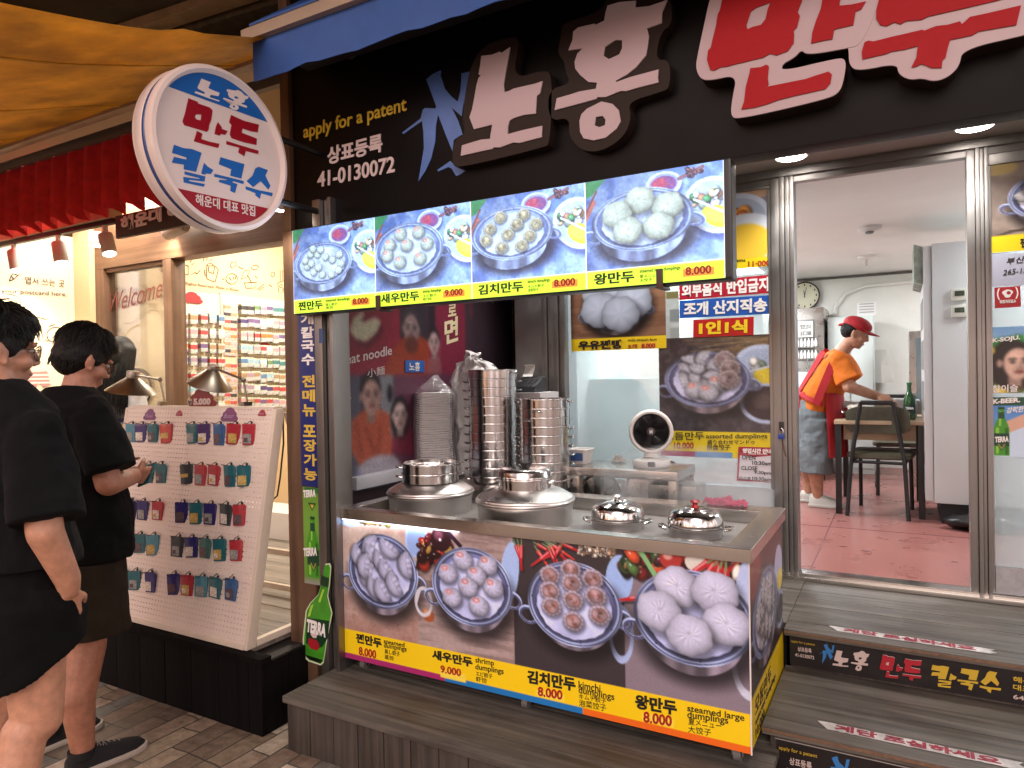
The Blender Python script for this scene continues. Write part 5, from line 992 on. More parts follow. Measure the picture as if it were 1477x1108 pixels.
# ------------------------------------------------------------------ round projecting sign
XRS = -2.2; so = (230, 110); sk = 180/1477
def z5(l): return [(230+x*sk, 110+y*sk) for x, y in l]
def z6(l): return [(230+x*sk, 195+y*sk) for x, y in l]
GL = {  # brush letters, traced as outlines (photo points on the round sign)
 'no': [z5([(490, 30), (600, 75), (570, 140), (590, 155), (705, 200), (690, 240), (600, 222), (585, 250), (705, 290), (700, 303), (560, 258), (410, 200), (420, 180), (525, 215), (530, 192), (450, 150), (445, 130), (470, 80)])],
 'hong': [z5([(795, 155), (890, 175), (915, 165), (960, 185), (1000, 228), (1050, 245), (1030, 275), (1005, 275), (1000, 310), (955, 325), (1030, 355), (1025, 377), (870, 325), (745, 270), (755, 257), (870, 298), (878, 285), (820, 250), (805, 210), (810, 195), (790, 180)]), z5([(885, 235), (925, 250), (930, 268), (890, 268), (878, 250)]), z5([(835, 335), (880, 322), (925, 355), (932, 385), (905, 405), (860, 395), (822, 365)]), z5([(862, 350), (885, 352), (890, 372), (872, 374), (860, 362)])],
 'man': [z5([(340, 262), (450, 305), (455, 325), (590, 370), (625, 405), (610, 520), (585, 580), (580, 630), (560, 660), (440, 625), (290, 580), (270, 535), (300, 440)]), z5([(430, 452), (495, 455), (485, 525), (435, 512), (415, 485)]), z5([(690, 545), (730, 600), (735, 625), (805, 650), (775, 695), (725, 685), (710, 705), (650, 685), (665, 600)]), z5([(440, 650), (505, 680), (490, 745), (600, 780), (705, 800), (700, 830), (690, 850), (500, 800), (405, 770), (430, 690)])],
 'du': [z5([(845, 460), (1000, 530), (1175, 575), (1160, 665), (1085, 655), (980, 620), (970, 670), (1150, 740), (1145, 815), (1000, 785), (850, 735), (830, 690), (850, 580), (822, 545)]), z6([(790, 70), (950, 120), (1050, 150), (1170, 185), (1165, 225), (1020, 190), (1000, 250), (930, 205), (945, 150), (790, 110)])],
 'kal': [z6([(170, 115), (280, 155), (380, 165), (495, 210), (430, 435), (285, 405), (290, 350), (145, 325), (170, 258), (315, 290), (320, 265), (145, 210)]), z6([(525, 330), (570, 375), (635, 415), (605, 460), (545, 455), (540, 470), (492, 455)]), z6([(295, 430), (540, 490), (530, 550), (350, 530), (345, 545), (535, 580), (520, 612), (285, 560), (280, 495), (470, 520), (475, 510), (295, 465)])],
 'guk': [z6([(720, 262), (830, 295), (1003, 345), (965, 515), (835, 480), (850, 405), (700, 345)]), z6([(650, 460), (820, 500), (995, 545), (990, 580), (870, 545), (860, 562), (920, 580), (890, 685), (835, 660), (845, 600), (700, 555), (705, 530), (790, 535), (795, 525), (645, 492)])],
 'su': [z6([(1170, 375), (1280, 415), (1250, 480), (1310, 600), (1285, 645), (1195, 545), (1105, 615), (1030, 545), (1100, 480), (1130, 400)]), z6([(1020, 608), (1180, 655), (1337, 685), (1330, 725), (1200, 690), (1185, 755), (1130, 710), (1140, 690), (1018, 640)])]}
def flat(l): return [(at(a, b, X=XRS).y, at(a, b, X=XRS).z) for a, b in l]
GF = {k: [flat(l) for l in v] for k, v in GL.items()}
rsg = thing('round_sign', 'round white projecting sign with blue cap, red and blue brush letters', 'sign', (XRS-.06, 1.74, 2.09))
pl_, pr2, pt_, pb_ = at(213, 205, X=XRS), at(411, 225, X=XRS), at(305, 100, X=XRS), at(315, 325, X=XRS)
cy, cz = (pl_.y+pr2.y)/2, (pt_.z+pb_.z)/2; rS = ((pr2.y-pl_.y)+(pt_.z-pb_.z))/4
MX = Matrix(((0, 0, 1), (1, 0, 0), (0, 1, 0)))
SW = mat('sign_white_face', 'cdb9b2', .3, var=.03, vscale=9, coat=.2, emit=.04, ecol='ffe6da')
RC = Vector((XRS, cy, cz))
MB().lathe([(0, -.075), (rS*.99, -.075), (rS*1.0, -.06), (rS*1.0, -.035), (rS*.985, -.03), (rS*.985, -.020), (rS*1.0, -.014), (rS*1.0, -.004)], RC, 72, MX).build('band', mat('sign_band_blue', '3a4c86', .35), rsg, smooth=True, ang=40)
MB().lathe([(rS*1.01, -.082), (rS*1.025, -.075), (rS*1.025, -.045), (rS*1.01, -.04)], RC, 72, MX).build('rear_rim', SW, rsg, smooth=True, ang=50)
MB().lathe([(rS*1.005, -.020), (rS*1.025, -.016), (rS*1.03, .004), (rS*1.01, .016), (rS*.965, .02), (rS*.94, .0), (0, .0)], RC, 72, MX).build('face', SW, rsg, smooth=True, ang=40)
MB().lathe([(0, -.1), (rS*.94, -.1), (rS*1.01, -.092), (rS*1.0, -.0755), (0, -.0755)], RC, 72, MX).build('rear_face', SW, rsg, smooth=True, ang=40)
UY = Vector((0, 1, 0)); RB = mat('sign_blue', '1f5fa8', .35); RR = mat('sign_red', '96101f', .35)
OX = Vector((XRS, 0, 0))
def seg(p0, p1, up, n=40):
    a, b = flat([p0, p1]); r_ = rS*.925
    m0 = (b[1]-a[1])/(b[0]-a[0]); pts = []
    for i in range(240):
        t = 2*math.pi*i/240; y, z = cy+r_*math.cos(t), cz+r_*math.sin(t); d = z-(a[1]+m0*(y-a[0]))
        if (d > 0) == up: pts.append((t, y, z))
    k = max(range(len(pts)), key=lambda i: (pts[i][0]-pts[i-1][0]) % (2*math.pi)); pts = pts[k:]+pts[:k]
    return [(y, z) for _, y, z in pts]
shape('blue_cap', [seg(*z5([(105, 142), (1335, 580)]), True)], .0015, RB, rsg, OX, UY, UZ, .0006); shape('red_foot', [seg(*z6([(235, 625), (1310, 870)]), False)], .0015, RR, rsg, OX, UY, UZ, .0006)
for k, m in (('no', SW), ('hong', SW), ('man', RR), ('du', RR), ('kal', RB), ('guk', RB), ('su', RB)): shape('letter', GF[k], .0014, m, rsg, OX, UY, UZ, .0024 if m is SW else .0006)
a, b, c = [at(*z6([q])[0], X=XRS+.0021) for q in ((425, 825), (1130, 965), (425, 690))]; text(rsg, '해운대 대표 맛집', a, b, c, SW, bold=.02)
for dz in (-.12, .14): MB().tube([(XRS-.04, cy+rS*.9, cz+dz), (XRS-.04, YP+.05, cz+dz)], .014, 8).build('mounting_arm', BLACKM, rsg)
# ------------------------------------------------------------------ stickers and posters on the glass
PG = dict(Y=YG-.0225)
PAPER = vcmat('printed_paper', .38)
def sticker(name, label, TL, TR, BL, col, body, tc_, box, bold=.04, pl=PG, cat='sticker', th=.002):
    a, b, c = at(*TL, **pl), at(*TR, **pl), at(*BL, **pl); o = MB().obox(c, b-a, a-c, (0, -th, 0)).build(name, mat(name+'_'+col, col, .4), None); tag(o, label, cat)
    q = [a+(b-a)*u+(c-a)*v+Vector((0, -th, 0)) for u, v in ((box[0], box[3]), (box[2], box[3]), (box[0], box[1]))]
    text(o, body, *q, tc_, bold=bold); return o
zP = lambda x, y: (960+x*.39711, 260+y*.39711)
sticker('notice_sticker', 'red strip notice with white letters, topmost of three on the glass', zP(50, 374), zP(386, 343), zP(50, 436), 'a8142c', '외부음식 반입금지', KW, (.03, .1, .97, .9))
sticker('notice_sticker', 'blue strip notice with white letters under the red one', zP(51, 438), zP(387, 417), zP(51, 502), '1c52a8', '조개 산지직송', KW, (.05, .12, .95, .88))
sticker('notice_sticker', 'short red notice with yellow letters, lowest of three on the glass', zP(101, 508), zP(321, 496), zP(100, 571), 'b01a1e', '1인1식', KY, (.1, .12, .9, .88), .05)
zQ = lambda x, y: (800+x*.36093, 400+y*.36093)
PZ = dict(Y=YG-.0225)
def assorted(cv):
    p = cv.p; W, Hh = cv.W, cv.H; cv.grain('453e44', '2c272d', 40, 3); cv.c *= (.8+.4*cv.noise(120, 5))[..., None]; cv.mix(.35*sm(.2, 1, cv.u/W)*sm(.4, .9, cv.v/Hh), '8a8486')
    g = np.random.default_rng(1)
    for i in range(60): a = p(*zQ(880, 270)); cv.line((a[0]-g.uniform(.0, .5), a[1]+g.uniform(-.1, .09)), (a[0]+.02, a[1]-.02+g.uniform(-.03, .03)), .003, ['7a6248', '9a8464', '5a4a3a'][i % 3], .8)
    cv.ell(*p(*zQ(845, 370)), .17, .13, 'b9c6e2', .25); cv.ell(*p(*zQ(845, 368)), .145, .105, 'a4b4d2', .25); cv.veg(*p(*zQ(790, 335)), *p(*zQ(840, 360)), 10, .02, ['c8d2da', '8aa890', 'd8dcd8'], 2); cv.ell(*p(*zQ(858, 402)), .08, .05, 'd8c23a', .3, .2); cv.line(p(*zQ(745, 385)), p(*zQ(882, 350)), .008, 'c8d4ea')
    cv.ell(*p(*zQ(845, 505)), .135, .105, 'b4c2e4', .1); cv.ell(*p(*zQ(846, 503)), .115, .088, '3c3034', .1); cv.ell(*p(*zQ(835, 495)), .06, .04, '574a4a', .1, .7)
    cv.pot(zQ(442, 390), zQ(785, 400), zQ(600, 298), zQ(615, 520), zQ(615, 552), seed=2.2, rim='aebbe6')
    for i, (x, y) in enumerate([(545, 330), (590, 320), (520, 370), (575, 365), (635, 345), (520, 410), (570, 410), (620, 395), (600, 440), (650, 425), (560, 450), (615, 460)]): cv.dump(*zQ(x, y), .055, 'half' if i < 9 else 'shrimp', i*.9, 'bcbccc')
    for i, (x, y) in enumerate([(680, 330), (700, 365), (695, 408)]): cv.dump(*zQ(x, y), .058, 'kimchi', i*2, 'bfb0b4', fill='98808a')
    v0 = p(*zQ(640, 617))[1]; cv.finish(1, .04); cv.rect(-1, v0, W+1, Hh, 'd8c21e'); cv.rect(-1, Hh-.03, p(*zQ(550, 0))[0], Hh+1, '9a2a58'); cv.rect(p(*zQ(550, 0))[0], Hh-.03, p(*zQ(700, 0))[0], Hh+1, '5a8ac0')
o = panel_px('menu_poster', zQ(415, 246), zQ(883, 240), zQ(416, 712), PZ, assorted, res=.0045); tag(o, 'grey poster of assorted dumplings in a pot behind the fan', 'poster')
KB2 = mat('faded_black', '4a431a', .5)
for bd, a, b, c, m in (('모듬만두', (440, 652), (598, 650), (440, 620), KB2), ('10.000', (478, 686), (556, 685), (478, 660), KRED), ('assorted dumplings', (605, 650), (850, 650), (605, 626), KB2), ('盛り合わせマンドゥ', (610, 668), (800, 668), (610, 650), KB2), ('拼盘饺子', (608, 692), (702, 692), (608, 668), KB2)): text(o, bd, *[at(*zQ(*q), **PZ) for q in (a, b, c)], m, bold=.02)
def bun(cv):
    p = cv.p; W, Hh = cv.W, cv.H; n = cv.noise(40, 2, sx=.15, sy=1.2); cv.c = hx('6e4e3c')+(hx('8f6a52')-hx('6e4e3c'))*n[..., None]; cv.mix(.4*sm(.45, .5, cv.noise(9, 4, sx=.4, sy=3)), '5a3c2e')
    cv.pot(zQ(121, 100), zQ(368, 100), zQ(245, 20), zQ(245, 212), zQ(245, 236), seed=1, rim='8e9cc4')
    for i, (x, y) in enumerate([(185, 78), (262, 62), (312, 95), (178, 132), (262, 148)]): cv.dump(*zQ(x, y), .115, 'plain', i, 'aeb6ca', sq=.88)
    cv.rect(-1, p(*zQ(200, 243))[1], W+1, Hh+1, 'dcbc1c'); cv.rect(p(*zQ(345, 265))[0], p(*zQ(345, 262))[1], p(*zQ(405, 265))[0], p(*zQ(345, 287))[1], 'e0a038')
PBN = dict(Y=YG-.0247); o = panel_px('menu_poster', zQ(62, 10), zQ(442, -2), zQ(62, 297), PBN, bun, res=.0045); tag(o, 'brown poster of white milk buns in a pot, left of the notices', 'poster')
for bd, a, b, c, m, bo in (('우유찐빵', (95, 290), (272, 285), (95, 255), KINK, .05), ('milk cream bun', (293, 256), (408, 252), (293, 246), KINK, 0), ('5개', (294, 285), (330, 284), (294, 268), KRED, .02), ('8.000', (348, 283), (402, 281), (348, 266), KRED, .02)): text(o, bd, *[at(*zQ(*q), **PBN) for q in (a, b, c)], m, bold=bo)
def clamp_(cv):
    p = cv.p; W, Hh = cv.W, cv.H; cv.grain('8a7f86', '6e646c', 12, 3); cv.rect(W*.5, -1, W+1, Hh, '8e8a9a', .5); cv.polyg([(0, 0), (W, 0), (W, .05), (0, .12)], 'a98a72')
    cv.ell(*p(*zP(265, 145)), .17, .14, 'b8c2d8', .1); cv.ell(*p(*zP(265, 142)), .14, .11, '9aa6bc', .1); cv.veg(*p(*zP(245, 118)), *p(*zP(290, 160)), 16, .035, ['b8652e', '9a4a22', 'c88a4a'], 3)
    cv.ell(*p(*zP(298, 232)), .19, .16, 'c2cad8', .1); cv.ell(*p(*zP(296, 228)), .13, .10, 'd6b23a', .1, .2); cv.rect(-1, p(*zP(300, 284))[1], W+1, Hh+1, 'dcc41c')
o = panel_px('menu_poster', zP(60, 60), zP(393, 38), zP(60, 340), PZ, clamp_, res=.006); tag(o, 'poster with side dishes half hidden by the lit menu board', 'poster')
text(o, '11·000', *[at(*zP(*q), **PZ) for q in ((300, 315), (381, 310), (300, 295))], KRED, bold=.03); text(o, 'fresh clams', *[at(*zP(*q), **PZ) for q in ((190, 300), (290, 296), (190, 288))], KINK)
oh = sticker('hours_sign', 'white opening hours card with red border low on the glass', zQ(735, 677), zQ(883, 681), zQ(728, 813), '9c1c38', '영업시간 안내', KW, (.12, .04, .9, .18), .05, dict(Y=YG-.025), 'sign')
PH = dict(Y=YG-.0275)
shape('card', [[(at(*zQ(*q), **PH).x, at(*zQ(*q), **PH).z) for q in ((741, 712), (800, 719), (877, 712), (876, 819), (735, 806))]], .0006, mat('card_white', 'cfcbd2', .45), oh, Vector((0, YG-.0272, 0)), UX, UZ)
for bd, a, b, c in (('OPEN', (748, 728), (803, 730), (748, 711)), ('10:30am', (790, 749), (868, 753), (790, 733)), ('CLOSE', (745, 770), (811, 772), (745, 754)), ('9:30pm', (797, 788), (866, 793), (797, 772)), ('라스트', (738, 809), (785, 811), (738, 796)), ('10:30am', (790, 811), (865, 816), (790, 796))): text(oh, bd, *[at(*zQ(*q), Y=YG-.0281) for q in (a, b, c)], KINK, bold=.02)
text(oh, 'OPEN HOURS', *[at(*zQ(*q), Y=YG-.0281) for q in ((775, 709), (850, 711), (775, 703))], KW)
# faint newspaper print left of the notices
def news(cv):
    cv.grain('b9c0c0', 'a4adad', 20, 2); cv.rect(0, 0, cv.W, cv.H*.16, '6d6a42')
    for r_ in range(6):
        for k in range(2): cv.rect(.02+k*.08, .1+r_*.1, .08+k*.08, .17+r_*.1, ['7c8486', '8f9798'][(r_+k) % 2])
o = panel_px('article_print', zQ(444, 58), zQ(496, 55), zQ(444, 245), dict(Y=YG-.0215), news, res=.007); tag(o, 'faded newspaper article taped beside the bun poster', 'print')
# right-hand window
PR = dict(Y=YG-.0225)
zR = lambda x, y: (1100+x*.34304, 180+y*.34304); zS = lambda x, y: (1380+x*.43304, 220+y*.43304)
def rpot(cv):
    p = cv.p; cv.grain('8f8076', '6f625c', 9, 2); cv.ell(*p(*zR(990, 185)), .07, .03, 'a08a5a', 0, .3); cv.line(p(*zR(960, 480)), p(*zR(1040, 450)), .01, '4a3e3a'); cv.line(p(*zR(1040, 450)), p(*zR(1100, 440)), .01, '4a3e3a')
    cv.pot(zR(1035, 290), zR(1420, 290), zR(1225, 190), zR(1225, 395), zR(1225, 430), seed=1.3)
    for i in range(10): a = i*.63; cv.dump(*zR(1225+100*math.cos(a), 285+50*math.sin(a)), .06, 'half', i)
    cv.rect(-1, p(*zR(1000, 468))[1], cv.W+1, cv.H+1, 'd8c020')
o = panel_px('menu_poster', zR(955, 165), zR(1500, 90), zR(957, 540), PR, rpot, res=.005); tag(o, 'brown dumpling poster at the top of the window right of the door', 'poster')
text(o, '찐만두', *[at(*zR(*q), **PR) for q in ((1082, 518), (1200, 505), (1082, 478))], KINK, bold=.04)
o = MB().obox(at(*zR(957, 680), **PR), at(*zR(1300, 672), **PR)-at(*zR(957, 680), **PR), at(*zR(957, 545), **PR)-at(*zR(957, 680), **PR), (0, -.001, 0)).build('paper_note', mat('note_paper', 'a9adc0', .6), None); tag(o, 'white handwritten note under the brown poster', 'note')
for bd, a, b, c in (('부산은행', (1025, 588), (1180, 570), (1025, 560)), ('265-12-0814', (1010, 634), (1200, 610), (1010, 612))): text(o, bd, *[at(*zR(*q), Y=YG-.0237) for q in (a, b, c)], KINK, shear=.2)
bd_ = sticker('badge_sticker', 'red square store badge sticker with white emblem', zR(974, 686), zR(1083, 678), zR(977, 772), 'a01826', '착한가격업소', KW, (.18, .62, .82, .78), .03)
c0 = at(*zR(1030, 710), Y=YG-.0247)
shape('emblem', [[(.018*math.cos(a)*(1+.25*math.sin(3*a)), .018*math.sin(a)) for a in (2*math.pi*i/24 for i in range(24))], [(.008*math.cos(a)+.004, .008*math.sin(a)+.003) for a in (2*math.pi*i/16 for i in range(16))]], .0006, KW, bd_, c0, UX, UZ)
for sg in (-1, 1): shape('emblem', [[(sg*(.028+.006*math.sin(t*3.1)), -.025+.05*t) for t in (i/8 for i in range(9))]+[(sg*(.033+.006*math.sin(t*3.1)+.002*math.sin(t*25)), -.025+.05*t) for t in (1-i/8 for i in range(9))]], .0006, KW, bd_, c0, UX, UZ)
text(bd_, 'Good Price Store', *[at(*zR(*q), Y=YG-.0247) for q in ((998, 752), (1062, 748), (998, 745))], KW)
def soju(cv):
    p = cv.p; W, Hh = cv.W, cv.H; cv.grain('6f9fd0', 'a9cbe4', 5, 2); cv.mix(sm(.1, .3, cv.v/Hh)*.9, '5f8a4a'); cv.veg(0, .06, W, Hh*.8, 120, .03, ['5f9a3a', '3f7a2e', '8ab84a', '4a8a5a'], 4); cv.veg(0, .15, .12, .35, 8, .03, ['e0c83a', 'd8b82a'], 3)
    cv.polyg([p(*zR(962, 905)), p(*zR(1300, 855)), p(*zR(1300, 893)), p(*zR(964, 930))], '2f8a3c')
    q = p(*zR(1060, 985)); cv.polyg([(q[0]-.10, q[1]+.22), (q[0]-.16, Hh), (q[0]+.25, Hh), (q[0]+.14, q[1]+.17), (q[0]+.03, q[1]+.15)], 'c8a8b8')
    cv.ell(q[0]-.02, q[1]+.02, .075, .11, '1c1718', .1, .15); cv.face(q[0], q[1]+.01, .15, 'd8b4a4', '241c1c', True, .08); cv.ell(q[0]-.10, q[1]-.04, .028, .022, 'e2c43a'); cv.ell(q[0]-.115, q[1]-.02, .02, .02, 'd0ac2a'); cv.ell(q[0]+.13, q[1]+.12, .03, .07, 'e6cc5a', 0, .2); cv.finish(2, .03)
o = panel_px('drink_poster', zR(957, 852), zR(1300, 800), zR(957, 1128), PR, soju, res=.0045); tag(o, 'sunny drinks poster of a dark haired woman with yellow flowers', 'poster')
text(o, 'K-SOJU. 1위', *[at(*zR(*q), **PR) for q in ((966, 922), (1140, 900), (966, 896))], KW, bold=.04); text(o, '참이슬', *[at(*zS(*q), **PR) for q in ((118, 800), (204, 797), (118, 775))], KW, bold=.02)
def beer(cv):
    p = cv.p; W, Hh = cv.W, cv.H; cv.grain('4f86cc', '7fb0e2', 5, 6); cv.mix(sm(.5, 1, cv.v/Hh)*.5, '9ac0e6'); cv.rect(-1, -1, W+1, p(*zS(150, 843))[1], '1c4a3a')
    cv.ell(*p(*zS(205, 975)), .12, .1, 'c2d4ea', 0, .3); 
    for d in (0, 8, 16): cv.line(p(*zS(224, 885+d)), p(*zS(175, 905+d)), .03, 'd2a692')
    x, y = p(*zS(150, 1010)); cv.bottle(x, y, p(*zS(150, 1010))[1]-p(*zS(150, 848))[1])
o = panel_px('drink_poster', zS(116, 815), zS(300, 800), zS(116, 1012), PR, beer, res=.004); tag(o, 'blue beer poster with a green bottle under the soju poster', 'poster')
text(o, 'K-BEER.', *[at(*zS(*q), **PR) for q in ((120, 838), (211, 832), (120, 822))], KW, bold=.05); text(o, '강력한', *[at(*zS(*q), **PR) for q in ((166, 870), (224, 864), (166, 850))], KW, bold=.03, shear=.2); text(o, 'TERRA', *[at(*zS(*q), **PR) for q in ((127, 966), (173, 964), (127, 947))], KW, bold=.05)
# ------------------------------------------------------------------ pillar strips
PP = dict(Y=YP-.003)
zT = lambda x, y: (400+x*.48757, 440+y*.48739)
a, b, c = at(429, 440, **PP), at(455, 440, **PP), at(437, 701, **PP)
o = MB().box(a.x+.002, YP-.003, c.z, b.x+.004, YP, at(440, 452, **PP).z+.02).build('blue_banner', mat('banner_blue', '20296a', .35), None, bevel=.001); tag(o, 'narrow blue banner with white and yellow letters down the pillar', 'banner')
xa, xb_ = a.x+.02, b.x-.012
def vtext(par, chars, y0, y1, m):
    for i, ch in enumerate(chars):
        t0 = y0+(y1-y0)*i/len(chars); t1 = y0+(y1-y0)*(i+.84)/len(chars); w = (xa+xb_)/2
        text(par, ch, Vector((xa, YP-.003, at(443, t1, **PP).z)), Vector((xb_, YP-.003, at(443, t1, **PP).z)), Vector((xa, YP-.003, at(443, t0, **PP).z)), m, bold=.035)
vtext(o, '개칼국수', 452, 530, KW); vtext(o, '전메뉴', 541, 604, mat('banner_yellow', 'cfae45', .45)); vtext(o, '포장가능', 613, 696, MATS['banner_yellow'])
def terra1(cv):
    W, Hh = cv.W, cv.H; n = cv.v/Hh; cv.c = hx('6fa03c')[None, None]*(1-.25*np.abs(n-.4))[..., None]; cv.mix(sm(.9, 1, n), '8a8a84'); cv.rect(.1*W, .0, .9*W, .025, '2f6a2a'); cv.polyg([(.28*W, .16*Hh), (.72*W, .16*Hh), (.5*W, .24*Hh)], '20301c'); cv.polyg([(.38*W, .175*Hh), (.62*W, .175*Hh), (.5*W, .222*Hh)], 'c8b84a'); cv.bottle(.5*W, .93*Hh, .63*Hh)
o = panel('beer_banner', (a.x+.008, YP-.0028, c.z-.004), (b.x-a.x+.002, 0, 0), (0, 0, -(c.z-.004-at(446, 842, **PP).z)), terra1, None, None, .003); tag(o, 'green beer strip with a bottle under the blue banner', 'banner')
for (q0, q1, q2) in (((77, 570), (114, 568), (77, 548)), ((78, 744), (118, 742), (78, 719))): text(o, 'TERRA', *[at(*zT(*q), **PP) for q in (q0, q1, q2)], KW, bold=.05)
# bottle-shaped sticker: outline cut out, tilted
PB = dict(Y=YP-.013)
bo = [(141, 770), (153, 768), (157, 778), (153, 830), (148, 862), (155, 892), (160, 912), (148, 975), (136, 1055), (128, 1062), (95, 1050), (80, 1035), (80, 985), (88, 905), (100, 882), (122, 858), (130, 830), (137, 790)]
sk_ = thing('bottle_sticker', 'cut-out sticker of a tilted green beer bottle at the pillar foot', 'sticker', at(455, 950, **PB))
def pts(l, y): return [(at(*zT(*q), Y=y).x, at(*zT(*q), Y=y).z) for q in l]
def grow(l, k): cx_ = sum(x for x, _ in l)/len(l); cy_ = sum(y for _, y in l)/len(l); return [(cx_+(x-cx_)*k[0], cy_+(y-cy_)*k[1]) for x, y in l]
def SH(nm, l, lift, m): shape(nm, [pts(l, YP-.013)], .0008, m, sk_, Vector((0, YP-.0125, 0)), UX, UZ, lift)
KG = mat('bottle_green', '3f8a24', .25, var=.25, vscale=14); KG2 = mat('bottle_dark_green', '16351f', .3); KLG = mat('bottle_highlight', '9cc83c', .3)
SH('white_edge', grow(bo, (1.1, 1.03)), 0, mat('sticker_edge', 'c8d0b0', .4)); SH('glass', bo, .001, KG); SH('label', [(88, 925), (155, 935), (150, 985), (135, 1010), (110, 1020), (86, 1000)], .002, KG2); SH('neck_label', [(131, 800), (154, 808), (150, 836), (128, 828)], .002, KG2); SH('foot', [(82, 1034), (134, 1050), (128, 1060), (96, 1048)], .002, mat('bottle_foot', '0f150f', .3)); SH('highlight', [(100, 890), (108, 885), (98, 920), (91, 922)], .002, KLG); SH('highlight', [(135, 840), (140, 842), (128, 880), (122, 878)], .002, KLG)
SH('boxer_glove', [(95, 985), (118, 992), (126, 1006), (122, 1022), (100, 1016), (92, 1000)], .003, mat('glove_red', '9a1c28', .4)); SH('figure', [(103, 962), (114, 958), (120, 970), (117, 985), (107, 984), (100, 974)], .003, mat('figure_pale', 'd0b8b8', .5))
text(sk_, 'TERRA', *[at(*zT(*q), Y=YP-.0157) for q in ((86, 966), (143, 984), (89, 928))], KW, bold=.05, lift=.001)
o = bx('small_sticker', mat('sticker_small_blue', '2f4a7a', .4), None, at(460, 480, **PB).x, YP-.0135, at(463, 495, **PB).z, at(466, 480, **PB).x, YP-.0125, at(463, 474, **PB).z, 0); tag(o, 'tiny blue sticker high on the steel post', 'sticker')
# ------------------------------------------------------------------ riser banners and step tapes
BAN = mat('banner_black', '120d0e', .4, rvar=.08); BW = mat('banner_white', 'b9a7a2', .5); BR = mat('banner_red', '9a1426', .5); BY = mat('banner_gold', 'b89a2a', .5); BBL = mat('banner_swallow', '2a6aa8', .5)
def place(glyphs, x0, x1, z0, z1, y, m, par, edge=None):
    al = [p for g in glyphs for l in GF[g] for p in l]; a0, a1 = min(p[0] for p in al), max(p[0] for p in al); b0, b1 = min(p[1] for p in al), max(p[1] for p in al)
    f = lambda p: (x0+(p[0]-a0)/(a1-a0)*(x1-x0), z0+(p[1]-b0)/(b1-b0)*(z1-z0))
    for g in glyphs:
        for l in ([GF[g]] if g == 'hong' else [GF[g][:2]]+[[q] for q in GF[g][2:]] if g == 'man' else [[q] for q in GF[g]]):
            lp = [[f(p) for p in q] for q in l]
            if edge:
                for k, e_ in enumerate(lp[:1]): shape('letter_edge', [e_], .0006, edge, par, Vector((0, y, 0)), UX, UZ, 0, .0045)
            shape('letter', lp, .0006, m, par, Vector((0, y, 0)), UX, UZ, .006 if edge else 0)
swl = [(275, 150), (330, 105), (400, 70), (420, 170), (440, 235), (555, 350), (588, 98), (660, 82), (620, 330), (590, 480), (500, 400), (600, 640), (508, 790), (380, 465), (355, 700), (205, 1058), (250, 620), (238, 520), (75, 635), (225, 500), (265, 405), (365, 395)]
def riser(y, zlo, zhi, xl_, label):
    t = thing('riser_banner', label, 'banner', (xl_+.9, y, zlo), 'shop banners on the step risers')
    bx('sheet', BAN, t, xl_, y-.003, zlo, xl_+1.95, y, zhi, 0); h = zhi-zlo; f = y-.0032; u = h*.86
    text(t, 'apply for a patent', (xl_+.06*u, f, zlo+.78*h), (xl_+.95*u, f, zlo+.78*h), (xl_+.06*u, f, zlo+.88*h), BY); text(t, '상표등록', (xl_+.30*u, f, zlo+.52*h), (xl_+.82*u, f, zlo+.52*h), (xl_+.30*u, f, zlo+.68*h), BW, bold=.02); text(t, '41-0130072', (xl_+.20*u, f, zlo+.32*h), (xl_+.92*u, f, zlo+.32*h), (xl_+.20*u, f, zlo+.44*h), BW, bold=.02)
    shape('swallow_emblem', [[(xl_+1.05*u+(x-60)/600*.62*u, zlo+.93*h-(yy-70)/990*.72*h) for x, yy in swl]], .0006, BBL, t, Vector((0, f, 0)), UX, UZ)
    place(['no', 'hong'], xl_+1.58*u, xl_+2.9*u, zlo+.18*h, zlo+.88*h, f, BW, t); place(['man', 'du'], xl_+3.25*u, xl_+4.65*u, zlo+.15*h, zlo+.88*h, f, BR, t, BW); place(['kal', 'guk', 'su'], xl_+4.95*u, xl_+7.1*u, zlo+.12*h, zlo+.88*h, f, BY, t)
    text(t, '해운대', (xl_+7.45*u, f, zlo+.66*h), (xl_+8.3*u, f, zlo+.66*h), (xl_+7.45*u, f, zlo+.84*h), BY, bold=.02); text(t, '대표 맛집', (xl_+7.45*u, f, zlo+.42*h), (xl_+8.6*u, f, zlo+.42*h), (xl_+7.45*u, f, zlo+.60*h), BY, bold=.02); text(t, '644-9', (xl_+7.45*u, f, zlo+.14*h), (xl_+8.2*u, f, zlo+.14*h), (xl_+7.45*u, f, zlo+.28*h), BW, bold=.02)
b0 = at(1139, 918, Y=3.007); riser(3.009, .308, .424, b0.x, 'black riser banner with red and gold letters under the upper step'); b0 = at(1120, 1075, Y=2.473); riser(2.475, .10, .256, b0.x, 'black riser banner in the thin white frame under the lower step')
bo_ = bx('white_frame', mat('thin_white_line', '8f8a88', .5), bpy.data.objects['riser_banner.001'], b0.x-.004, 2.4705, .258, b0.x+1.95, 2.4715, .261, 0)
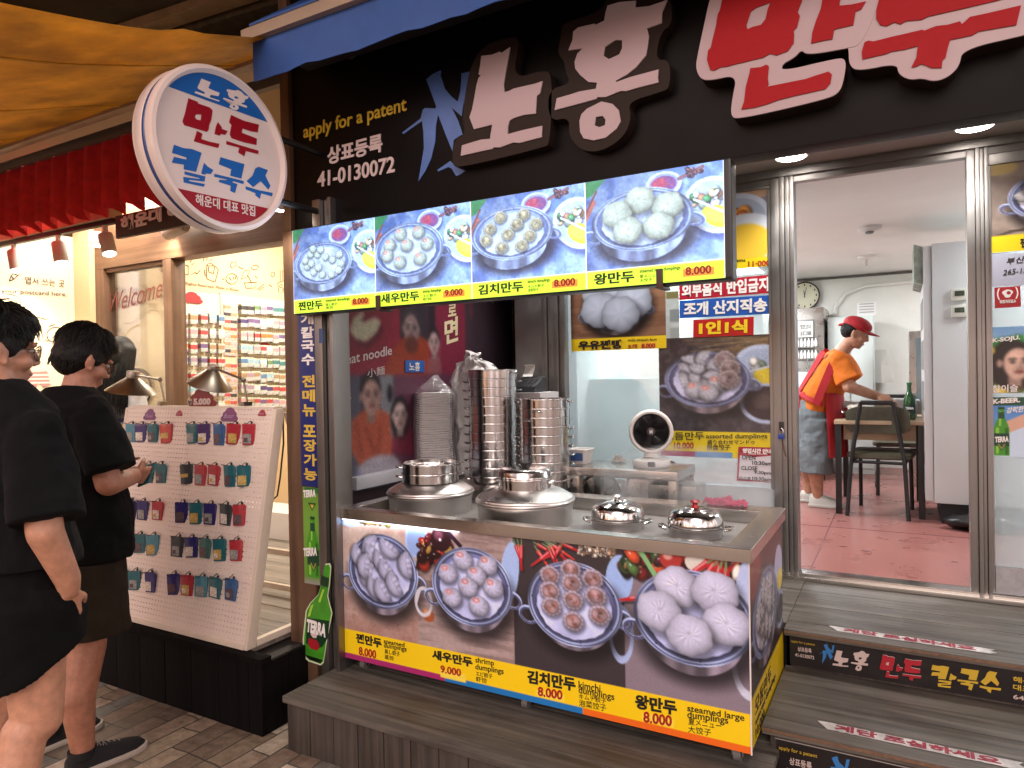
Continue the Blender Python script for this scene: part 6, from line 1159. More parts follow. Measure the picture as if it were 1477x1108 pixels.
def tape(px0, px1, py0, py1, zt, label, w):
    z_ = zt+.0018; a, b = at(px0, py0, Z=z_), at(px1, py1, Z=z_); t = thing('warning_tape', label, 'tape', (a.x+.4, a.y, zt), 'warning tapes on the step edges')
    g = random.Random(int(px0)); n = 40; yb_ = (a.y+b.y)/2; x0, x1 = a.x, b.x
    lo = [(x0+(x1-x0)*i/n, yb_-w/2+g.uniform(-.002, .002)) for i in range(n+1)]; hi = [(x0+(x1-x0)*i/n, yb_+w/2+g.uniform(-.002, .002)) for i in range(n+1)]
    lo[0] = (x0+.03, lo[0][1]); hi[0] = (x0-.005, hi[0][1]); lo[-1] = (x1-.02, lo[-1][1]); lo.append((x1+.004, yb_-.01)); lo.append((x1-.015, yb_+.008))
    shape('strip', [lo+hi[::-1]], .0006, mat('tape_white', 'd2cecc', .45, dirt='8f8a88', vscale=16), t, Vector((0, 0, z_-.0006)), UX, Vector((0, 1, 0)))
    text(t, '계단 조심하세요', (x0+.05, yb_-w*.40, z_), (x1-.06, yb_-w*.40, z_), (x0+.05, yb_+w*.40, z_), mat('tape_red', '8a1c34', .5), bold=.035)
tape(1197, 1436, 905, 941, .4545, 'white warning tape with red letters on the upper step', .05); tape(1180, 1478, 1046, 1104, .297, 'torn white warning tape on the lower step', .05)
# ------------------------------------------------------------------ awnings and the dark roof over the lane
BLUEA = mat('blue_awning', '2a5296', .6, var=.1, vscale=12, bump=.12, bscale=500); YELA = mat('yellow_awning', 'd8a634', .7, var=.25, vscale=3, bump=.25, bscale=14, dirt='a87a22'); REDA = mat('red_valance', 'd0262f', .8, var=.2, vscale=14, bump=.2, bscale=250); PALE = mat('awning_bar', 'a08b76', .45, var=.1, vscale=5)
YB = 1.97
b_ = thing('blue_awning', 'rolled blue awning with pale front bar over the shop sign', 'awning', (-.3, 2.1, 2.6))
x0 = at(366, 90, Y=YB).x; zt1, zb1_ = at(363, 58, Y=YB).z, at(366, 118, Y=YB).z; n = 60
mb = MB(); rs_ = []
for i in range(n+1):
    x = x0+(3.6)*i/n; w = .007*math.sin(i*.9)+.004*math.sin(i*2.3); s_ = .002*math.sin(i*.5)+.002*math.sin(i*1.7)
    rs_.append([Vector((x, YB-.002, zt1)), Vector((x, YB-.004+w*.5, (zt1+zb1_)/2)), Vector((x, YB-.002+w, zb1_+s_)), Vector((x, YB+.002+w, zb1_+s_)), Vector((x, YB+.002+w*.5, (zt1+zb1_)/2)), Vector((x, YB+.004, zt1))])
mb.rings(rs_); mb.build('valance', BLUEA, b_, smooth=True, ang=60)
mb = MB(); mb.rings([[Vector((x, YB+a, zt1+c)) for a, c in ((-.03, -.012), (.02, -.012), (.028, .04), (-.01, .05), (-.034, .03))] for x in (x0-.035, x0+3.6)]); mb.build('front_bar', PALE, b_, bevel=.004)
mb = MB(); mb.rings([[Vector((x, YB+a, zt1+c)) for a, c in ((-.01, .052), (.5, .46), (.5, .47), (-.012, .060))] for x in (x0-.01, x0+3.6)]); mb.build('canopy', BLUEA, b_)
mb = MB()
for x in (x0+.1, x0+1.9): mb.tube([(x, YB+.01, zt1+.005), (x+.35, YB+.18, zt1-.02), (x+.05, YF+.05, zt1+.02)], .016, 8)
mb.tube([(x0+.05, YB+.12, zt1-.02), (x0+3.5, YB+.12, zt1-.02)], .02, 8); mb.build('folding_arm', mat('awning_arm', '57504a', .4, metal=.5), b_, smooth=True)
cs = bx('awning_case', DARK, b_, x0+.02, YB+.17, zt1-.03, x0+3.55, YF-.05, zt1+.04, .01)
# neighbour's yellow awning: a sagging sheet sloping down to its pale bar
ya = thing('yellow_awning', 'stained yellow awning over the souvenir shop front', 'awning', (-4, 2.2, 2.5))
YR = 2.22; rc = at(450, 58, Y=YR); XE = rc.x; fr_ = at(60, 0, X=XE); sl_ = (rc.z-fr_.z)/(rc.y-fr_.y); YN = .62
nx_, ny_ = 48, 18; X0_ = -9.; mb = MB(); g = []
for i in range(nx_+1):
    row = []
    for j in range(ny_+1):
        u, v = i/nx_, j/ny_; y = YN+(YR-YN)*v; z = rc.z+sl_*(y-YR)-.035*math.sin(v*math.pi)*(1+.3*math.sin(u*9))+.012*mnoise.noise(Vector((u*14, v*3, 0)))+(.012 if abs(v-.62) < .03 else 0)
        row.append(mb.b.verts.new((X0_+(XE-X0_)*u, y, z)))
    g.append(row)
for i in range(nx_):
    for j in range(ny_): mb.b.faces.new((g[i][j], g[i+1][j], g[i+1][j+1], g[i][j+1]))
bmesh.ops.solidify(mb.b, geom=mb.b.faces[:], thickness=.004); mb.build('canopy', YELA, ya, smooth=True, ang=60)
for u in (.52, .66, .80, .93): MB().tube([(X0_+(XE-X0_)*u, YN+(YR-YN)*v, rc.z+sl_*(YN+(YR-YN)*v-YR)-.035*math.sin(v*math.pi)*(1+.3*math.sin(u*9))+.012*mnoise.noise(Vector((u*14, v*3, 0)))-.002) for v in np.linspace(0, 1, 14)], .005, 6, flat=2.).build('seam', YELA, ya, smooth=True)
def xbar(name, m, par, y, pts_, d, bevel=.006, xend=None):         # long bar along the lane between two photo heights
    (p0, q0), (p1, q1), th = pts_; a = at(p0, q0, Y=y); b = at(p1, q1, Y=y); z = (a.z+b.z)/2; h = abs(at(p0, q0+th, Y=y).z-a.z)
    return bx(name, m, par, -9., y, z-h, xend if xend else XE, y+d, z, bevel)
xbar('front_bar', PALE, ya, 2.2, ((0, 180), (180, 127), 30), .05); xbar('rear_bar', mat('grey_pipe', '6f655c', .5, metal=.4), ya, 2.42, ((20, 230), (190, 172), 12), .04); xbar('rear_bar', MATS['grey_pipe'], ya, 2.36, ((328, 100), (362, 90), 6), .03)
rv = thing('red_valance', 'pleated red fabric valance with a zigzag hem over the souvenir shop', 'valance', (-4.5, 2.45, 2.2))
yv = 2.46; za = (at(0, 250, Y=yv).z+at(190, 192, Y=yv).z)/2; zb_v = (at(0, 343, Y=yv).z+at(212, 288, Y=yv).z)/2
per = abs(at(70, 300, Y=yv).x-at(93, 295, Y=yv).x); xr_ = at(226, 290, Y=yv).x; n = int((xr_+8)/per)*8; mb = MB(); rs_ = []
for i in range(n+1):
    x = xr_-(i/8)*per; ph = (i % 8)/8; w = .045*math.cos(2*math.pi*ph); zg = -.022*math.cos(2*math.pi*ph)-.008*math.sin(i*1.7); tp = .012*math.cos(2*math.pi*ph)
    rs_.append([Vector((x, yv+w*.5, za+tp)), Vector((x, yv+w*.9, (za+zb_v)/2)), Vector((x, yv+w, zb_v+zg)), Vector((x, yv+w+.004, zb_v+zg)), Vector((x, yv+w*.9+.004, (za+zb_v)/2)), Vector((x, yv+w*.5+.004, za+tp))])
mb.rings(rs_); mb.build('pleated_cloth', REDA, rv, smooth=True, ang=80); bx('top_rail', DARK, rv, -8, yv-.03, za+.012, xr_+.1, yv+.06, za+.03, .003)
rf = thing('lane_roof', 'dark concrete slab and beams above the awnings', 'roof', (-3.5, 3, 3.4)); bx('slab', mat('dark_concrete', '2e2822', .9, var=.3, vscale=6), rf, -12, .9, 3.55, 4, 9, 3.75, 0)
p = at(265, 26, Z=3.5); q = at(345, 0, Z=3.5); mb = MB(); d = (q-p).normalized(); w = d.cross(Vector((0, 0, 1)))*.05; mb.obox(p-d*2.2-w, d*6, w*2, (0, 0, .05)); mb.build('pale_beam', mat('pale_beam', '8f7c66', .7, var=.2, vscale=9), rf)
mb.__init__(); mb.obox(p-d*2.2-w*7+Vector((0, 0, -.02)), d*6, w*5.4, (0, 0, .08)); mb.build('slab_rib', mat('grey_concrete', '4f483c', .9, var=.3, vscale=20, bump=.4, bscale=50), rf)
# ------------------------------------------------------------------ inside the dining room
TW = mat('pale_table_top', 'b39a7e', .4, var=.08, vscale=9); OLV = mat('olive_vinyl', '4a4636', .5, var=.15, vscale=30)
ztab = at(1205, 606, Y=5.5).z; tx0, tx1, ty0, ty1 = at(1203, 604, Y=5.5).x, at(1336, 604, Y=5.5).x, 5.48, 6.3
tb2 = thing('dining_table', 'pale topped dining table with black legs by the doorway', 'table', ((tx0+tx1)/2, 5.9, zf))
bx('table_top', TW, tb2, tx0, ty0, ztab-.028, tx1, ty1, ztab, .004); bx('apron', mat('table_apron', '8a7258', .5), tb2, tx0+.06, ty0+.03, ztab-.14, tx1-.06, ty1-.03, ztab-.029, .003)
for x, y in ((tx0+.005, ty0+.01), (tx1-.05, ty0+.01), (tx0+.005, ty1-.05), (tx1-.05, ty1-.05)): bx('leg', BLACKM, tb2, x, y, zf+.001, x+.04, y+.04, ztab-.029, .003)
def chair(cx, cy, rz, label):
    t = thing('dining_chair', label, 'chair', (0, 0, 0), 'olive chairs of the dining room'); sh_ = .40
    MB().rings([rrect(0, 0, a, b, .05, z, 0) for a, b, z in ((.19, .19, sh_), (.205, .205, sh_+.01), (.205, .205, sh_+.035), (.18, .18, sh_+.05))]).build('seat', OLV, t, smooth=True)
    mb = MB(); bz = [sh_+.18, sh_+.37]; rs_ = []
    for i in range(12):
        a = -1+2*i/11; x = a*.20; y = -.205+.03*a*a*-1+.02; r = .035*max(0, abs(a)-.75)*4; rs_.append([Vector((x, y, bz[0]+r)), Vector((x, y+.028, bz[0]+r)), Vector((x, y+.028, bz[1]-r)), Vector((x, y, bz[1]-r))])
    mb.rings(rs_); mb.build('backrest', OLV, t, bevel=.008)
    for s_ in (-1, 1):
        MB().tube([(s_*.19, -.26, 0), (s_*.165, -.215, sh_), (s_*.10, -.225, sh_+.405)], .014, 10).build('leg', BLACKM, t, smooth=True); MB().tube([(s_*.17, .20, 0), (s_*.165, .17, sh_)], .014, 10).build('leg', BLACKM, t, smooth=True)
    MB().tube([(-.10, -.225, sh_+.40), (.10, -.225, sh_+.40)], .016, 10).build('top_rail', BLACKM, t, smooth=True); MB().tube([(-.166, -.20, sh_-.02), (.166, -.20, sh_-.02), (.166, .17, sh_-.02), (-.166, .17, sh_-.02)], .011, 8, closed=True).build('seat_frame', BLACKM, t)
    t.location = (cx, cy, zf+.001); t.rotation_euler = (0, 0, rz); return t
f1, f2 = at(1233, 745, Z=zf), at(1312, 752, Z=zf); cm = (f1+f2)/2; ch = chair(cm.x, cm.y+.26, R(-6), 'olive chair with black frame, its back to the doorway')
dup(ch, (.0, 6.62, zf+.001), R(180), 'olive chair on the far side of the table'); dup(ch, (-.9, 7.35, zf+.001), R(90), 'olive chair deep in the room behind the worker')
# things on the table
ST = CHROME
def on(px, py, Yc): p = at(px, py, Y=Yc); return Vector((p.x, Yc, ztab+.001))
p = on(1237, 600, 5.66); q = tier((p.x, p.y, p.z), .085, .085, 'steel steamer of dumplings on the dining table', None)
mb = MB()
for i in range(7): a = i*.9; mb.ell((p.x+.045*math.cos(a)*(i > 0), p.y+.045*math.sin(a)*(i > 0), p.z+.085), .03, .028, .02, n=12, k=8)
o = mb.build('steamed_dumplings', mat('dough', 'c9bfae', .5, sss=.2, bump=.3, bscale=80), None, smooth=True); tag(o, 'white dumplings heaped in the steel steamer on the table', 'food')
p = on(1216, 590, 5.85); o = MB().lathe([(0, 0), (.05, 0), (.06, .01), (.10, .10), (.104, .12), (.098, .12), (.055, .012), (0, .01)], p, 32).build('white_bowl', WHITEP, None, smooth=True); tag(o, 'white bowl behind the steel steamer', 'bowl')
mb = MB(); b0 = on(1312, 603, 5.62); BG = mat('bottle_glass_green', '0f5a1e', .08, trans=.35, coat=.5)
bt = thing('beer_bottle', 'green beer bottle standing at the table corner by the fridge', 'bottle', b0)
MB().lathe([(0, 0), (.034, 0), (.037, .004), (.037, .13), (.034, .155), (.018, .19), (.0145, .20), (.0135, .245), (.016, .247), (.016, .256), (.0135, .258), (0, .258)], b0, 32).build('glass', BG, bt, smooth=True, ang=50); MB().lathe([(.0375, .045), (.0378, .046), (.0378, .11), (.0375, .111)], b0, 32).build('label', mat('beer_label', '12321f', .4), bt, smooth=True); MB().lathe([(0, .262), (.0165, .262), (.017, .248), (0, .248)], b0, 20).build('bottle_cap', mat('cap_green', '14603a', .35), bt)
text(bt, 'TERRA', b0+Vector((-.026, -.0385, .074)), b0+Vector((.026, -.0385, .074)), b0+Vector((-.026, -.0385, .092)), KW, bold=.05)
p = on(1277, 598, 5.75); o = MB().rings([rrect(p.x, p.y, a, b, .02, p.z+z, 0) for a, b, z in ((.11, .10, 0), (.12, .11, .04), (.12, .11, .055), (.11, .10, .055), (.10, .09, .02))]).build('black_tray', RUBBER, None, smooth=True); tag(o, 'black serving tray with raised sides on the table', 'tray')
p = on(1262, 590, 5.70); o = MB().lathe([(0, 0), (.05, 0), (.075, .03), (.078, .035), (.07, .032), (.045, .008), (0, .008)], (p.x, p.y-.12, p.z), 28).build('side_dish', WHITEP, None, smooth=True); tag(o, 'small white side dish at the near table edge', 'dish')
p = on(1300, 586, 6.05); o = MB().rings([rrect(p.x, p.y, a, b, .03, p.z+z, 0) for a, b, z in ((.10, .08, 0), (.12, .10, .12), (.118, .098, .125), (.09, .07, .02))]).build('white_tub', WHITEM, None, smooth=True); tag(o, 'white plastic tub at the far end of the table', 'tub')
# tall fridge, its side to the door
fx0_, fy0_ = at(1347, 700, Z=zf).x, 5.36; fzt = at(1338, 352, Y=fy0_).z; fx0_ = at(1346, 560, Y=fy0_).x
fr_ = thing('tall_fridge', 'tall pale grey fridge seen from its side, paper notes on its front', 'fridge', (fx0_+.4, fy0_+.35, zf))
bx('cabinet', mat('fridge_grey', 'c6c7c7', .4, var=.03, vscale=3), fr_, fx0_, fy0_, zf+.14, fx0_+.78, fy0_+.72, fzt, .012); bx('front_door', mat('fridge_front', 'c4c2c2', .4), fr_, fx0_-.05, fy0_+.01, zf+.15, fx0_-.003, fy0_+.71, fzt-.01, .008); bx('base', RUBBER, fr_, fx0_+.04, fy0_+.05, zf, fx0_+.74, fy0_+.68, zf+.138, .004)
for i in range(5):
    for k in range(2): z = fzt-.35-i*.28; y = fy0_+.08+k*.30; MB().box(fx0_-.053, y, z-.2, fx0_-.0505, y+.24, z).build('paper_note', mat('note_grey', '8f8d8e', .7, var=.4, vscale=70), fr_)
mb = MB(); mb.obox((fx0_-.052, fy0_+.02, fzt-.26), (0, .6, 0), (0, 0, .25), (-.05, 0, .02)); mb.build('hanging_sign', mat('sign_photo', '8a8f84', .6, var=.5, vscale=14), fr_, bevel=.002)
for nm, py0, py1, w in (('upper', 417, 433, 1), ('lower', 441, 457, 1)):
    a, b = at(1372, py0, Y=fy0_-.012), at(1396, py1, Y=fy0_-.012); t = thing('wall_thermometer', f'{nm} digital thermometer stuck on the fridge side', 'thermometer', ((a.x+b.x)/2, fy0_-.01, b.z), 'thermometers on the fridge'); bx('case', mat('thermo_case', 'c9c8bc', .4), t, a.x, fy0_-.02, b.z, b.x, fy0_-.001, a.z, .004); bx('display', mat('thermo_lcd', '3c4438', .2), t, a.x+.018, fy0_-.0225, b.z+.03, b.x-.018, fy0_-.0205, a.z-.015, .001)
mb = MB(); c = Vector((fx0_+.26, fy0_-.10, zf+.055)); mb.ell(c, .22, .10, .055, n=28, k=14)
for v in mb.b.verts: v.co = crumple(v.co.copy(), .02, 9); v.co.z = max(v.co.z, zf+.002)
o = mb.build('black_bag', mat('black_plastic', '0d0d0e', .35, bump=.3, bscale=30), None, smooth=True, ang=180); tag(o, 'black plastic bag on the floor in front of the fridge', 'bag')
# back wall
ck_c = at(1161, 427, Y=8.27); ck = thing('wall_clock', 'round wall clock with dark rim high on the back wall', 'clock', ck_c); MY = Matrix.Rotation(R(90), 3, 'X'); rk = .155
MB().lathe([(0, 0), (rk*.98, 0), (rk, .01), (rk, .03), (rk*.93, .035), (rk*.9, .022), (0, .02)], ck_c, 48, MY).build('rim', mat('clock_rim', '3a2c26', .4), ck, smooth=True); MB().lathe([(0, .0215), (rk*.9, .0215), (rk*.9, .0225), (0, .0225)], ck_c, 40, MY).build('dial', mat('clock_face', 'c6c0a6', .5), ck)
mb = MB()
for i in range(12): a = i*math.pi/6; p = ck_c+Vector((rk*.76*math.sin(a), -.024, rk*.76*math.cos(a))); mb.box(p.x-.006, p.y, p.z-.010, p.x+.006, p.y+.001, p.z+.010)
mb.build('markers', RUBBER, ck)
for a, l, w in ((R(-8), rk*.5, .007), (R(12), rk*.72, .005)): d = Vector((math.sin(a), 0, math.cos(a))); MB().obox(ck_c+Vector((0, -.027, 0))-d*.02-Vector((w/2, 0, 0)), d*l, (w, 0, 0), (0, -.001, 0)).build('hand', RUBBER, ck)
def box_px(name, label, cat, Yc, d, TL, BR, m, bevel=.006): a, b = at(*TL, Y=Yc), at(*BR, Y=Yc); o = thing(name, label, cat, ((a.x+b.x)/2, Yc, b.z)); return o, a, b
o, a, b = box_px('drinks_cabinet', 'steel framed drinks cabinet with glass doors under the clock', 'cabinet', 7.6, .5, (1100, 448), (1191, 660), STEEL)
bx('frame', STEEL, o, a.x, 7.6, zf, b.x, 8.2, a.z, .006); za_, zb2 = a.z-.12, at(1150, 520, Y=7.6).z; bx('dark_inside', mat('cabinet_inside', '70706c', .6), o, a.x+.05, 7.59, zb2, b.x-.09, 7.598, za_, .001); bx('lower_door', WHITEM, o, a.x+.03, 7.585, zf+.1, b.x-.05, 7.598, zb2-.12, .004)
mb = MB()
for r_, py in enumerate((500, 517)):
    z = at(1160, py, Y=7.58).z; mb.box(a.x+.05, 7.56, z-.012, b.x-.09, 7.588, z)
mb.build('shelf', STEEL, o); k = 0
for r_, py in enumerate((500, 517)):
    z = at(1160, py, Y=7.58).z
    for i in range(6): x = at(1151+i*5.2, py, Y=7.57).x; q = MB().lathe([(0, 0), (.014, 0), (.014, .05), (.006, .065), (.006, .08), (0, .08)], (x, 7.573, z+.001), 10).build('small_bottle', WHITEP, None, smooth=True); tag(q, f'small white bottle, {ords[i]} on the {["upper", "lower"][r_]} shelf of the drinks cabinet', 'bottle', 'bottles in the drinks cabinet')
a2, b2 = at(1151, 464, Y=7.58), at(1173, 486, Y=7.58); MB().box(a2.x, 7.575, b2.z, b2.x, 7.584, a2.z).build('paper_sign', mat('cab_paper', 'b9b8b4', .6), o)
for i in range(2): zz = a2.z-(a2.z-b2.z)*(.25+.4*i); text(o, ['셀프코너', '음료 2.000'][i], (a2.x+.02, 7.5745, zz-.04), (b2.x-.02, 7.5745, zz-.04), (a2.x+.02, 7.5745, zz+.01), KINK)
o, a, b = box_px('white_cabinet', 'tall white double door cabinet on the back wall behind the worker', 'cabinet', 7.7, .5, (1192, 458), (1262, 690), WHITEM); bx('carcass', mat('cabinet_white', 'c3cac6', .4), o, a.x+.01, 7.7, zf, b.x, 8.2, a.z, .006)
for s_ in (0, 1): w = (b.x-a.x)/2; bx('door', mat('cabinet_white', 'c3cac6', .4), o, a.x+.012+s_*w, 7.68, zf+.06, a.x+w-.002+s_*w, 7.698, a.z-.02, .004)
c0, c1 = at(1236, 437, Y=7.75), at(1264, 454, Y=7.75); cl_ = thing('desk_calendar', 'small white calendar standing on the white cabinet', 'calendar', ((c0.x+c1.x)/2, 7.76, a.z)); mb = MB(); mb.obox((c0.x, 7.74, a.z+.001), (c1.x-c0.x, 0, 0), (0, .04, c0.z-a.z), (0, .004, 0)); mb.build('page', WHITEP, cl_)
for i in range(4): mb = MB(); z = a.z+.03+i*.028; mb.obox((c0.x+.02, 7.738+.0085*i, z), (c1.x-c0.x-.04, 0, 0), (0, .003, .010), (0, -.001, 0)); mb.build('date_row', mat('date_grey', '9a9a98', .6), cl_)
mb = MB(); tp = at(1266, 505, Y=8.2); rs_ = [[Vector((tp.x+q*math.cos(a_)*.10*(1+.3*t), 8.2+q*math.sin(a_)*.05, tp.z-.34*t)) for a_ in (2*math.pi*i/14 for i in range(14)) for q in ((1+.25*math.sin(a_*5+t*3)),)] for t in (0, .25, .5, .75, 1)]; mb.rings(rs_); o = mb.build('hanging_towel', mat('towel', 'bdb9b2', .9), None, smooth=True); tag(o, 'white towel hanging beside the white cabinet', 'towel')
o, a, b = box_px('glass_cabinet', 'narrow glass fronted cooler in the corner behind the tall fridge', 'cooler', 7.0, .5, (1311, 478), (1345, 640), STEEL); bx('frame', STEEL, o, a.x, 7.0, zf, b.x+.3, 7.6, a.z, .01); bx('glass_door', mat('cooler_glass', '6f7c80', .1), o, a.x+.05, 6.99, zf+.3, b.x+.2, 6.998, a.z-.06, .002); bx('top_box', mat('brass_box', '9a8a5a', .4), o, a.x+.1, 7.1, a.z+.001, b.x+.1, 7.3, a.z+.07, .004)
for i, (px, py, lab) in enumerate(((1254, 327, 'round white smoke detector on the ceiling nearer the door'), (1250, 369, 'round white sprinkler rose on the ceiling further in'))):
    p = at(px, py, Z=zc); d = thing('ceiling_detector', lab, 'detector', (p.x, p.y, zc-.04)); MB().lathe([(0, -.001), (.075, -.001), (.078, -.02), (.05, -.034), (0, -.036)], (p.x, p.y, zc), 28).build('disc', WHITEP, d, smooth=True)
    if i: MB().tube([(p.x, p.y, zc-.036), (p.x, p.y, zc-.09)], .012, 8).build('nozzle', STEEL, d)
    else: MB().lathe([(0, -.0365), (.03, -.0365), (.025, -.05), (0, -.052)], (p.x, p.y, zc), 16).build('sensor', mat('sensor_grey', '6f7070', .4), d)
# pale appliance behind the window left of the door
zt9 = at(870, 546, Y=4.5).z; a9, b9 = at(818, 560, Y=4.5).x, at(923, 560, Y=4.5).x; o = thing('chest_cooler', 'pale mint cooler standing behind the window glass', 'cooler', ((a9+b9)/2, 4.8, zf)); bx('cabinet', mat('mint_enamel', '9fb5b0', .35, var=.05, vscale=3), o, a9, 4.5, zf, b9, 5.1, zt9, .03); bx('lid_seam', mat('seam_grey', '5a6462', .5), o, a9+.01, 4.497, zt9-.05, b9-.01, 4.499, zt9-.044, .0005)
# padlock and hasp on the jamb
pk_ = at(1127, 630, Y=YG-.07); pl2 = thing('padlock', 'small steel padlock with blue body on the door jamb', 'padlock', pk_); bx('lock_body', mat('lock_blue', '1f3a8a', .35), pl2, pk_.x-.014, YG-.085, pk_.z-.012, pk_.x+.014, YG-.068, pk_.z+.014, .003); MB().tube([pk_+Vector((-.009, -.006, .014)), pk_+Vector((-.009, -.006, .035)), pk_+Vector((0, -.006, .045)), pk_+Vector((.009, -.006, .035)), pk_+Vector((.009, -.006, .014))], .003, 8).build('shackle', CHROME, pl2, smooth=True); bx('hasp', BLACKM, pl2, pk_.x-.012, YG-.066, pk_.z+.03, pk_.x+.012, YG-.058, pk_.z+.075, .002); MB().tube([pk_+Vector((.004, -.004, -.014)), pk_+Vector((.01, -.004, -.06)), pk_+Vector((.02, -.002, -.10))], .0025, 6).build('key_cord', mat('brown_cord', '5a3a26', .7), pl2)
# ------------------------------------------------------------------ souvenir shop next door
YN_ = 3.3
nb = thing('souvenir_shop', 'warmly lit souvenir shop with brown timber front beside the dumpling shop', 'shop', (-5, 5, 0))
TAN = mat('warm_plaster', 'cdb48f', .8, var=.05, vscale=2, bump=.05, bscale=60); CRE = mat('cream_plaster', 'd8cbb0', .8, var=.04, vscale=2); PALEY = mat('pale_yellow_wall', 'd6cb98', .8, var=.05, vscale=2)
zfl = .335; zbm = at(250, 372, Y=YN_).z; ztop = at(250, 318, Y=YN_).z
xm0, xm1, xm2, xm3 = [at(x, 450, Y=YN_).x for x in (138, 150, 236, 248)]
mb = MB(); mb.box(xm0, YN_, zbm, xp0-.002, YN_+.14, zbm+.5); mb.build('timber_beam', BROWNH, nb, bevel=.004)
mb = MB(); mb.box(xm0, YN_, zfl, xm1, YN_+.12, zbm-.001); mb.build('timber_post', BROWN, nb, bevel=.004); mb = MB(); mb.box(xm2, YN_, zfl, xm3, YN_+.12, zbm-.001); mb.build('timber_post', BROWN, nb, bevel=.004)
bx('window_glass', GLASS, nb, xm1+.002, YN_+.05, 1.0, xm2-.002, YN_+.058, zbm-.03, 0); bx('window_frame', BROWNH, nb, xm1+.001, YN_+.02, zbm-.03, xm2-.001, YN_+.10, zbm-.002, .003); bx('under_window_wall', CRE, nb, xm1+.001, YN_+.02, zfl, xm2-.001, YN_+.10, .998, .003)
# interior: side wall with displays, wall with postcard corner, floor deck
XW = -5.25
planks(-7.2, xp0-.03, [2.06+.155*i for i in range(16)], zfl).build('floor_boards', woodmat('grey_decking', '6f6860', '938a80', .6), nb, bevel=.002)
bx('shop_floor', mat('shop_floor', '9c8b74', .5, var=.1), nb, -9, 4.55, .1, xp0-.03, 9, zfl, 0)
bx('display_wall', TAN, nb, XW-.1, YN_+.13, .3, XW, 8.4, 3.2, 0); bx('back_wall', TAN, nb, XW, 8.3, .3, xp0, 8.4, 3.2, 0); bx('party_wall', TAN, nb, xp0-.12, 2.63, .3, xp0-.02, 8.3, 3.2, 0); bx('shop_ceiling', mat('shop_ceiling', 'a98f68', .8), nb, -9.5, 2.6, 3.1, xp0-.02, 8.4, 3.2, 0)
# wall with the postcard writing corner (further left, open to the lane)
XC = -5.95; yc0, yc1 = 2.6, at(107, 430, X=XC).y
bx('postcard_wall', CRE, nb, XC-.1, 2.45, .1, XC, yc1, 2.72, 0); ya1 = at(107, 430, X=XC).y
mb = MB(); mb.box(XC, ya1-.0, .1, xm0, ya1+.1, 2.95); mb.build('corner_wall', TAN, nb)
bx('pale_yellow_wall', PALEY, nb, xm1-.8, 4.3, .3, XW-.11, 4.4, 3.1, 0)
INK = mat('wall_ink', '3a3230', .7); INK2 = mat('brown_ink', '6a553e', .7); INKR = mat('red_brown_script', '6a342a', .6)
def wl(body, bl, br, tl, X, m, shear=0., bold=.0, nm='wall_lettering'): return text(nb, body, *[at(*q, X=X) for q in (bl, br, tl)], m, name=nm, shear=shear, bold=bold)
zW = lambda x, y: (x*.16926, 330+y*.16929); XI = XC+.004
wl('엽서 쓰는 곳', zW(212, 470), zW(550, 500), zW(212, 405), XI, INK); wl('your postcard here.', zW(10, 560), zW(570, 588), zW(10, 508), XI, INK)
def doodle(strokes, f, X, m, w=.006, nm='wall_drawing'):
    mb = MB()
    for s_ in strokes: mb.tube([at(*f(*q), X=X) for q in s_], w/2, 5)
    return mb.build(nm, m, nb)
circ = lambda cx, cy, rx, ry, a=0, b=6.3, n=18: [(cx+rx*math.cos(a+(b-a)*i/n), cy+ry*math.sin(a+(b-a)*i/n)) for i in range(n+1)]
doodle([[(80, 445), (95, 400), (140, 355), (185, 365), (120, 430), (80, 445)], [(95, 400), (120, 430)], [(120, 380), (155, 400)]], zW, XI, INK)
doodle([circ(80, 640, 95, 80, 3.2, 6.6), circ(60, 650, 90, 60, 3.4, 6.2), [(0, 600), (60, 590), (140, 640)], circ(210, 680, 22, 22), [(230, 690), (300, 750), (400, 770)]], zW, XI, INK, .005)
zV = lambda x, y: (x*.30684, 420+y*.30686)
doodle([circ(262, 205, 42, 36), [(225, 215), (212, 235), (235, 230)], [(245, 222), (262, 205), (272, 188)], [(230, 165), (260, 155)]], zV, XI, INK, .005)
shape('striped_shorts', [[(at(*zV(*q), X=XI).y, at(*zV(*q), X=XI).z) for q in ((140, 380), (222, 376), (238, 440), (200, 452), (185, 425), (168, 452), (125, 445))]], .002, mat('shorts_pink', 'b07a78', .7), nb, Vector((XI, 0, 0)), UY, UZ)
for k in range(3): shape('shorts_stripe', [[(at(*zV(*q), X=XI).y, at(*zV(*q), X=XI).z) for q in ((137-k*4, 392+k*18), (226+k*4, 390+k*18), (228+k*4, 398+k*18), (135-k*4, 400+k*18))]], .001, mat('shorts_white', 'd6c8c0', .7), nb, Vector((XI, 0, 0)), UY, UZ, .002)
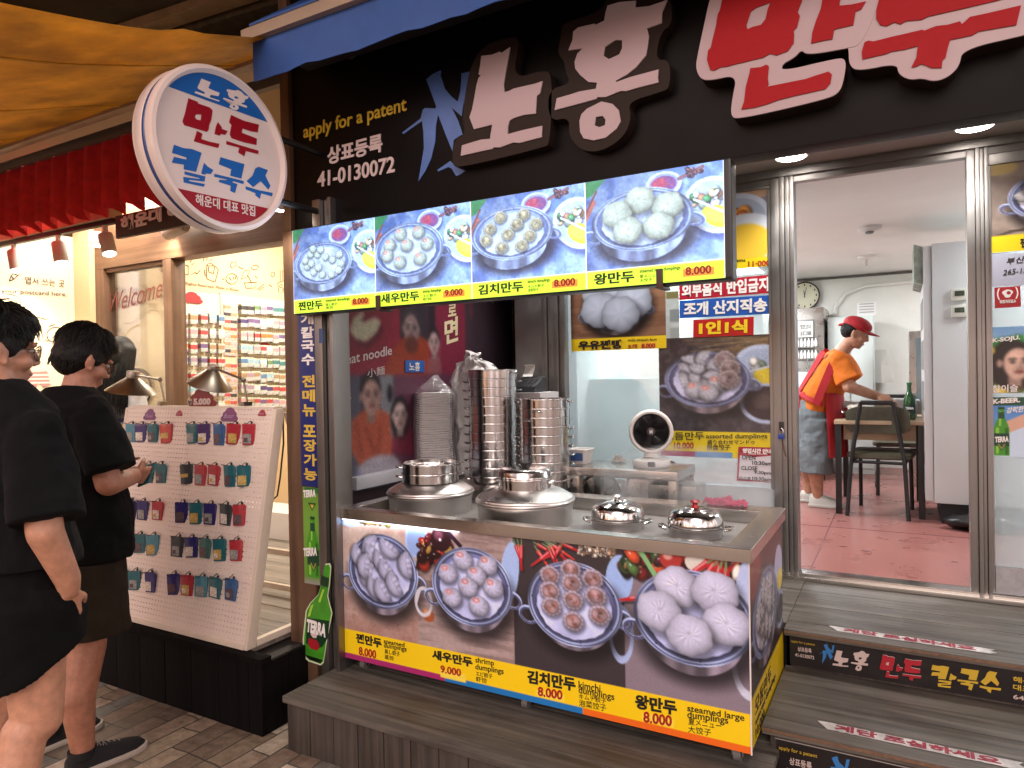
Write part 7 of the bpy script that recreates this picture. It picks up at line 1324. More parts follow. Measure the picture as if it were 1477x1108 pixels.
# welcome script on the window, faint frames behind
t_ = text(nb, 'Welcome', *[at(*zW(*q), Y=YN_+.049) for q in ((935, 720), (1385, 580), (935, 560))], INKR, shear=.35, name='window_script')
mb = MB(); mb.tube([at(*zW(*q), Y=4.29) for q in circ(1290, 1010, 260, 210, 0, 6.3, 40)], .012, 6); mb.build('wall_drawing', mat('orange_ink', 'b08a5a', .7), nb)
for bd, a, b, c in (('엽서 한 장', (1060, 1000), (1260, 1010), (1060, 955)), ('추억 한 장', (1060, 1060), (1260, 1070), (1060, 1015))): text(nb, bd, *[at(*zW(*q), Y=4.288) for q in (a, b, c)], INK2, name='wall_lettering')
zX = lambda x, y: (140+x*.13541, 520+y*.1354)
mb = MB(); mb.tube([at(*zX(*q), Y=YN_+.045) for q in circ(395, 300, 180, 210, -1.55, 1.3, 20)], .008, 6); mb.build('window_drawing', INK, nb); text(nb, 'to', *[at(*zX(*q), Y=YN_+.045) for q in ((485, 262), (530, 262), (485, 228))], INK, name='window_script')
# doodles above the racks
zD_ = lambda x, y: (240+x*.23468, 340+y*.23466); XD = XW+.004
wl('© All Rights Reserved. Made in Busan', zD_(50, 298), zD_(445, 348), zD_(50, 272), XD, INK2)
doodle([[(55, 165), (135, 185), (135, 242), (55, 225)], circ(78, 195, 16, 20), [(145, 165), (155, 150)], [(155, 180), (170, 170)], [(155, 240), (175, 225), (190, 235), (208, 212)]], zD_, XD, INK2)
doodle([[(245, 190), (250, 265), (300, 285), (320, 210), (300, 185), (245, 185)], [(258, 190), (262, 225), (292, 232), (296, 190)], circ(270, 182, 18, 12, 3.1, 6.3), [(235, 210), (240, 250)], [(225, 160), (232, 140)], [(248, 152), (252, 128)], [(268, 155), (285, 140)]], zD_, XD, INK2)
doodle([circ(402, 265, 35, 32), [(385, 255), (400, 275)], [(412, 250), (412, 270)], [(425, 250), (425, 268)], [(392, 190), (410, 200), (430, 180), (425, 160), (400, 165), (392, 190)], [(440, 190), (475, 205)], [(345, 265), (355, 270)]], zD_, XD, INK2)
doodle([[(460, 268), (480, 215), (515, 210), (500, 250), (460, 268)], [(498, 240), (525, 290)], [(480, 290), (555, 285), (545, 320), (490, 322), (480, 290)], circ(545, 195, 22, 14), [(560, 330), (605, 295)], [(570, 335), (600, 315)], circ(655, 238, 12, 15), [(630, 300), (650, 315)], [(545, 245), (560, 260)]], zD_, XD, INK2)
doodle([[(685, 290), (735, 270), (740, 350), (690, 345), (685, 290)], [(700, 280), (700, 215), (715, 215), (715, 275)], circ(705, 310, 8, 10), circ(722, 330, 7, 8)], zD_, XD, INK2)
# display panels on the wall, packets on hooks
PEG = mat('pegboard_white', 'cfc4b2', .6); 
def pegmat(name, col, hole, sc=40., ax=1):
    m = mat(name, col, .55); t = m.node_tree; P = t.nodes['Principled BSDF']; nw, lk = t.nodes.new, t.links.new
    tc = nw('ShaderNodeTexCoord'); mp = nw('ShaderNodeMapping'); mp.inputs['Scale'].default_value = (sc, sc, sc); lk(tc.outputs['Object'], mp.inputs[0])
    fr = nw('ShaderNodeVectorMath'); fr.operation = 'FRACTION'; lk(mp.outputs[0], fr.inputs[0]); sb = nw('ShaderNodeVectorMath'); sb.operation = 'SUBTRACT'; sb.inputs[1].default_value = (.5, .5, .5); lk(fr.outputs[0], sb.inputs[0])
    ms = nw('ShaderNodeVectorMath'); ms.operation = 'MULTIPLY'; ms.inputs[1].default_value = (0, 1, 1) if ax == 0 else (1, 0, 1); lk(sb.outputs[0], ms.inputs[0]); ln = nw('ShaderNodeVectorMath'); ln.operation = 'LENGTH'; lk(ms.outputs[0], ln.inputs[0])
    lt = nw('ShaderNodeMath'); lt.operation = 'LESS_THAN'; lt.inputs[1].default_value = .17; lk(ln.outputs['Value'], lt.inputs[0])
    mx = nw('ShaderNodeMix'); mx.data_type = 'RGBA'; lk(lt.outputs[0], mx.inputs[0]); mx.inputs[6].default_value = lin(col)+(1,); mx.inputs[7].default_value = lin(hole)+(1,); lk(mx.outputs[2], P.inputs['Base Color'])
    return m, lt, P, t
pw, *_ = pegmat('wall_pegboard', 'd2c8b6', '6a5f50', 38, 0)
def ypx(x, y): return at(*zD_(x, y), X=XW)
def wpanel(x0, x1, yt, yb_, m, nm, lab, d=.012):
    a, b = ypx(x0, yt), ypx(x1, yt+ (x1-x0)*.117); z1_ = (a.z+b.z)/2; z0_ = at(*zD_(x0, yb_), X=XW).z
    o = bx(nm, m, None, XW+.001, a.y, z0_, XW+d, b.y, z1_, .002); tag(o, lab, 'display board'); return a.y, b.y, z0_, z1_
wpanel(-30, 320, 322, 1130, pw, 'wall_pegboard', 'white wall pegboard of packets near the shop window'); wpanel(322, 418, 352, 1130, mat('magnet_board', 'd0bfa0', .6), 'magnet_board', 'narrow cream board of small square magnets', .02); wpanel(418, 1100, 366, 1130, pw, 'wall_pegboard', 'wide white wall pegboard deep in the souvenir shop')
PKC = {'tan': 'a5805a', 'teal': '3a7f86', 'red': 'c23a3e', 'pink': 'c98a94', 'white': 'd8d4cc', 'violet': '6a4f8a', 'blue': '4a78b0', 'orange': 'd2702c', 'dark': '3c3a40', 'green': '5f8a5a', 'mauve': '9c7f9c', 'purple': '4a3a7a', 'sky': '7fb0c8'}
def pktmat(k, c):
    m = mat('packet_'+k, c, .3, var=.45, vscale=70); t = m.node_tree; P = t.nodes['Principled BSDF']; nw, lk = t.nodes.new, t.links.new; src = P.inputs['Base Color'].links[0].from_socket
    tc = nw('ShaderNodeTexCoord'); sp = nw('ShaderNodeSeparateXYZ'); lk(tc.outputs['Generated'], sp.inputs[0]); r = nw('ShaderNodeValToRGB'); r.color_ramp.interpolation = 'CONSTANT'; e = r.color_ramp.elements; e[0].color = (0, 0, 0, 1); e[1].position = .40; e[1].color = (1, 1, 1, 1); q = e.new(.82); q.color = (0, 0, 0, 1); lk(sp.outputs[2], r.inputs[0])
    v = nw('ShaderNodeTexVoronoi'); v.inputs['Scale'].default_value = 60; lk(tc.outputs['Object'], v.inputs[0]); h = nw('ShaderNodeMix'); h.data_type = 'RGBA'; h.blend_type = 'MIX'; h.inputs[0].default_value = .35; h.inputs[6].default_value = lin('b9b0a6')+(1,); lk(v.outputs['Color'], h.inputs[7])
    x = nw('ShaderNodeMix'); x.data_type = 'RGBA'; lk(r.outputs[0], x.inputs[0]); lk(h.outputs[2], x.inputs[6]); lk(src, x.inputs[7]); lk(x.outputs[2], P.inputs['Base Color'])
for k, v in PKC.items():
    c = [int(v[i:i+2], 16) for i in (0, 2, 4)]; g = sum(c)/3; pktmat(k, ''.join('%02x' % int(min(255, (.68*x+.32*g)*1.04+6)) for x in c))
def wpacket(y, z, w, h, ck, label):
    d = .045; o = bx('wall_packet', MATS['packet_'+ck], None, XW+.016, y-w/2, z-h, XW+.016+d, y+w/2, z, .002); tag(o, label, 'packet', 'packets on the wall displays'); return o
rowsA = [(470, ['tan', 'tan', 'red', 'sky', 'blue']), (560, ['pink', 'pink', 'red', 'white', 'white']), (650, ['orange', 'red', 'violet', 'tan', 'tan']), (735, ['blue', 'mauve', 'violet', 'red', 'red']), (830, ['red', 'red', 'mauve', 'white', 'pink']), (915, ['white', 'sky', 'pink', 'white', 'tan']), (1000, ['sky', 'white', 'teal', 'mauve', 'white'])]
prow = ['top', 'second', 'third', 'fourth', 'fifth', 'sixth', 'seventh', 'bottom']
for r_, (y0_, cs_) in enumerate(rowsA):
    for i, ck in enumerate(cs_):
        p = ypx([82, 142, 205, 258, 312][i], y0_+4+i*3); wpacket(p.y, p.z+random.uniform(-.007, .004), .07*random.uniform(.8, 1.08), .088*random.uniform(.9, 1.05), ck, f'{ck} packet, {ords[i]} along the {prow[r_] if r_ < 6 else "bottom"} row of the pegboard near the shop window')
rowsB = [(418, ['dark', 'dark', 'green', 'mauve', 'violet', 'teal', 'teal', 'teal']), (500, ['purple', 'violet', 'violet', 'white', 'white', 'pink', 'mauve', 'pink']), (585, ['pink', 'pink', 'red', 'orange', 'orange', 'mauve', 'violet', 'blue']), (663, ['sky', 'sky', 'pink', 'red', 'white', 'pink', 'pink', 'red']), (745, ['blue', 'sky', 'sky', 'white', 'green', 'teal', 'teal', 'blue']), (828, ['tan', 'mauve', 'tan', 'blue', 'sky', 'tan', 'tan', 'orange']), (905, ['mauve', 'mauve', 'white', 'purple', 'purple', 'red', 'red', 'orange']), (985, ['pink', 'tan', 'red', 'violet', 'red', 'mauve', 'pink', 'red'])]
for r_, (y0_, cs_) in enumerate(rowsB):
    for i, ck in enumerate(cs_):
        p = ypx(453+i*39, y0_+2+i*2.4); wpacket(p.y, p.z+random.uniform(-.007, .004), .092*random.uniform(.75, 1.05), .092*random.uniform(.9, 1.05), ck, f'{ck} packet, {ords[i]} along the {prow[r_]} row of the pegboard deep in the shop')
for r_ in range(14):
    for c_ in range(2):
        if r_ == 7: continue
        p = ypx(362+c_*38, 420+r_*45+c_*3); ck = ['tan', 'orange', 'dark', 'pink', 'red'][(r_*2+c_*3) % 5]; o = bx('fridge_magnet', MATS['packet_'+ck], None, XW+.021, p.y-.035, p.z-.07, XW+.03, p.y+.035, p.z, .002); tag(o, f'small {ck} square magnet in the {["column nearer the lane", "column further inside"][c_]}, {ords[r_] if r_ < 9 else ["tenth", "eleventh", "twelfth", "thirteenth", "fourteenth"][r_-9]} from the top', 'magnet', 'square magnets on the cream board')
def cloud(c, U, V, w, h, m, d, nm, par=None):
    cs_ = ((-.32, .2, .2), (.32, .2, .2), (-.2, .48, .22), (.2, .48, .22), (0, .68, .27), (-.12, .2, .25), (.12, .2, .25)); lp = []
    for i in range(96):
        a = 2*math.pi*i/96; dx, dy = math.cos(a), math.sin(a); t = max((bq+math.sqrt(max(0, bq*bq-cq)) for x, y, r in cs_ for bq, cq in ((x*dx+(y-.3)*dy, x*x+(y-.3)**2-r*r),) if bq*bq >= cq), default=.3); lp.append((dx*t, max(0, .3+dy*t)))
    return shape(nm, [[(x*w, y*h) for x, y in lp]], d, m, par, c, U, V)
RC_ = mat('cloud_red', '9a2028', .4)
for i, (x, y, s_) in enumerate(((150, 415, 1), (597, 695, .7))): o = cloud(ypx(x, y)+Vector((.015, 0, 0)), UY, UZ, .2*s_, .10*s_, RC_, .006, 'cloud_sign'); tag(o, ['red cloud tag on the wall pegboard near the window', 'small red cloud tag between packets deep in the shop'][i], 'tag')
# track lights under the valance and inside
CAN = mat('track_grey', 'c6c1ba', .4); HOT = mat('track_lens', 'ffffff', .4, emit=12., ecol='fff1dc')
rail = thing('light_track', 'dark light track under the red valance', 'light track', (-5, 2.7, 2.3)); zr1 = at(90, 338, Y=2.66).z; bx('rail', MATS['black_metal'], rail, -8, 2.645, zr1, at(168, 320, Y=2.66).x, 2.68, zr1+.03, .002)
bx('pale_header', mat('pale_header', 'b09a7c', .6, var=.1), rail, -8, 2.62, zr1+.031, at(168, 320, Y=2.66).x, 2.70, zr1+.13, .003)
def can(px0, px1, Yc, r, label, w_, aim, rail_z=None, col=(1, .87, .68), group='track spotlights of the souvenir shop'):
    a, b = at(*px0, Y=Yc), at(*px1, Y=Yc); d = (b-a).normalized(); t = thing('track_spotlight', label, 'spotlight', a, group)
    MB().tube([a, a+d*.01, b-d*.015, b], [r*.9, r, r, r*.97], 20).build('can', CAN, t, smooth=True, ang=40); M = Vector((0, 0, 1)).rotation_difference(d).to_matrix()
    MB().lathe([(0, .001), (r*.85, .001), (r*.8, .006), (0, .008)], b, 20, M).build('lens', HOT, t)
    m_ = MB(); m_.box(a.x-.012, a.y-.012, a.z-.04, a.x+.012, a.y+.012, (rail_z or a.z+.06)); m_.build('stem', CAN, t)
    if w_: spot('track_lamp', b+d*.012, b+d*.012+Vector(aim), w_, col, 110, .8, .03, t)
can((20, 362), (25, 390), 2.66, .045, 'grey track spotlight at the lane end over the postcard corner', 34, (-.55, .15, -1), zr1); can((84, 350), (89, 379), 2.66, .045, 'grey track spotlight over the exclamation mark drawing', 34, (-.6, .1, -1), zr1)
can((152, 338), (158, 366), 2.66, .045, 'grey track spotlight beside the dark name board', 40, (-.3, .9, -1), zr1); can((141, 336), (142, 354), 3.05, .045, 'short grey spotlight behind the one beside the name board', 0, (-.2, .9, -1), 2.6)
can((266, 325), (241, 337), 3.2, .05, 'white spotlight lying under the round sign', 14, (-.6, .5, -1), 2.62)
can((404, 288), (403, 303), 2.2, .022, 'small bright lamp hanging at the rim of the round sign', 7, (-.1, -.1, -1), None, (1, .93, .82))
for i, (a, b) in enumerate((((345, 362), (350, 372)), ((365, 362), (372, 377)), ((380, 358), (375, 374)), ((400, 362), (398, 380)))):
    can(a, b, 6.6, .075, ['first', 'second', 'third', 'fourth'][i]+' white spotlight high inside the souvenir shop, counted from the window post', 40, (-1, -.3, -.9), 3.09, group='spotlights inside the souvenir shop')
for i, (x, y) in enumerate(((-4.4, 4.3), (-3.6, 5.6), (-5.25, 2.95), (-6.5, 3.85))):  # unseen general light for the shop; corner and window panels added to brighten walls
    c = thing('ceiling_light', ['unseen warm ceiling panel just inside the souvenir shop', 'unseen warm ceiling panel at the back of the souvenir shop', 'unseen warm ceiling panel added over the postcard corner', 'unseen warm ceiling panel added behind the script window'][i], 'ceiling light', (x, y, 3.1)); bx('casing', WHITEP, c, x-.3, y-.3, 3.06, x+.3, y+.3, 3.098, .004); MB().box(x-.27, y-.27, 3.055, x+.27, y+.27, 3.0598).build('diffuser', LAMP, c); area('unseen_warm_light', (x, y, 3.04), (30, 30, 17, 24)[i], .5, .5, (1, .86, .66), parent=c)
# dark name board
PNB = dict(Y=2.60); a, b, c = at(166, 312, **PNB), at(420, 262, **PNB), at(167, 344, **PNB)
nbd = thing('name_board', 'dark brown name board with white Korean letters behind the round sign', 'sign', (a.x+.5, 2.62, c.z)); bx('board', mat('board_brown', '2a1c1a', .5), nbd, a.x, 2.60, c.z, xp0-.003, 2.63, a.z, .003)
text(nbd, '해운대 여행상점', *[at(*q, **PNB) for q in ((175, 334), (330, 296), (175, 313))], mat('letter_cream', 'ece6e2', .5), bold=.045, depth=.004)
# black plinth and the pegboard stand on it
pl0 = at(379, 1064, Z=0); zp = zfl-.001
plh = thing('black_plinth', 'low black timber plinth under the pegboard stand', 'plinth', (-4, 2.1, 0)); xpr = pl0.x
fascia(-7., xpr, pl0.y, .002, zp-.03, .19).build('front_boards', BLACKW, plh, bevel=.002)
mb = MB()
for i in range(2): mb.box(xpr-.02, pl0.y+.022+i*.13, .002, xpr, pl0.y+.148+i*.13, zp-.03)
mb.build('side_boards', BLACKW, plh, bevel=.002); mb = MB()
for i in range(1): mb.box(-7., pl0.y-.012, zp-.029, xpr+.012, pl0.y+.045, zp)
mb.build('top_edge', BLACKW, plh, bevel=.002); bx('core', DARK, plh, -7, pl0.y+.023, .003, xpr-.021, 2.4, zp-.031, 0)
ys = pl0.y+.03; br_ = at(358, 960, Y=ys); zb_s = zfl+.002; XRt = br_.x
h_top = at(400, 590, X=XRt); Tz, Ty = h_top.z, h_top.y; XL = at(168, 905, Y=ys).x-.18
vu = Vector((0, Ty-ys, Tz-zb_s)); hgt = vu.length; vu = vu.normalized(); nrm = Vector((1, 0, 0)).cross(vu)
st = thing('pegboard_stand', 'white A-frame pegboard stand full of packet racks on the black plinth', 'display stand', ((XL+XRt)/2, (ys+Ty)/2, zb_s))
PGW, lt_, P_, t_ = pegmat('stand_pegboard', 'dccbc2', '8a6f62', 46, 1)
me_ = MB(); mid = (XL+XRt)/2-.02
for a, b in ((XL, mid-.001), (mid+.001, XRt-.02)): me_.obox(Vector((a, ys, zb_s+.02)), (b-a, 0, 0), vu*(hgt-.02), nrm*-.0025 if nrm.y < 0 else nrm*.0025)
inv = t_.nodes.new('ShaderNodeMath'); inv.operation = 'SUBTRACT'; inv.inputs[0].default_value = 1; t_.links.new(lt_.outputs[0], inv.inputs[1]); t_.links.new(inv.outputs[0], P_.inputs['Alpha']); me_.build('pegboard', PGW, st)
WF = mat('white_frame_wood', 'd0c2b2', .5, var=.04, vscale=12)
mb = MB(); back = Vector((0, .05, 0))
mb.obox(Vector((XRt-.02, ys-.006, zb_s)), (.02, 0, 0), vu*hgt, back); mb.obox(Vector((XL, ys-.006, zb_s)), (.02, 0, 0), vu*hgt, back)
mb.obox(Vector((XL+.021, ys-.008, zb_s-.001)), (XRt-XL-.042, 0, 0), vu*.02, back); mb.obox(Vector((XL+.021, Ty-.004, Tz-.001)), (XRt-XL-.042, 0, 0), vu*.012, back); mb.build('front_frame', WF, st, bevel=.002)
yb2 = Ty+.42; mb = MB()
for x in (XRt-.03, XL+.01): mb.obox(Vector((x, yb2, zb_s)), (.03, 0, 0), Vector((0, Ty+.06-yb2, Tz-zb_s-.02)), (0, .03, 0)); mb.obox(Vector((x+.002, ys+.05, zb_s)), (.026, 0, 0), (0, yb2-ys-.052, 0), (0, 0, .03))
for z in (.22, .03): mb.box(XL+.045, yb2-.004, zb_s+z, XRt-.035, yb2+.02, zb_s+z+.03)
mb.build('rear_legs', WF, st, bevel=.002)
def onb(px, py, lift=0.):                             # photo point -> point on the tilted board
    d = at(px, py, Y=1.)-CAM; n_ = nrm; p0 = Vector((0, ys, zb_s)); t = (p0-CAM).dot(n_)/d.dot(n_); nn = n_ if n_.y < 0 else -n_; return CAM+d*t+nn*lift
nf = nrm if nrm.y < 0 else -nrm
zU = lambda x, y: (150+x*.36082, 560+y*.36101)
ROWS = [(142, [(65, 'teal'), (125, 'sky'), (165, 'purple'), (212, 'teal'), (266, 'red'), (368, 'teal'), (417, 'violet'), (475, 'blue'), (538, 'red'), (597, 'red')]), (302, [(195, 'green'), (243, 'teal'), (347, 'dark'), (402, 'red'), (457, 'red'), (517, 'teal'), (577, 'teal')]), (452, [(125, 'purple'), (173, 'purple'), (232, 'red'), (330, 'purple'), (385, 'teal'), (442, 'purple'), (503, 'dark'), (559, 'red')]), (588, [(118, 'red'), (160, 'teal'), (213, 'sky'), (312, 'dark'), (366, 'purple'), (421, 'green'), (479, 'teal'), (545, 'red')]), (738, [(97, 'teal'), (142, 'teal'), (202, 'purple'), (296, 'purple'), (351, 'red'), (409, 'sky'), (463, 'teal'), (526, 'blue')])]
for nm_, c_ in (('teal', '2a626c'), ('sky', '4a8496'), ('purple', '352f6a'), ('red', 'a83640'), ('violet', '4f3a62'), ('blue', '345a8a'), ('dark', '3a4044'), ('green', '3f6a66')): mat('pouch_'+nm_, c_, .18, var=.18, vscale=40, coat=.4)
PIC = [mat('pouch_picture_'+k, c_, .2, var=.5, vscale=90, coat=.4) for k, c_ in (('gold', 'b89a5a'), ('grey', '8a8a88'), ('pale', 'c9beb4'), ('dusk', '5a4a50'))]
HK = mat('hook_black', '121212', .35)
rown = ['top', 'second', 'third', 'fourth', 'lowest']
def pouch(x, y, ck, k, label):
    top_ = onb(*zU(x, y), .0); w, h = .064*random.uniform(.93, 1.05), .098*random.uniform(.95, 1.04); rl = random.uniform(-.09, .09)
    yaw = R(13+random.uniform(-13, 13)); u = Vector((math.cos(yaw), math.sin(yaw), rl)).normalized(); nn = Vector((math.sin(yaw), -math.cos(yaw), 0)); c = top_+nf*.03+Vector((0, 0, -.004))
    t = thing('souvenir_pouch', label, 'pouch', c+Vector((0, 0, -h)), 'souvenir pouches on the pegboard stand')
    mb = MB(); dd = .022
    mb.rings([[c+u*a*w/2+nn*b+Vector((rl*z, 0, -z)) for a, b in ((-1, 0), (1, 0), (1, -dd*f), (-1, -dd*f))] for z, f in ((0, .3), (.012, .8), (h*.5, 1), (h-.006, .9), (h, .6))]); mb.build('pouch_body', MATS['pouch_'+ck], t, bevel=.002)
    q = c+nn*.0012; MB().obox(q-u*w*.40+Vector((0, 0, -h*.93)), u*w*.62, (0, 0, h*.46), nn*.0008).build('picture', PIC[k % 4], t)
    if k % 3 == 0: MB().obox(q-u*w*.36+Vector((0, 0, -h*.85)), u*w*.3, (0, 0, h*.2), nn*.0014).build('emblem', PIC[(k+2) % 4], t)
    hk = MB(); hp = top_-nf*-.0; hk.tube([hp+Vector((-.012, 0, .012))-nf*0, hp+nf*.02+Vector((-.006, 0, .006)), c+nn*.012+Vector((0, 0, .0)), c+nn*.04+Vector((.004, 0, .008))], .002, 6); hk.build('hook', HK, st, smooth=True)
    MB().tube([c+u*(w*.22)+nn*-.008, c+u*(w*.22)+nn*-.008+Vector((0, 0, .010))], .005, 10).build('cap', HK, t)
for r_, (y, cols) in enumerate(ROWS):
    for k, (x, ck) in enumerate(cols):
        side = 'far' if x < 300 else 'near'; kk = [q for q, _ in cols if (q < 300) == (x < 300)].index(x)
        pouch(x, y+(x-300)*.02*r_, ck, k+r_*2, f'{ck} pouch, {ords[kk]} on the {rown[r_]} row of the {side} half of the pegboard stand')
# cloud tags, price sign, clamp lamps
CV_ = mat('cloud_violet', '6a1f5a', .35, var=.3, vscale=20)
for i, (x, y, w, m, lab) in enumerate(((184, 128, .10, CV_, 'violet and red cloud tag on the far half of the stand'), (502, 134, .115, CV_, 'violet and red cloud tag on the near half of the stand'), (303, 112, .05, RC_, 'small cloud tag with pale label at the middle of the stand'), (634, 112, .05, RC_, 'small cloud tag at the near top corner of the stand'))):
    o = cloud(onb(*zU(x, y), .002), Vector((1, 0, 0)), vu, w, w*.62, m, .004, 'cloud_sign'); tag(o, lab, 'tag')
    q = onb(*zU(x, y), .0066); text(o, 'Busan', q-Vector((w*.3, 0, 0))+vu*w*.14, q+Vector((w*.3, 0, 0))+vu*w*.14, q-Vector((w*.3, 0, 0))+vu*w*.32, mat('tag_mauve', 'b08ab0', .4), shear=.3)
pc_ = at(289, 589, Y=Ty-.01); ps = cloud(Vector((pc_.x, Ty+.004, Tz+.004)), Vector((1, 0, 0)), UZ, .20, .098, mat('price_red', '7c1a1e', .35), .006, 'price_sign'); tag(ps, 'dark red cloud sign reading 5,000 won on top of the stand', 'sign')
fpz = lambda x, y: at(140+x*.13541, 520+y*.1354, Y=Ty-.003); text(ps, '₩', fpz(965, 470), fpz(1018, 470), fpz(965, 412), mat('price_pale', 'cdb8b2', .4), bold=.04, depth=.002); text(ps, '5.000', fpz(1030, 476), fpz(1212, 472), fpz(1030, 405), MATS['price_pale'], bold=.06, depth=.002)
LSH = steelmat('lamp_metal', '8f877e', .35, amp=.08)
def clamp_lamp(apex, neck, rimL, rimR, elbow, foot, label):
    Yq = Ty+.05; f = lambda q: at(140+q[0]*.13541, 520+q[1]*.1354, Y=Yq); A, Nk, L_, R_2, E_, F_ = map(f, (apex, neck, rimL, rimR, elbow, foot)); Ft = Vector((F_.x, Yq, Tz+.002))
    t = thing('clamp_lamp', label, 'lamp', Ft, 'clamp lamps on the pegboard stand'); rc_ = (L_+R_2)/2; ax_ = (rc_-A).normalized(); rr_ = abs((R_2-L_).dot(_RT))/2; hh = (rc_-A).dot(ax_); M = Vector((0, 0, 1)).rotation_difference(ax_).to_matrix(); kn = (Nk-A).length
    MB().lathe([(0, 0), (rr_*.22, 0), (rr_*.24, .006), (rr_*.24, kn*.9), (rr_*.3, kn), (rr_*.98, hh-.004), (rr_, hh), (rr_*.97, hh), (rr_*.28, kn+.004), (0, kn+.004)], A, 40, M).build('shade', LSH, t, smooth=True, ang=40)
    MB().ell(A+ax_*(hh*.72), .024, .024, .026).build('bulb', mat('frosted_bulb', 'cfc6b8', .3), t, smooth=True)
    MB().tube([A+ax_*kn*.5, E_, ], .006, 8).build('upper_arm', LSH, t, smooth=True); MB().tube([E_, Ft+Vector((0, 0, .03))], .005, 8).build('lower_arm', LSH, t, smooth=True); mb = MB(); mb.ell(E_, .013, .013, .013); mb.build('joint', LSH, t, smooth=True); bx('clamp', LSH, t, Ft.x-.012, Ft.y-.03, Tz-.02, Ft.x+.012, Ft.y+.02, Tz+.032, .003)
clamp_lamp((385, 115), (365, 185), (195, 320), (545, 350), (670, 205), (715, 480), 'grey metal clamp lamp with level shade at the far end of the stand'); clamp_lamp((1250, 50), (1235, 105), (1030, 235), (1380, 305), (1560, 205), (1600, 440), 'grey metal clamp lamp with tilted shade beside the price sign')
# shelf boxes and cord behind the stand
p = at(404, 600, Y=3.5); o = bx('low_cabinet', TAN, None, p.x-.5, 4.4, zfl+.001, xp0-.14, 4.8, 1.05, .005); tag(o, 'low tan cabinet inside the souvenir shop by the party wall', 'cabinet')
o = bx('white_step_box', mat('white_box', 'c9c4be', .6), None, p.x-.9, 3.6, zfl+.001, xp0-.14, 3.9, zfl+.2, .005); tag(o, 'white box standing on the grey decking behind the stand', 'box')
mb = MB(); mb.tube([at(x, y, Y=3.2) for x, y in ((408, 590), (409, 640), (404, 690), (400, 715), (392, 722))], .006, 6); o = mb.build('power_cord', HK, None, smooth=True); tag(o, 'black power cord hanging behind the stand', 'cord')
# ------------------------------------------------------------------ people
SKIN = mat('skin', 'a5715a', .48, sss=.25, var=.2, vscale=30, bump=.08, bscale=260); SKIN2 = mat('skin_fair', 'b8866c', .48, sss=.25, var=.18, vscale=30, bump=.08, bscale=260)
HAIR = mat('black_hair', '0d0b0a', .55, spec=.25, var=.3, vscale=60, bump=.6, bscale=200, stretch=(1, 1, .15)); BSHIRT = mat('black_cotton', '050506', .95, spec=.2, var=.15, vscale=10, bump=.5, bscale=16, stretch=(1, 1, .35)); BSHIRT2 = mat('faded_black_cotton', '0c0c0e', .95, spec=.2, var=.25, vscale=7, bump=.5, bscale=16, stretch=(1, 1, .35))
SHORT = mat('dark_olive_shorts', '2b231a', .95, spec=.2, var=.2, vscale=20, bump=.25, bscale=400); SHORT2 = mat('black_shorts', '060607', .95, spec=.2, var=.2, vscale=12, bump=.25, bscale=400)
SHOE = mat('black_knit_shoe', '121113', .8, bump=.4, bscale=600); SOLE = mat('pale_sole', 'b3a79c', .6); LACE = mat('shoe_lace', '8a8480', .7)
EYEW = mat('eye_white', 'b9b0aa', .25); EYEB = mat('eye_dark', '120c0a', .15); LIP = mat('lip', '8a4a44', .45)
TEXC = bpy.data.textures.new('cloth_folds', 'CLOUDS'); TEXC.noise_scale = .11; TEXC.noise_depth = 2
TEXH = bpy.data.textures.new('hair_clumps', 'CLOUDS'); TEXH.noise_scale = .022; TEXH.noise_depth = 2
def skinify(o, vox, sm_=4, disp=None, tex=None, scale=None):
    m = o.modifiers.new('r', 'REMESH'); m.mode = 'VOXEL'; m.voxel_size = vox; m.use_smooth_shade = True
    s_ = o.modifiers.new('s', 'SMOOTH'); s_.factor = .5; s_.iterations = sm_
    if disp: d = o.modifiers.new('d', 'DISPLACE'); d.texture = tex; d.strength = disp; d.mid_level = .5; d.texture_coords = 'LOCAL'
    return o
def hand(mb, w, d, pn, side, curl=.5, k=1.):         # wrist, direction, palm normal; thumb on side*cross
    d = Vector(d).normalized(); pn = (Vector(pn)-d*Vector(pn).dot(d)).normalized(); s_ = d.cross(pn)*side; w = Vector(w)
    for i, (lat, L_, r) in enumerate(((.030, .070, .0088), (.010, .079, .0090), (-.010, .073, .0086), (-.028, .056, .0076))):
        b0 = w+s_*lat*.45*k; kn = w+d*(.088-.006*abs(i-1))*k+s_*lat*k; mb.cap(b0, kn, .0165*k, .0125*k, 10)
        a = curl*(.75+.16*i); p = kn; fl = (.45, .32, .26)
        for j in range(3):
            a2 = a*(.55, 1.2, 1.75)[j]; dd = d*math.cos(a2)+pn*math.sin(a2)+s_*lat*(1.2-.5*j); q = p+dd.normalized()*L_*fl[j]*k; mb.cap(p, q, r*(1-.08*j)*k, r*(.92-.09*j)*k, 10); p = q
    t0 = w+d*.022*k+s_*.022*k; t1 = t0+(d*.55+s_*.75+pn*.35).normalized()*.042*k; t2 = t1+(d*.85+s_*.25+pn*.45).normalized()*.032*k; t3 = t2+(d*.9+pn*.5).normalized()*.024*k
    mb.cap(t0, t1, .0165*k, .0118*k, 10); mb.cap(t1, t2, .0112*k, .0098*k, 10); mb.cap(t2, t3, .0096*k, .0078*k, 10)
def head_frame(c, fwd, up=(0, 0, 1)):
    f = Vector(fwd).normalized(); u = (Vector(up)-f*Vector(up).dot(f)).normalized(); r = f.cross(u); return Matrix((r, f, u)).transposed(), Vector(c)
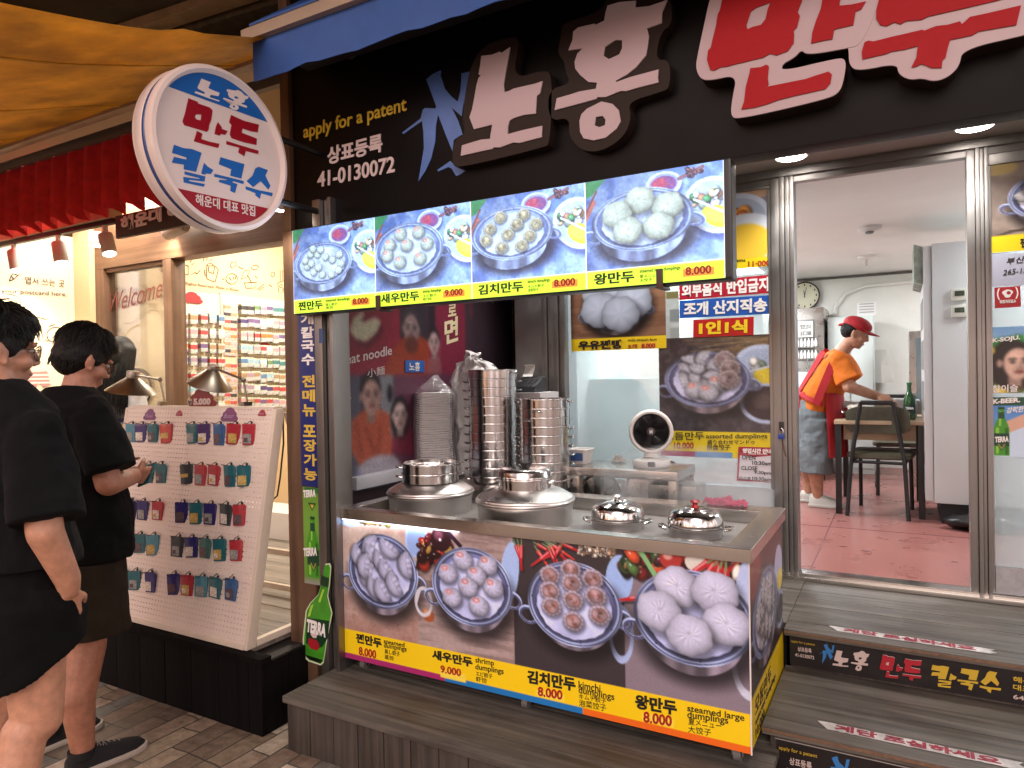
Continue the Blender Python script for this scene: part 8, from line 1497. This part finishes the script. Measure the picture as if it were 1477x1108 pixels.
def add_head(mb, M, c, k=1.):
    T = lambda x, y, z: c+M @ (Vector((x, y, z))*k)
    mb.ell(T(0, -.012, .035), .074*k, .094*k, .085*k, M); mb.ell(T(0, .014, -.035), .064*k, .074*k, .080*k, M); mb.ell(T(0, .030, -.072), .050*k, .052*k, .045*k, M); mb.ell(T(0, .062, -.095), .024*k, .022*k, .020*k, M)
    for s_ in (-1, 1):
        mb.ell(T(s_*.042, .055, -.035), .026*k, .028*k, .026*k, M); mb.ell(T(s_*.030, .076, .022), .026*k, .014*k, .010*k, M)
        mb.ell(T(s_*.077, -.008, -.018), .009*k, .020*k, .032*k, M @ Matrix.Rotation(.2*s_, 3, 'Z')); mb.ell(T(s_*.083, -.018, -.010), .008*k, .009*k, .026*k, M); mb.ell(T(s_*.080, .000, -.044), .008*k, .010*k, .011*k, M)
        mb.ell(T(s_*.012, .094, -.034), .010*k, .010*k, .008*k, M)
    mb.cap(T(0, .084, .016), T(0, .103, -.026), .009*k, .0125*k); mb.cap(T(-.016, .083, -.062), T(.016, .083, -.062), .009*k, .009*k); mb.cap(T(-.013, .081, -.075), T(.013, .081, -.075), .009*k, .009*k)
def face_parts(par, M, c, k=1.):
    T = lambda x, y, z: c+M @ (Vector((x, y, z))*k)
    for s_ in (-1, 1):
        e = MB().ell(T(s_*.031, .074, .004), .0145*k, .010*k, .0075*k, M).build('eye', EYEW, par, smooth=True); MB().ell(T(s_*.033, .0825, .004), .0065*k, .0035*k, .0065*k, M).build('iris', EYEB, e, smooth=True)
        MB().tube([T(s_*.014, .088, .024), T(s_*.030, .087, .029), T(s_*.048, .072, .024)], [.003*k, .004*k, .002*k], 6).build('eyebrow', HAIR, par)
    MB().tube([T(-.024, .083, -.068), T(-.008, .0925, -.066), T(0, .0935, -.067), T(.008, .0925, -.066), T(.024, .083, -.068)], [.002*k, .0042*k, .0038*k, .0042*k, .002*k], 8).build('mouth', LIP, par, smooth=True)
def hair_short(par, M, c, k=1., seed=1, fringe=.05):
    T = lambda x, y, z: c+M @ (Vector((x, y, z))*k)
    mb = MB(); mb.ell(T(0, -.016, .048), .083*k, .102*k, .088*k, M); mb.ell(T(0, -.045, -.005), .076*k, .076*k, .082*k, M); mb.ell(T(0, .030, .080), .070*k, .066*k, .050*k, M)
    for s_ in (-1, 1): mb.ell(T(s_*.060, -.020, .018), .024*k, .066*k, .055*k, M); mb.ell(T(s_*.070, .020, .010), .010*k, .014*k, .034*k, M)
    h = mb.build('hair', HAIR, par, smooth=True); skinify(h, .007, 3, .010, TEXH)
    g = random.Random(seed); mb = MB()
    for i in range(850):
        a = g.uniform(0, 6.283); e_ = g.uniform(.02, 1.45); x, y, z = math.cos(e_)*math.sin(a), math.cos(e_)*math.cos(a), math.sin(e_)
        if y > .55 and z < .45: continue
        p = Vector((.083*x, -.016+.100*y, .048+.088*z)); n_ = Vector((x, y, z)); dwn = Vector((x*.35+g.uniform(-.25, .25), (.9 if y > .1 else -.25)+g.uniform(-.3, .3), -1.0 if z < .75 else -.15)); dwn = (dwn-n_*dwn.dot(n_)).normalized()
        L_ = g.uniform(.03, .065)*(1 if y < .3 else fringe/.05); w = .0019*g.uniform(.6, 1.2)
        mb.tube([c+M @ ((p+n_*.003+dwn*L_*t+n_*(.010*math.sin(t*2.6)-.010*t*t))*k) for t in (0, .33, .66, 1)], [w, w, w*.7, w*.15], 4)
    for i in range(90):                                # neck line
        a = g.uniform(1.9, 4.4); p = Vector((.073*math.sin(a), -.03+.085*math.cos(a), -.05+g.uniform(0, .03))); mb.tube([c+M @ (p*k), c+M @ ((p+Vector((-.1*p.x, .004, -g.uniform(.012, .03))))*k)], [.003, .0008], 4)
    mb.build('hair_strands', HAIR, h, smooth=True)
    return h
def glasses(par, M, c, m, k=1., r=.024):
    T = lambda x, y, z: c+M @ (Vector((x, y, z))*k); g = thing_child('glasses', par); mb = MB()
    for s_ in (-1, 1):
        mb.tube([T(s_*(.034+r*math.cos(t)), .098-.006*abs(math.cos(t)), -.001+r*.92*math.sin(t)) for t in (2*math.pi*i/28 for i in range(28))], .0013*k, 6, closed=True); mb.tube([T(s_*(.034+r), .094, .006), T(s_*.080, .06, .004), T(s_*.082, -.005, -.002), T(s_*.080, -.03, -.02)], .0013*k, 6)
    mb.tube([T(-.010, .101, .004), T(0, .104, .007), T(.010, .101, .004)], .0013*k, 6); o = mb.build('glasses', m, par, smooth=True)
    ln = MB()
    for s_ in (-1, 1): ln.lathe([(0, 0), (r*.95*k, 0), (r*.95*k, .0008), (0, .0008)], T(s_*.034, .096, -.001), 24, M @ Matrix.Rotation(R(-90), 3, 'X'))
    ln.build('lens', GLASS, o)
    return o
def thing_child(*a): return None
def limb(mb, ps, rs): 
    for (a, b), (r0, r1) in zip(zip(ps[:-1], ps[1:]), zip(rs[:-1], rs[1:])): mb.cap(a, b, r0, r1)
def shoe(par, heel, toe, m_up, m_sole, laces=True, k=1.):
    heel, toe = Vector(heel), Vector(toe); f = (toe-heel); L_ = f.length; f = f.normalized(); s_ = f.cross(Vector((0, 0, 1))); z0 = heel.z
    P = lambda t, w, z: heel+f*L_*t+s_*w+Vector((0, 0, z))
    prof = [(0, .022, .07), (.05, .033, .088), (.2, .038, .092), (.34, .040, .092), (.48, .045, .084), (.65, .050, .068), (.82, .049, .056), (.94, .038, .045), (1.0, .018, .028)]
    mb = MB(); mb.rings([[P(t, w*math.cos(a)*(1 if math.sin(a) < 0 else .92)*k, .018+(h-.018)*max(0, math.sin(a))**.8 if math.sin(a) > 0 else .014) for a in (2*math.pi*i/20 for i in range(20))] for t, w, h in prof]); up = mb.build('shoe', m_up, par, smooth=True, ang=70)
    mb = MB(); mb.rings([[P(-.02+1.04*t, (w+.004)*k*c_, z) for c_, z in ((-1, .001), (1, .001), (1.03, .012), (1.0, .022+.004*(t > .9)), (-1.0, .022+.004*(t > .9)), (-1.03, .012))] for t, w, h in prof]); mb.build('sole', m_sole, up, bevel=.002)
    if laces:
        mb = MB()
        for i in range(5): t = .36+i*.07; z = .093-i*.007; mb.tube([P(t, -.020, z-.006), P(t+.02, 0, z+.004), P(t+.045, .020, z-.010)], .0016, 5); mb.tube([P(t, .020, z-.006), P(t+.02, 0, z+.005), P(t+.045, -.020, z-.010)], .0016, 5)
        mb.build('laces', LACE, up)
    return up
def ring(c, u, v): return (Vector(c), Vector(u), Vector(v))
# ---- man in black T-shirt and dark shorts, looking at a pouch
def man2():
    t = thing('person', 'person in black T-shirt and dark olive shorts holding a small pouch at the pegboard stand', 'person', (-2.93, 1.58, 0))
    hc = Vector((-2.955, 1.655, 1.605)); M, _ = head_frame(hc, (.10, .92, -.42))
    mb = MB(); add_head(mb, M, hc, 1.03); mb.cap((-2.955, 1.60, 1.40), (-2.955, 1.645, 1.56), .066, .058)
    mb.cap((-3.07, 1.585, 1.365), (-2.83, 1.585, 1.365), .052, .052); mb.ell((-2.95, 1.59, 1.2), .17, .125, .2); mb.ell((-2.95, 1.60, .95), .16, .13, .15)
    limb(mb, [(-2.775, 1.575, 1.35), (-2.69, 1.585, 1.115), (-2.80, 1.745, 1.115), (-2.845, 1.785, 1.112)], [.05, .049, .036, .028]); limb(mb, [(-3.125, 1.575, 1.35), (-3.20, 1.61, 1.11), (-3.06, 1.78, 1.10), (-3.03, 1.81, 1.10)], [.05, .049, .036, .028])
    hand(mb, (-2.848, 1.788, 1.112), (-.45, .85, -.15), (-.75, -.35, .35), 1, .55); hand(mb, (-3.03, 1.812, 1.10), (.45, .8, -.05), (.6, -.3, .5), -1, .7)
    limb(mb, [(-2.85, 1.58, .86), (-2.805, 1.555, .47), (-2.795, 1.505, .29), (-2.785, 1.515, .09)], [.098, .066, .063, .042]); limb(mb, [(-3.05, 1.60, .86), (-3.07, 1.58, .47), (-3.085, 1.53, .29), (-3.09, 1.54, .09)], [.098, .066, .063, .042])
    b = mb.build('body', SKIN, t, smooth=True); skinify(b, .0055, 5)
    face_parts(t, M, hc, 1.03); hair_short(t, M, hc, 1.05, 3, .045); glasses(t, M, hc, mat('glasses_wire', '2a2624', .3, metal=.8), 1.03)
    mb = MB(); mb.loft([ring(c, (rx, 0, 0), (0, ry, 0)) for c, rx, ry in (((-2.955, 1.592, 1.492), .088, .082), ((-2.955, 1.59, 1.47), .125, .100), ((-2.95, 1.585, 1.415), .20, .125), ((-2.95, 1.59, 1.25), .225, .150), ((-2.95, 1.605, 1.08), .225, .170), ((-2.95, 1.615, .92), .235, .185), ((-2.95, 1.615, .80), .240, .180))])
    mb.cap((-3.115, 1.585, 1.38), (-2.785, 1.585, 1.38), .078, .078)
    for p0, p1 in (((-2.785, 1.58, 1.385), (-2.682, 1.595, 1.165)), ((-3.115, 1.58, 1.385), (-3.21, 1.60, 1.165))):
        p0, p1 = Vector(p0), Vector(p1); d = (p1-p0).normalized(); v = Vector((0, 1, 0)); v = (v-d*v.dot(d)).normalized(); u = d.cross(v); mb.loft([(p0, u*.07, v*.082), (p0+(p1-p0)*.5, u*.074, v*.094), (p1, u*.074, v*.098)])
    s_ = mb.build('t_shirt', BSHIRT, t, smooth=True); skinify(s_, .0065, 2, .030, TEXC)
    mb = MB(); mb.loft([ring(c, (rx, 0, 0), (0, ry, 0)) for c, rx, ry in (((-2.95, 1.605, .90), .19, .155), ((-2.95, 1.605, .78), .21, .165), ((-2.95, 1.60, .70), .215, .16))])
    for x, y in ((-2.835, 1.585), (-3.065, 1.60)): mb.loft([ring(c, (rx, 0, 0), (0, ry, 0)) for c, rx, ry in (((x, y, .80), .105, .14), ((x+.01*(x > -2.95), y+.005, .62), .108, .135), ((x+.015*(x > -2.95), y+.01, .505), .112, .132))])
    s_ = mb.build('shorts', SHORT, t, smooth=True); skinify(s_, .0075, 3, .02, TEXC)
    shoe(t, (-2.79, 1.455, 0), (-2.755, 1.745, 0), SHOE, SOLE); shoe(t, (-3.10, 1.48, 0), (-3.10, 1.76, 0), SHOE, SOLE)
    for x, y in ((-2.787, 1.512), (-3.09, 1.537)): MB().loft([ring((x, y, z), (r, 0, 0), (0, r*1.1, 0)) for z, r in ((.06, .044), (.09, .045), (.125 if x < -3 else .088, .045))]).build('sock', SHOE, t, smooth=True)
man2()
p_ = Vector((-2.925, 1.90, 1.095)); pk = thing('held_pouch', 'clear teal pouch held in the hands of the person at the stand', 'pouch', p_-Vector((0, 0, .05)))
a_ = Vector((.05, .02, .02)); b_ = Vector((-.01, .045, .085)); n_ = a_.cross(b_).normalized(); MB().obox(p_-a_*.5-b_*.5, a_, b_, n_*.010).build('pouch_body', MATS['pouch_teal'], pk, bevel=.002); MB().obox(p_-a_*.38-b_*.4+n_*-.0012, a_*.7, b_*.45, n_*.001).build('picture', PIC[1], pk)
# ---- nearer man, black clothes, round glasses, hand in pocket
def man1():
    t = thing('person', 'person in loose black clothes with round glasses and a hand in the pocket', 'person', (-2.38, 1.13, 0))
    hc = Vector((-2.43, 1.118, 1.618)); M, _ = head_frame(hc, (.16, .97, -.14))
    mb = MB(); add_head(mb, M, hc, 1.04); mb.cap((-2.40, 1.095, 1.42), (-2.425, 1.105, 1.56), .064, .058); mb.cap((-2.51, 1.11, 1.365), (-2.26, 1.11, 1.365), .052, .052); mb.ell((-2.38, 1.12, 1.2), .17, .12, .2); mb.ell((-2.38, 1.12, .95), .16, .13, .15)
    limb(mb, [(-2.21, 1.11, 1.345), (-2.12, 1.085, 1.08), (-2.135, 1.15, .93), (-2.145, 1.16, .895)], [.05, .048, .036, .03]); limb(mb, [(-2.56, 1.11, 1.345), (-2.62, 1.11, 1.08), (-2.62, 1.2, .88)], [.05, .046, .03])
    hand(mb, (-2.148, 1.16, .89), (-.25, .08, -1), (-1, 0, .1), 1, .3); hand(mb, (-2.62, 1.20, .88), (.1, .3, -1), (1, 0, .1), -1, .5)
    limb(mb, [(-2.28, 1.12, .86), (-2.255, 1.12, .50), (-2.26, 1.085, .47), (-2.255, 1.045, .33), (-2.25, 1.06, .09)], [.10, .068, .062, .064, .042]); limb(mb, [(-2.48, 1.13, .86), (-2.50, 1.12, .48), (-2.51, 1.05, .31), (-2.51, 1.07, .09)], [.10, .066, .063, .042])
    b = mb.build('body', SKIN2, t, smooth=True); skinify(b, .0055, 5)
    face_parts(t, M, hc, 1.04); hair_short(t, M, hc, 1.06, 9, .06); glasses(t, M, hc, mat('glasses_wire', '2a2624', .3, metal=.8), 1.04, .026)
    mb = MB(); mb.loft([ring(c, (rx, 0, 0), (0, ry, 0)) for c, rx, ry in (((-2.40, 1.095, 1.52), .082, .078), ((-2.40, 1.10, 1.495), .11, .095), ((-2.385, 1.11, 1.42), .195, .125), ((-2.38, 1.11, 1.25), .220, .145), ((-2.38, 1.115, 1.08), .225, .155), ((-2.38, 1.12, .96), .232, .165))])
    mb.cap((-2.545, 1.11, 1.36), (-2.21, 1.11, 1.36), .08, .08)
    for p0, p1 in (((-2.215, 1.11, 1.36), (-2.115, 1.09, 1.115)), ((-2.555, 1.11, 1.36), (-2.625, 1.11, 1.115))):
        p0, p1 = Vector(p0), Vector(p1); d = (p1-p0).normalized(); v = Vector((0, 1, 0)); v = (v-d*v.dot(d)).normalized(); u = d.cross(v); mb.loft([(p0, u*.072, v*.084), (p0+(p1-p0)*.5, u*.075, v*.092), (p1, u*.078, v*.102)])
    s_ = mb.build('t_shirt', BSHIRT2, t, smooth=True); skinify(s_, .0065, 2, .032, TEXC)
    mb = MB(); mb.loft([ring(c, (rx, 0, 0), (0, ry, 0)) for c, rx, ry in (((-2.38, 1.12, 1.0), .20, .145), ((-2.38, 1.12, .80), .225, .16), ((-2.38, 1.12, .70), .205, .15))])
    for x in (-2.265, -2.50): mb.loft([ring((x, y, z), (rx, 0, 0), (0, ry, tz)) for z, rx, ry, y, tz in ((.86, .11, .14, 1.12, 0), (.78, .110, .142, 1.125, .02), (.675, .108, .140, 1.125, .07))])
    mb.loft([ring((-2.20, 1.14, z), (rx, 0, .01), (0, ry, -.02)) for z, rx, ry in ((.885, .062, .08), (.84, .064, .085), (.76, .045, .075))])
    s_ = mb.build('shorts', SHORT2, t, smooth=True); skinify(s_, .0075, 3, .022, TEXC)
    t.location += Vector((-.02, -.01, 0)); shoe(t, (-2.275, 1.0, 0), (-2.23, 1.28, 0), SHOE, SOLE); shoe(t, (-2.53, 1.01, 0), (-2.53, 1.29, 0), SHOE, SOLE)
man1()
# ---- girl behind the stand, long black hair
def girl():
    g0 = at(176, 520, Y=2.95); x, y = g0.x, g0.y; zt_ = at(165, 486, Y=2.95).z; t = thing('person', 'person with long black hair in a pale grey and blue shirt behind the pegboard stand', 'person', (x, y, zfl))
    hc = Vector((x, y, zt_-.125)); M, _ = head_frame(hc, (-.55, .75, -.35)); mb = MB(); add_head(mb, M, hc, .93); mb.cap((x, y, hc.z-.22), (x, y, hc.z-.05), .05, .047)
    zs_ = hc.z-.27; mb.cap((x-.13, y, zs_), (x+.13, y, zs_), .045, .045); mb.ell((x, y, zs_-.2), .14, .10, .2); limb(mb, [(x-.17, y, zs_), (x-.2, y-.05, zs_-.24), (x-.08, y-.22, zs_-.20)], [.045, .038, .026]); limb(mb, [(x+.17, y, zs_), (x+.22, y-.02, zs_-.24), (x+.08, y-.2, zs_-.26)], [.045, .038, .026])
    hand(mb, (x-.08, y-.22, zs_-.2), (.8, -.5, 0), (0, 0, -1), 1, .5, .9); hand(mb, (x+.08, y-.2, zs_-.26), (-.6, -.8, 0), (0, 0, -1), -1, .5, .9)
    hz = zfl+.76
    for s_ in (-1, 1): limb(mb, [(x+s_*.08, y, hz), (x+s_*.085, y, zfl+.42), (x+s_*.085, y+.02, zfl+.07)], [.08, .055, .038]); mb.cap((x+s_*.085, y+.05, zfl+.035), (x+s_*.09, y-.12, zfl+.028), .034, .026)
    mb.ell((x, y, hz+.05), .15, .11, .14); skinify(mb.build('body', SKIN2, t, smooth=True), .007, 4); face_parts(t, M, hc, .93)
    mb = MB(); T = lambda a, b, c: hc+M @ Vector((a, b, c)); mb.ell(T(0, -.018, .035), .085, .098, .088, M); mb.ell(T(0, -.05, -.03), .085, .07, .10, M)
    for dx, ln in ((-.07, .40), (-.025, .46), (.025, .46), (.07, .42)): mb.cap(T(dx, -.06, .0), hc+Vector((dx*1.3+.05, -.075, -ln*.85)), .05, .03)
    h = mb.build('hair', HAIR, t, smooth=True); skinify(h, .008, 6); rg = random.Random(4); mb = MB()
    for i in range(420):
        a = rg.uniform(-1, 1); p = T(a*.08, -.07-.02*rg.random(), .04*rg.random()); q = hc+Vector((a*.14+.05, -.11+rg.uniform(-.05, .03), -.42+rg.uniform(-.08, .08))); mb.tube([p, p.lerp(q, .4)+Vector((a*.02, -.03, 0)), q], [.0028, .0025, .0006], 4)
    mb.build('hair_strands', HAIR, h)
    mb = MB(); mb.loft([ring((x, y, z), (rx, 0, 0), (0, ry, 0)) for z, rx, ry in ((zs_+.05, .07, .06), (zs_+.02, .14, .085), (zs_-.1, .175, .12), (zs_-.3, .17, .13), (zs_-.48, .19, .14))])
    for s_ in (-1, 1): mb.loft([ring((x+s_*.15, y, zs_), (.06, 0, .03*s_), (0, .065, 0)), ring((x+s_*.205, y-.02, zs_-.17), (.06, 0, .02*s_), (0, .065, 0))])
    sh_ = mb.build('shirt', mat('pale_grey_shirt', 'a8a8ac', .85, var=.15, vscale=14), t, smooth=True); skinify(sh_, .009, 3, .03, TEXC)
    mb = MB()
    for k in range(4): mb.loft([ring((x, y, zs_-.18-k*.07), (.183, 0, 0), (0, .139, 0)), ring((x, y, zs_-.205-k*.07), (.183, 0, 0), (0, .139, 0))])
    mb.build('blue_stripes', mat('shirt_blue', '1f2f66', .85), sh_, smooth=True)
    mb = MB(); mb.loft([ring((x, y, z), (rx, 0, 0), (0, ry, 0)) for z, rx, ry in ((zs_-.46, .17, .13), (hz, .18, .14), (hz-.3, .2, .16))]); skinify(mb.build('skirt', mat('navy_skirt', '1c2030', .9), t, smooth=True), .009, 3, .02, TEXC)
girl()
# ---- worker in orange T-shirt, red apron and cap, bending over the table
def worker():
    t = thing('person', 'person in orange T-shirt, red apron and red cap bending over the dining table', 'person', (-.56, 5.8, zf))
    ORG = mat('orange_cotton', 'd06a12', .85, var=.1, vscale=12, bump=.3, bscale=300); APR = mat('red_apron', 'a8141f', .7, var=.1, vscale=10); CAPM = mat('red_cap', 'a3101a', .7, bump=.3, bscale=400); GREY = mat('grey_culottes', '6f767a', .9, var=.12, vscale=16, bump=.3, bscale=300)
    hc = Vector((-.285, 5.78, 1.785)); M, _ = head_frame(hc, (.90, .05, -.42)); mb = MB(); add_head(mb, M, hc, .93); mb.cap((-.385, 5.79, 1.645), (-.315, 5.785, 1.74), .056, .05)
    mb.cap((-.395, 5.68, 1.585), (-.395, 5.92, 1.585), .045, .045); mb.ell((-.47, 5.8, 1.45), .115, .15, .2, Matrix.Rotation(.45, 3, 'Y')); mb.ell((-.57, 5.8, 1.2), .13, .16, .15)
    limb(mb, [(-.385, 5.65, 1.56), (-.325, 5.60, 1.385), (-.18, 5.65, 1.33), (-.145, 5.66, 1.322)], [.044, .044, .033, .026]); limb(mb, [(-.385, 5.95, 1.56), (-.33, 5.99, 1.37), (-.17, 5.90, 1.31), (-.14, 5.89, 1.305)], [.055, .044, .033, .026])
    hand(mb, (-.145, 5.66, 1.322), (.9, .1, -.3), (.1, .5, -.8), -1, .8, .95); hand(mb, (-.14, 5.89, 1.305), (.95, -.2, -.2), (0, -.3, -1), 1, .8, .95)
    limb(mb, [(-.57, 5.70, 1.17), (-.555, 5.71, .88), (-.565, 5.71, .72), (-.555, 5.72, .545)], [.085, .058, .056, .036]); limb(mb, [(-.60, 5.89, 1.17), (-.625, 5.90, .88), (-.64, 5.90, .72), (-.635, 5.90, .55)], [.085, .058, .056, .036])
    skinify(mb.build('body', SKIN2, t, smooth=True), .006, 4); face_parts(t, M, hc, .93)
    T = lambda a, b, c: hc+M @ (Vector((a, b, c))*.93); mb = MB(); mb.ell(T(0, -.04, .01), .080, .075, .075, M); h = mb.build('hair', HAIR, t, smooth=True); skinify(h, .007, 2, .01, TEXH)
    mb = MB(); mb.ell(T(0, -.012, .062), .086, .104, .062, M); cp = mb.build('cap', CAPM, t, smooth=True); skinify(cp, .006, 3)
    mb = MB(); rs_ = []
    for i in range(15):
        a = -1.15+2.3*i/14; rs_.append([T(.082*math.sin(a), .085*math.cos(a), .048), T(.085*math.sin(a), .085*math.cos(a)+.085*max(0, math.cos(a))**.8, .040-.02*math.sin(a)**2), T(.085*math.sin(a), .085*math.cos(a)+.085*max(0, math.cos(a))**.8, .036-.02*math.sin(a)**2), T(.082*math.sin(a), .085*math.cos(a), .043)])
    mb.rings(rs_); mb.build('brim', CAPM, cp, smooth=True); MB().tube([T(.03, -.105, .03), T(.02, -.135, .012), T(.0, -.14, .006)], [.012, .009, .003], 8).build('strap', CAPM, cp, smooth=True)
    mb = MB(); ax_ = Vector((.42, 0, .9)).normalized(); u = Vector((.9, 0, -.42)).normalized()
    def tr(s_, ru, rv): c = Vector((-.60, 5.8, 1.17))+ax_*s_; return (c, u*ru, Vector((0, rv, 0)))
    mb.loft([tr(0, .135, .185), tr(.12, .145, .195), tr(.28, .140, .195), tr(.42, .125, .195), tr(.49, .09, .14), tr(.525, .06, .07)])
    mb.cap((-.40, 5.65, 1.575), (-.40, 5.95, 1.575), .078, .078)
    for y in (5.655, 5.945):
        p0, p1 = Vector((-.40, y, 1.585)), Vector((-.325, y+(-.045 if y < 5.8 else .045), 1.425)); d = (p1-p0).normalized(); v = Vector((0, 1, 0)); v = (v-d*v.dot(d)).normalized(); w = d.cross(v); mb.loft([(p0, w*.085, v*.07), (p1, w*.092, v*.068)])
    skinify(mb.build('t_shirt', ORG, t, smooth=True), .0075, 4, .025, TEXC)
    # apron: straps over the back, waist band, front skirt
    mb = MB(); P = lambda s_, a, k=1.06: tr(s_, .146, .2)[0]+u*.146*k*math.cos(a)+Vector((0, .2*k*math.sin(a), 0))
    def band(pts_, w):
        rs_ = []
        for i, p in enumerate(pts_):
            a = pts_[max(0, i-1)]; b = pts_[min(len(pts_)-1, i+1)]; d = (b-a).normalized(); n_ = (p-(Vector((-.60, 5.8, 1.17))+ax_*(p-Vector((-.60, 5.8, 1.17))).dot(ax_))).normalized(); s2 = d.cross(n_)*w/2; rs_.append([p-s2, p+s2, p+s2+n_*.006, p-s2+n_*.006])
        mb.rings(rs_)
    band([P(.12, a) for a in np.linspace(-3.4, -1.2, 12)], .035); band([P(.12+.36*t, -2.75+.35*t, 1.08-.10*t) for t in np.linspace(0, 1, 8)], .048); band([P(.14+.36*t, 2.75-.25*t, 1.08-.10*t) for t in np.linspace(0, 1, 8)], .048); band([P(.42, a, 1.0) for a in np.linspace(-2.5, -3.9, 7)], .05)
    band([P(.10+.36*t, -1.5-.15*t, 1.07-.06*t) for t in np.linspace(0, 1, 8)], .055)
    ap = mb.build('apron', APR, t, smooth=True)
    mb = MB(); rs_ = []
    for i in range(14):
        a = -1.2+2.3*i/13; rs_.append([Vector((-.545+.165*math.cos(a)+o, 5.8+.205*math.sin(a), z)) for o, z in ((0, 1.34), (.01+.008*math.sin(i*1.9), 1.1), (.02+.014*math.sin(i*1.9), .86), (.026+.014*math.sin(i*1.9), .86), (.016+.008*math.sin(i*1.9), 1.1), (.006, 1.34))])
    mb.rings(rs_); mb.build('skirt_panel', APR, ap, smooth=True); mb = MB(); kq = P(.10, -2.5, 1.12)
    for a, b, c in (((-.03, -.01, .02), (-.045, -.02, -.02), (-.01, 0, 0)), ((.04, -.01, .02), (.05, -.02, -.02), (.01, 0, 0)), ((-.02, -.01, -.09), (-.03, 0, -.2), (-.03, .0, -.24)), ((.02, -.015, -.08), (.02, -.01, -.16), (.015, 0, -.2))): mb.tube([kq, kq+Vector(a), kq+Vector(b), kq+Vector(c)], [.012, .016, .014, .008], 6, flat=.4)
    mb.build('bow', APR, ap, smooth=True)
    mb = MB(); mb.loft([ring((-.585, 5.8, z), (rx, 0, 0), (0, ry, 0)) for z, rx, ry in ((1.29, .135, .175), (1.18, .15, .195), (1.08, .15, .19))])
    for x, y in ((-.565, 5.705), (-.62, 5.895)): mb.loft([ring((x+dx, y, z), (rx, 0, 0), (0, ry, 0)) for z, rx, ry, dx in ((1.14, .125, .105, 0), (.95, .12, .105, .0), (.735, .122, .108, .005))])
    skinify(mb.build('culottes', GREY, t, smooth=True), .0075, 3, .03, TEXC)
    CL = mat('white_clog', 'b9b4ac', .5)
    for x, y in ((-.615, 5.72), (-.70, 5.90)): shoe(t, (x, y, zf+.001), (x+.245, y-.005, zf+.001), CL, CL, False, 1.1)
worker()
# ------------------------------------------------------------------ thin steam over the lidded pots
def steam():
    m = bpy.data.materials.new('steam'); m.use_nodes = True; t = m.node_tree; t.nodes.clear(); o = t.nodes.new('ShaderNodeOutputMaterial'); v = t.nodes.new('ShaderNodeVolumePrincipled'); v.inputs['Color'].default_value = (.95, .96, 1, 1); v.inputs['Anisotropy'].default_value = .2
    tc = t.nodes.new('ShaderNodeTexCoord'); n = t.nodes.new('ShaderNodeTexNoise'); n.inputs['Scale'].default_value = 7; n.inputs['Detail'].default_value = 4; t.links.new(tc.outputs['Object'], n.inputs[0]); r = t.nodes.new('ShaderNodeMapRange'); r.inputs[1].default_value = .46; r.inputs[2].default_value = .75; r.inputs[3].default_value = 0; r.inputs[4].default_value = 3.2; t.links.new(n.outputs[0], r.inputs[0]); t.links.new(r.outputs[0], v.inputs['Density']); t.links.new(v.outputs[0], o.inputs['Volume'])
    c = at(1010, 705, Y=3.0); mb = MB(); mb.ell((c.x-.1, 3.1, c.z+.02), .42, .32, .16, n=28, k=16); s = mb.build('steam', m, None, smooth=True); tag(s, 'thin white steam drifting above the lidded pots', 'steam', kind='stuff')
steam()
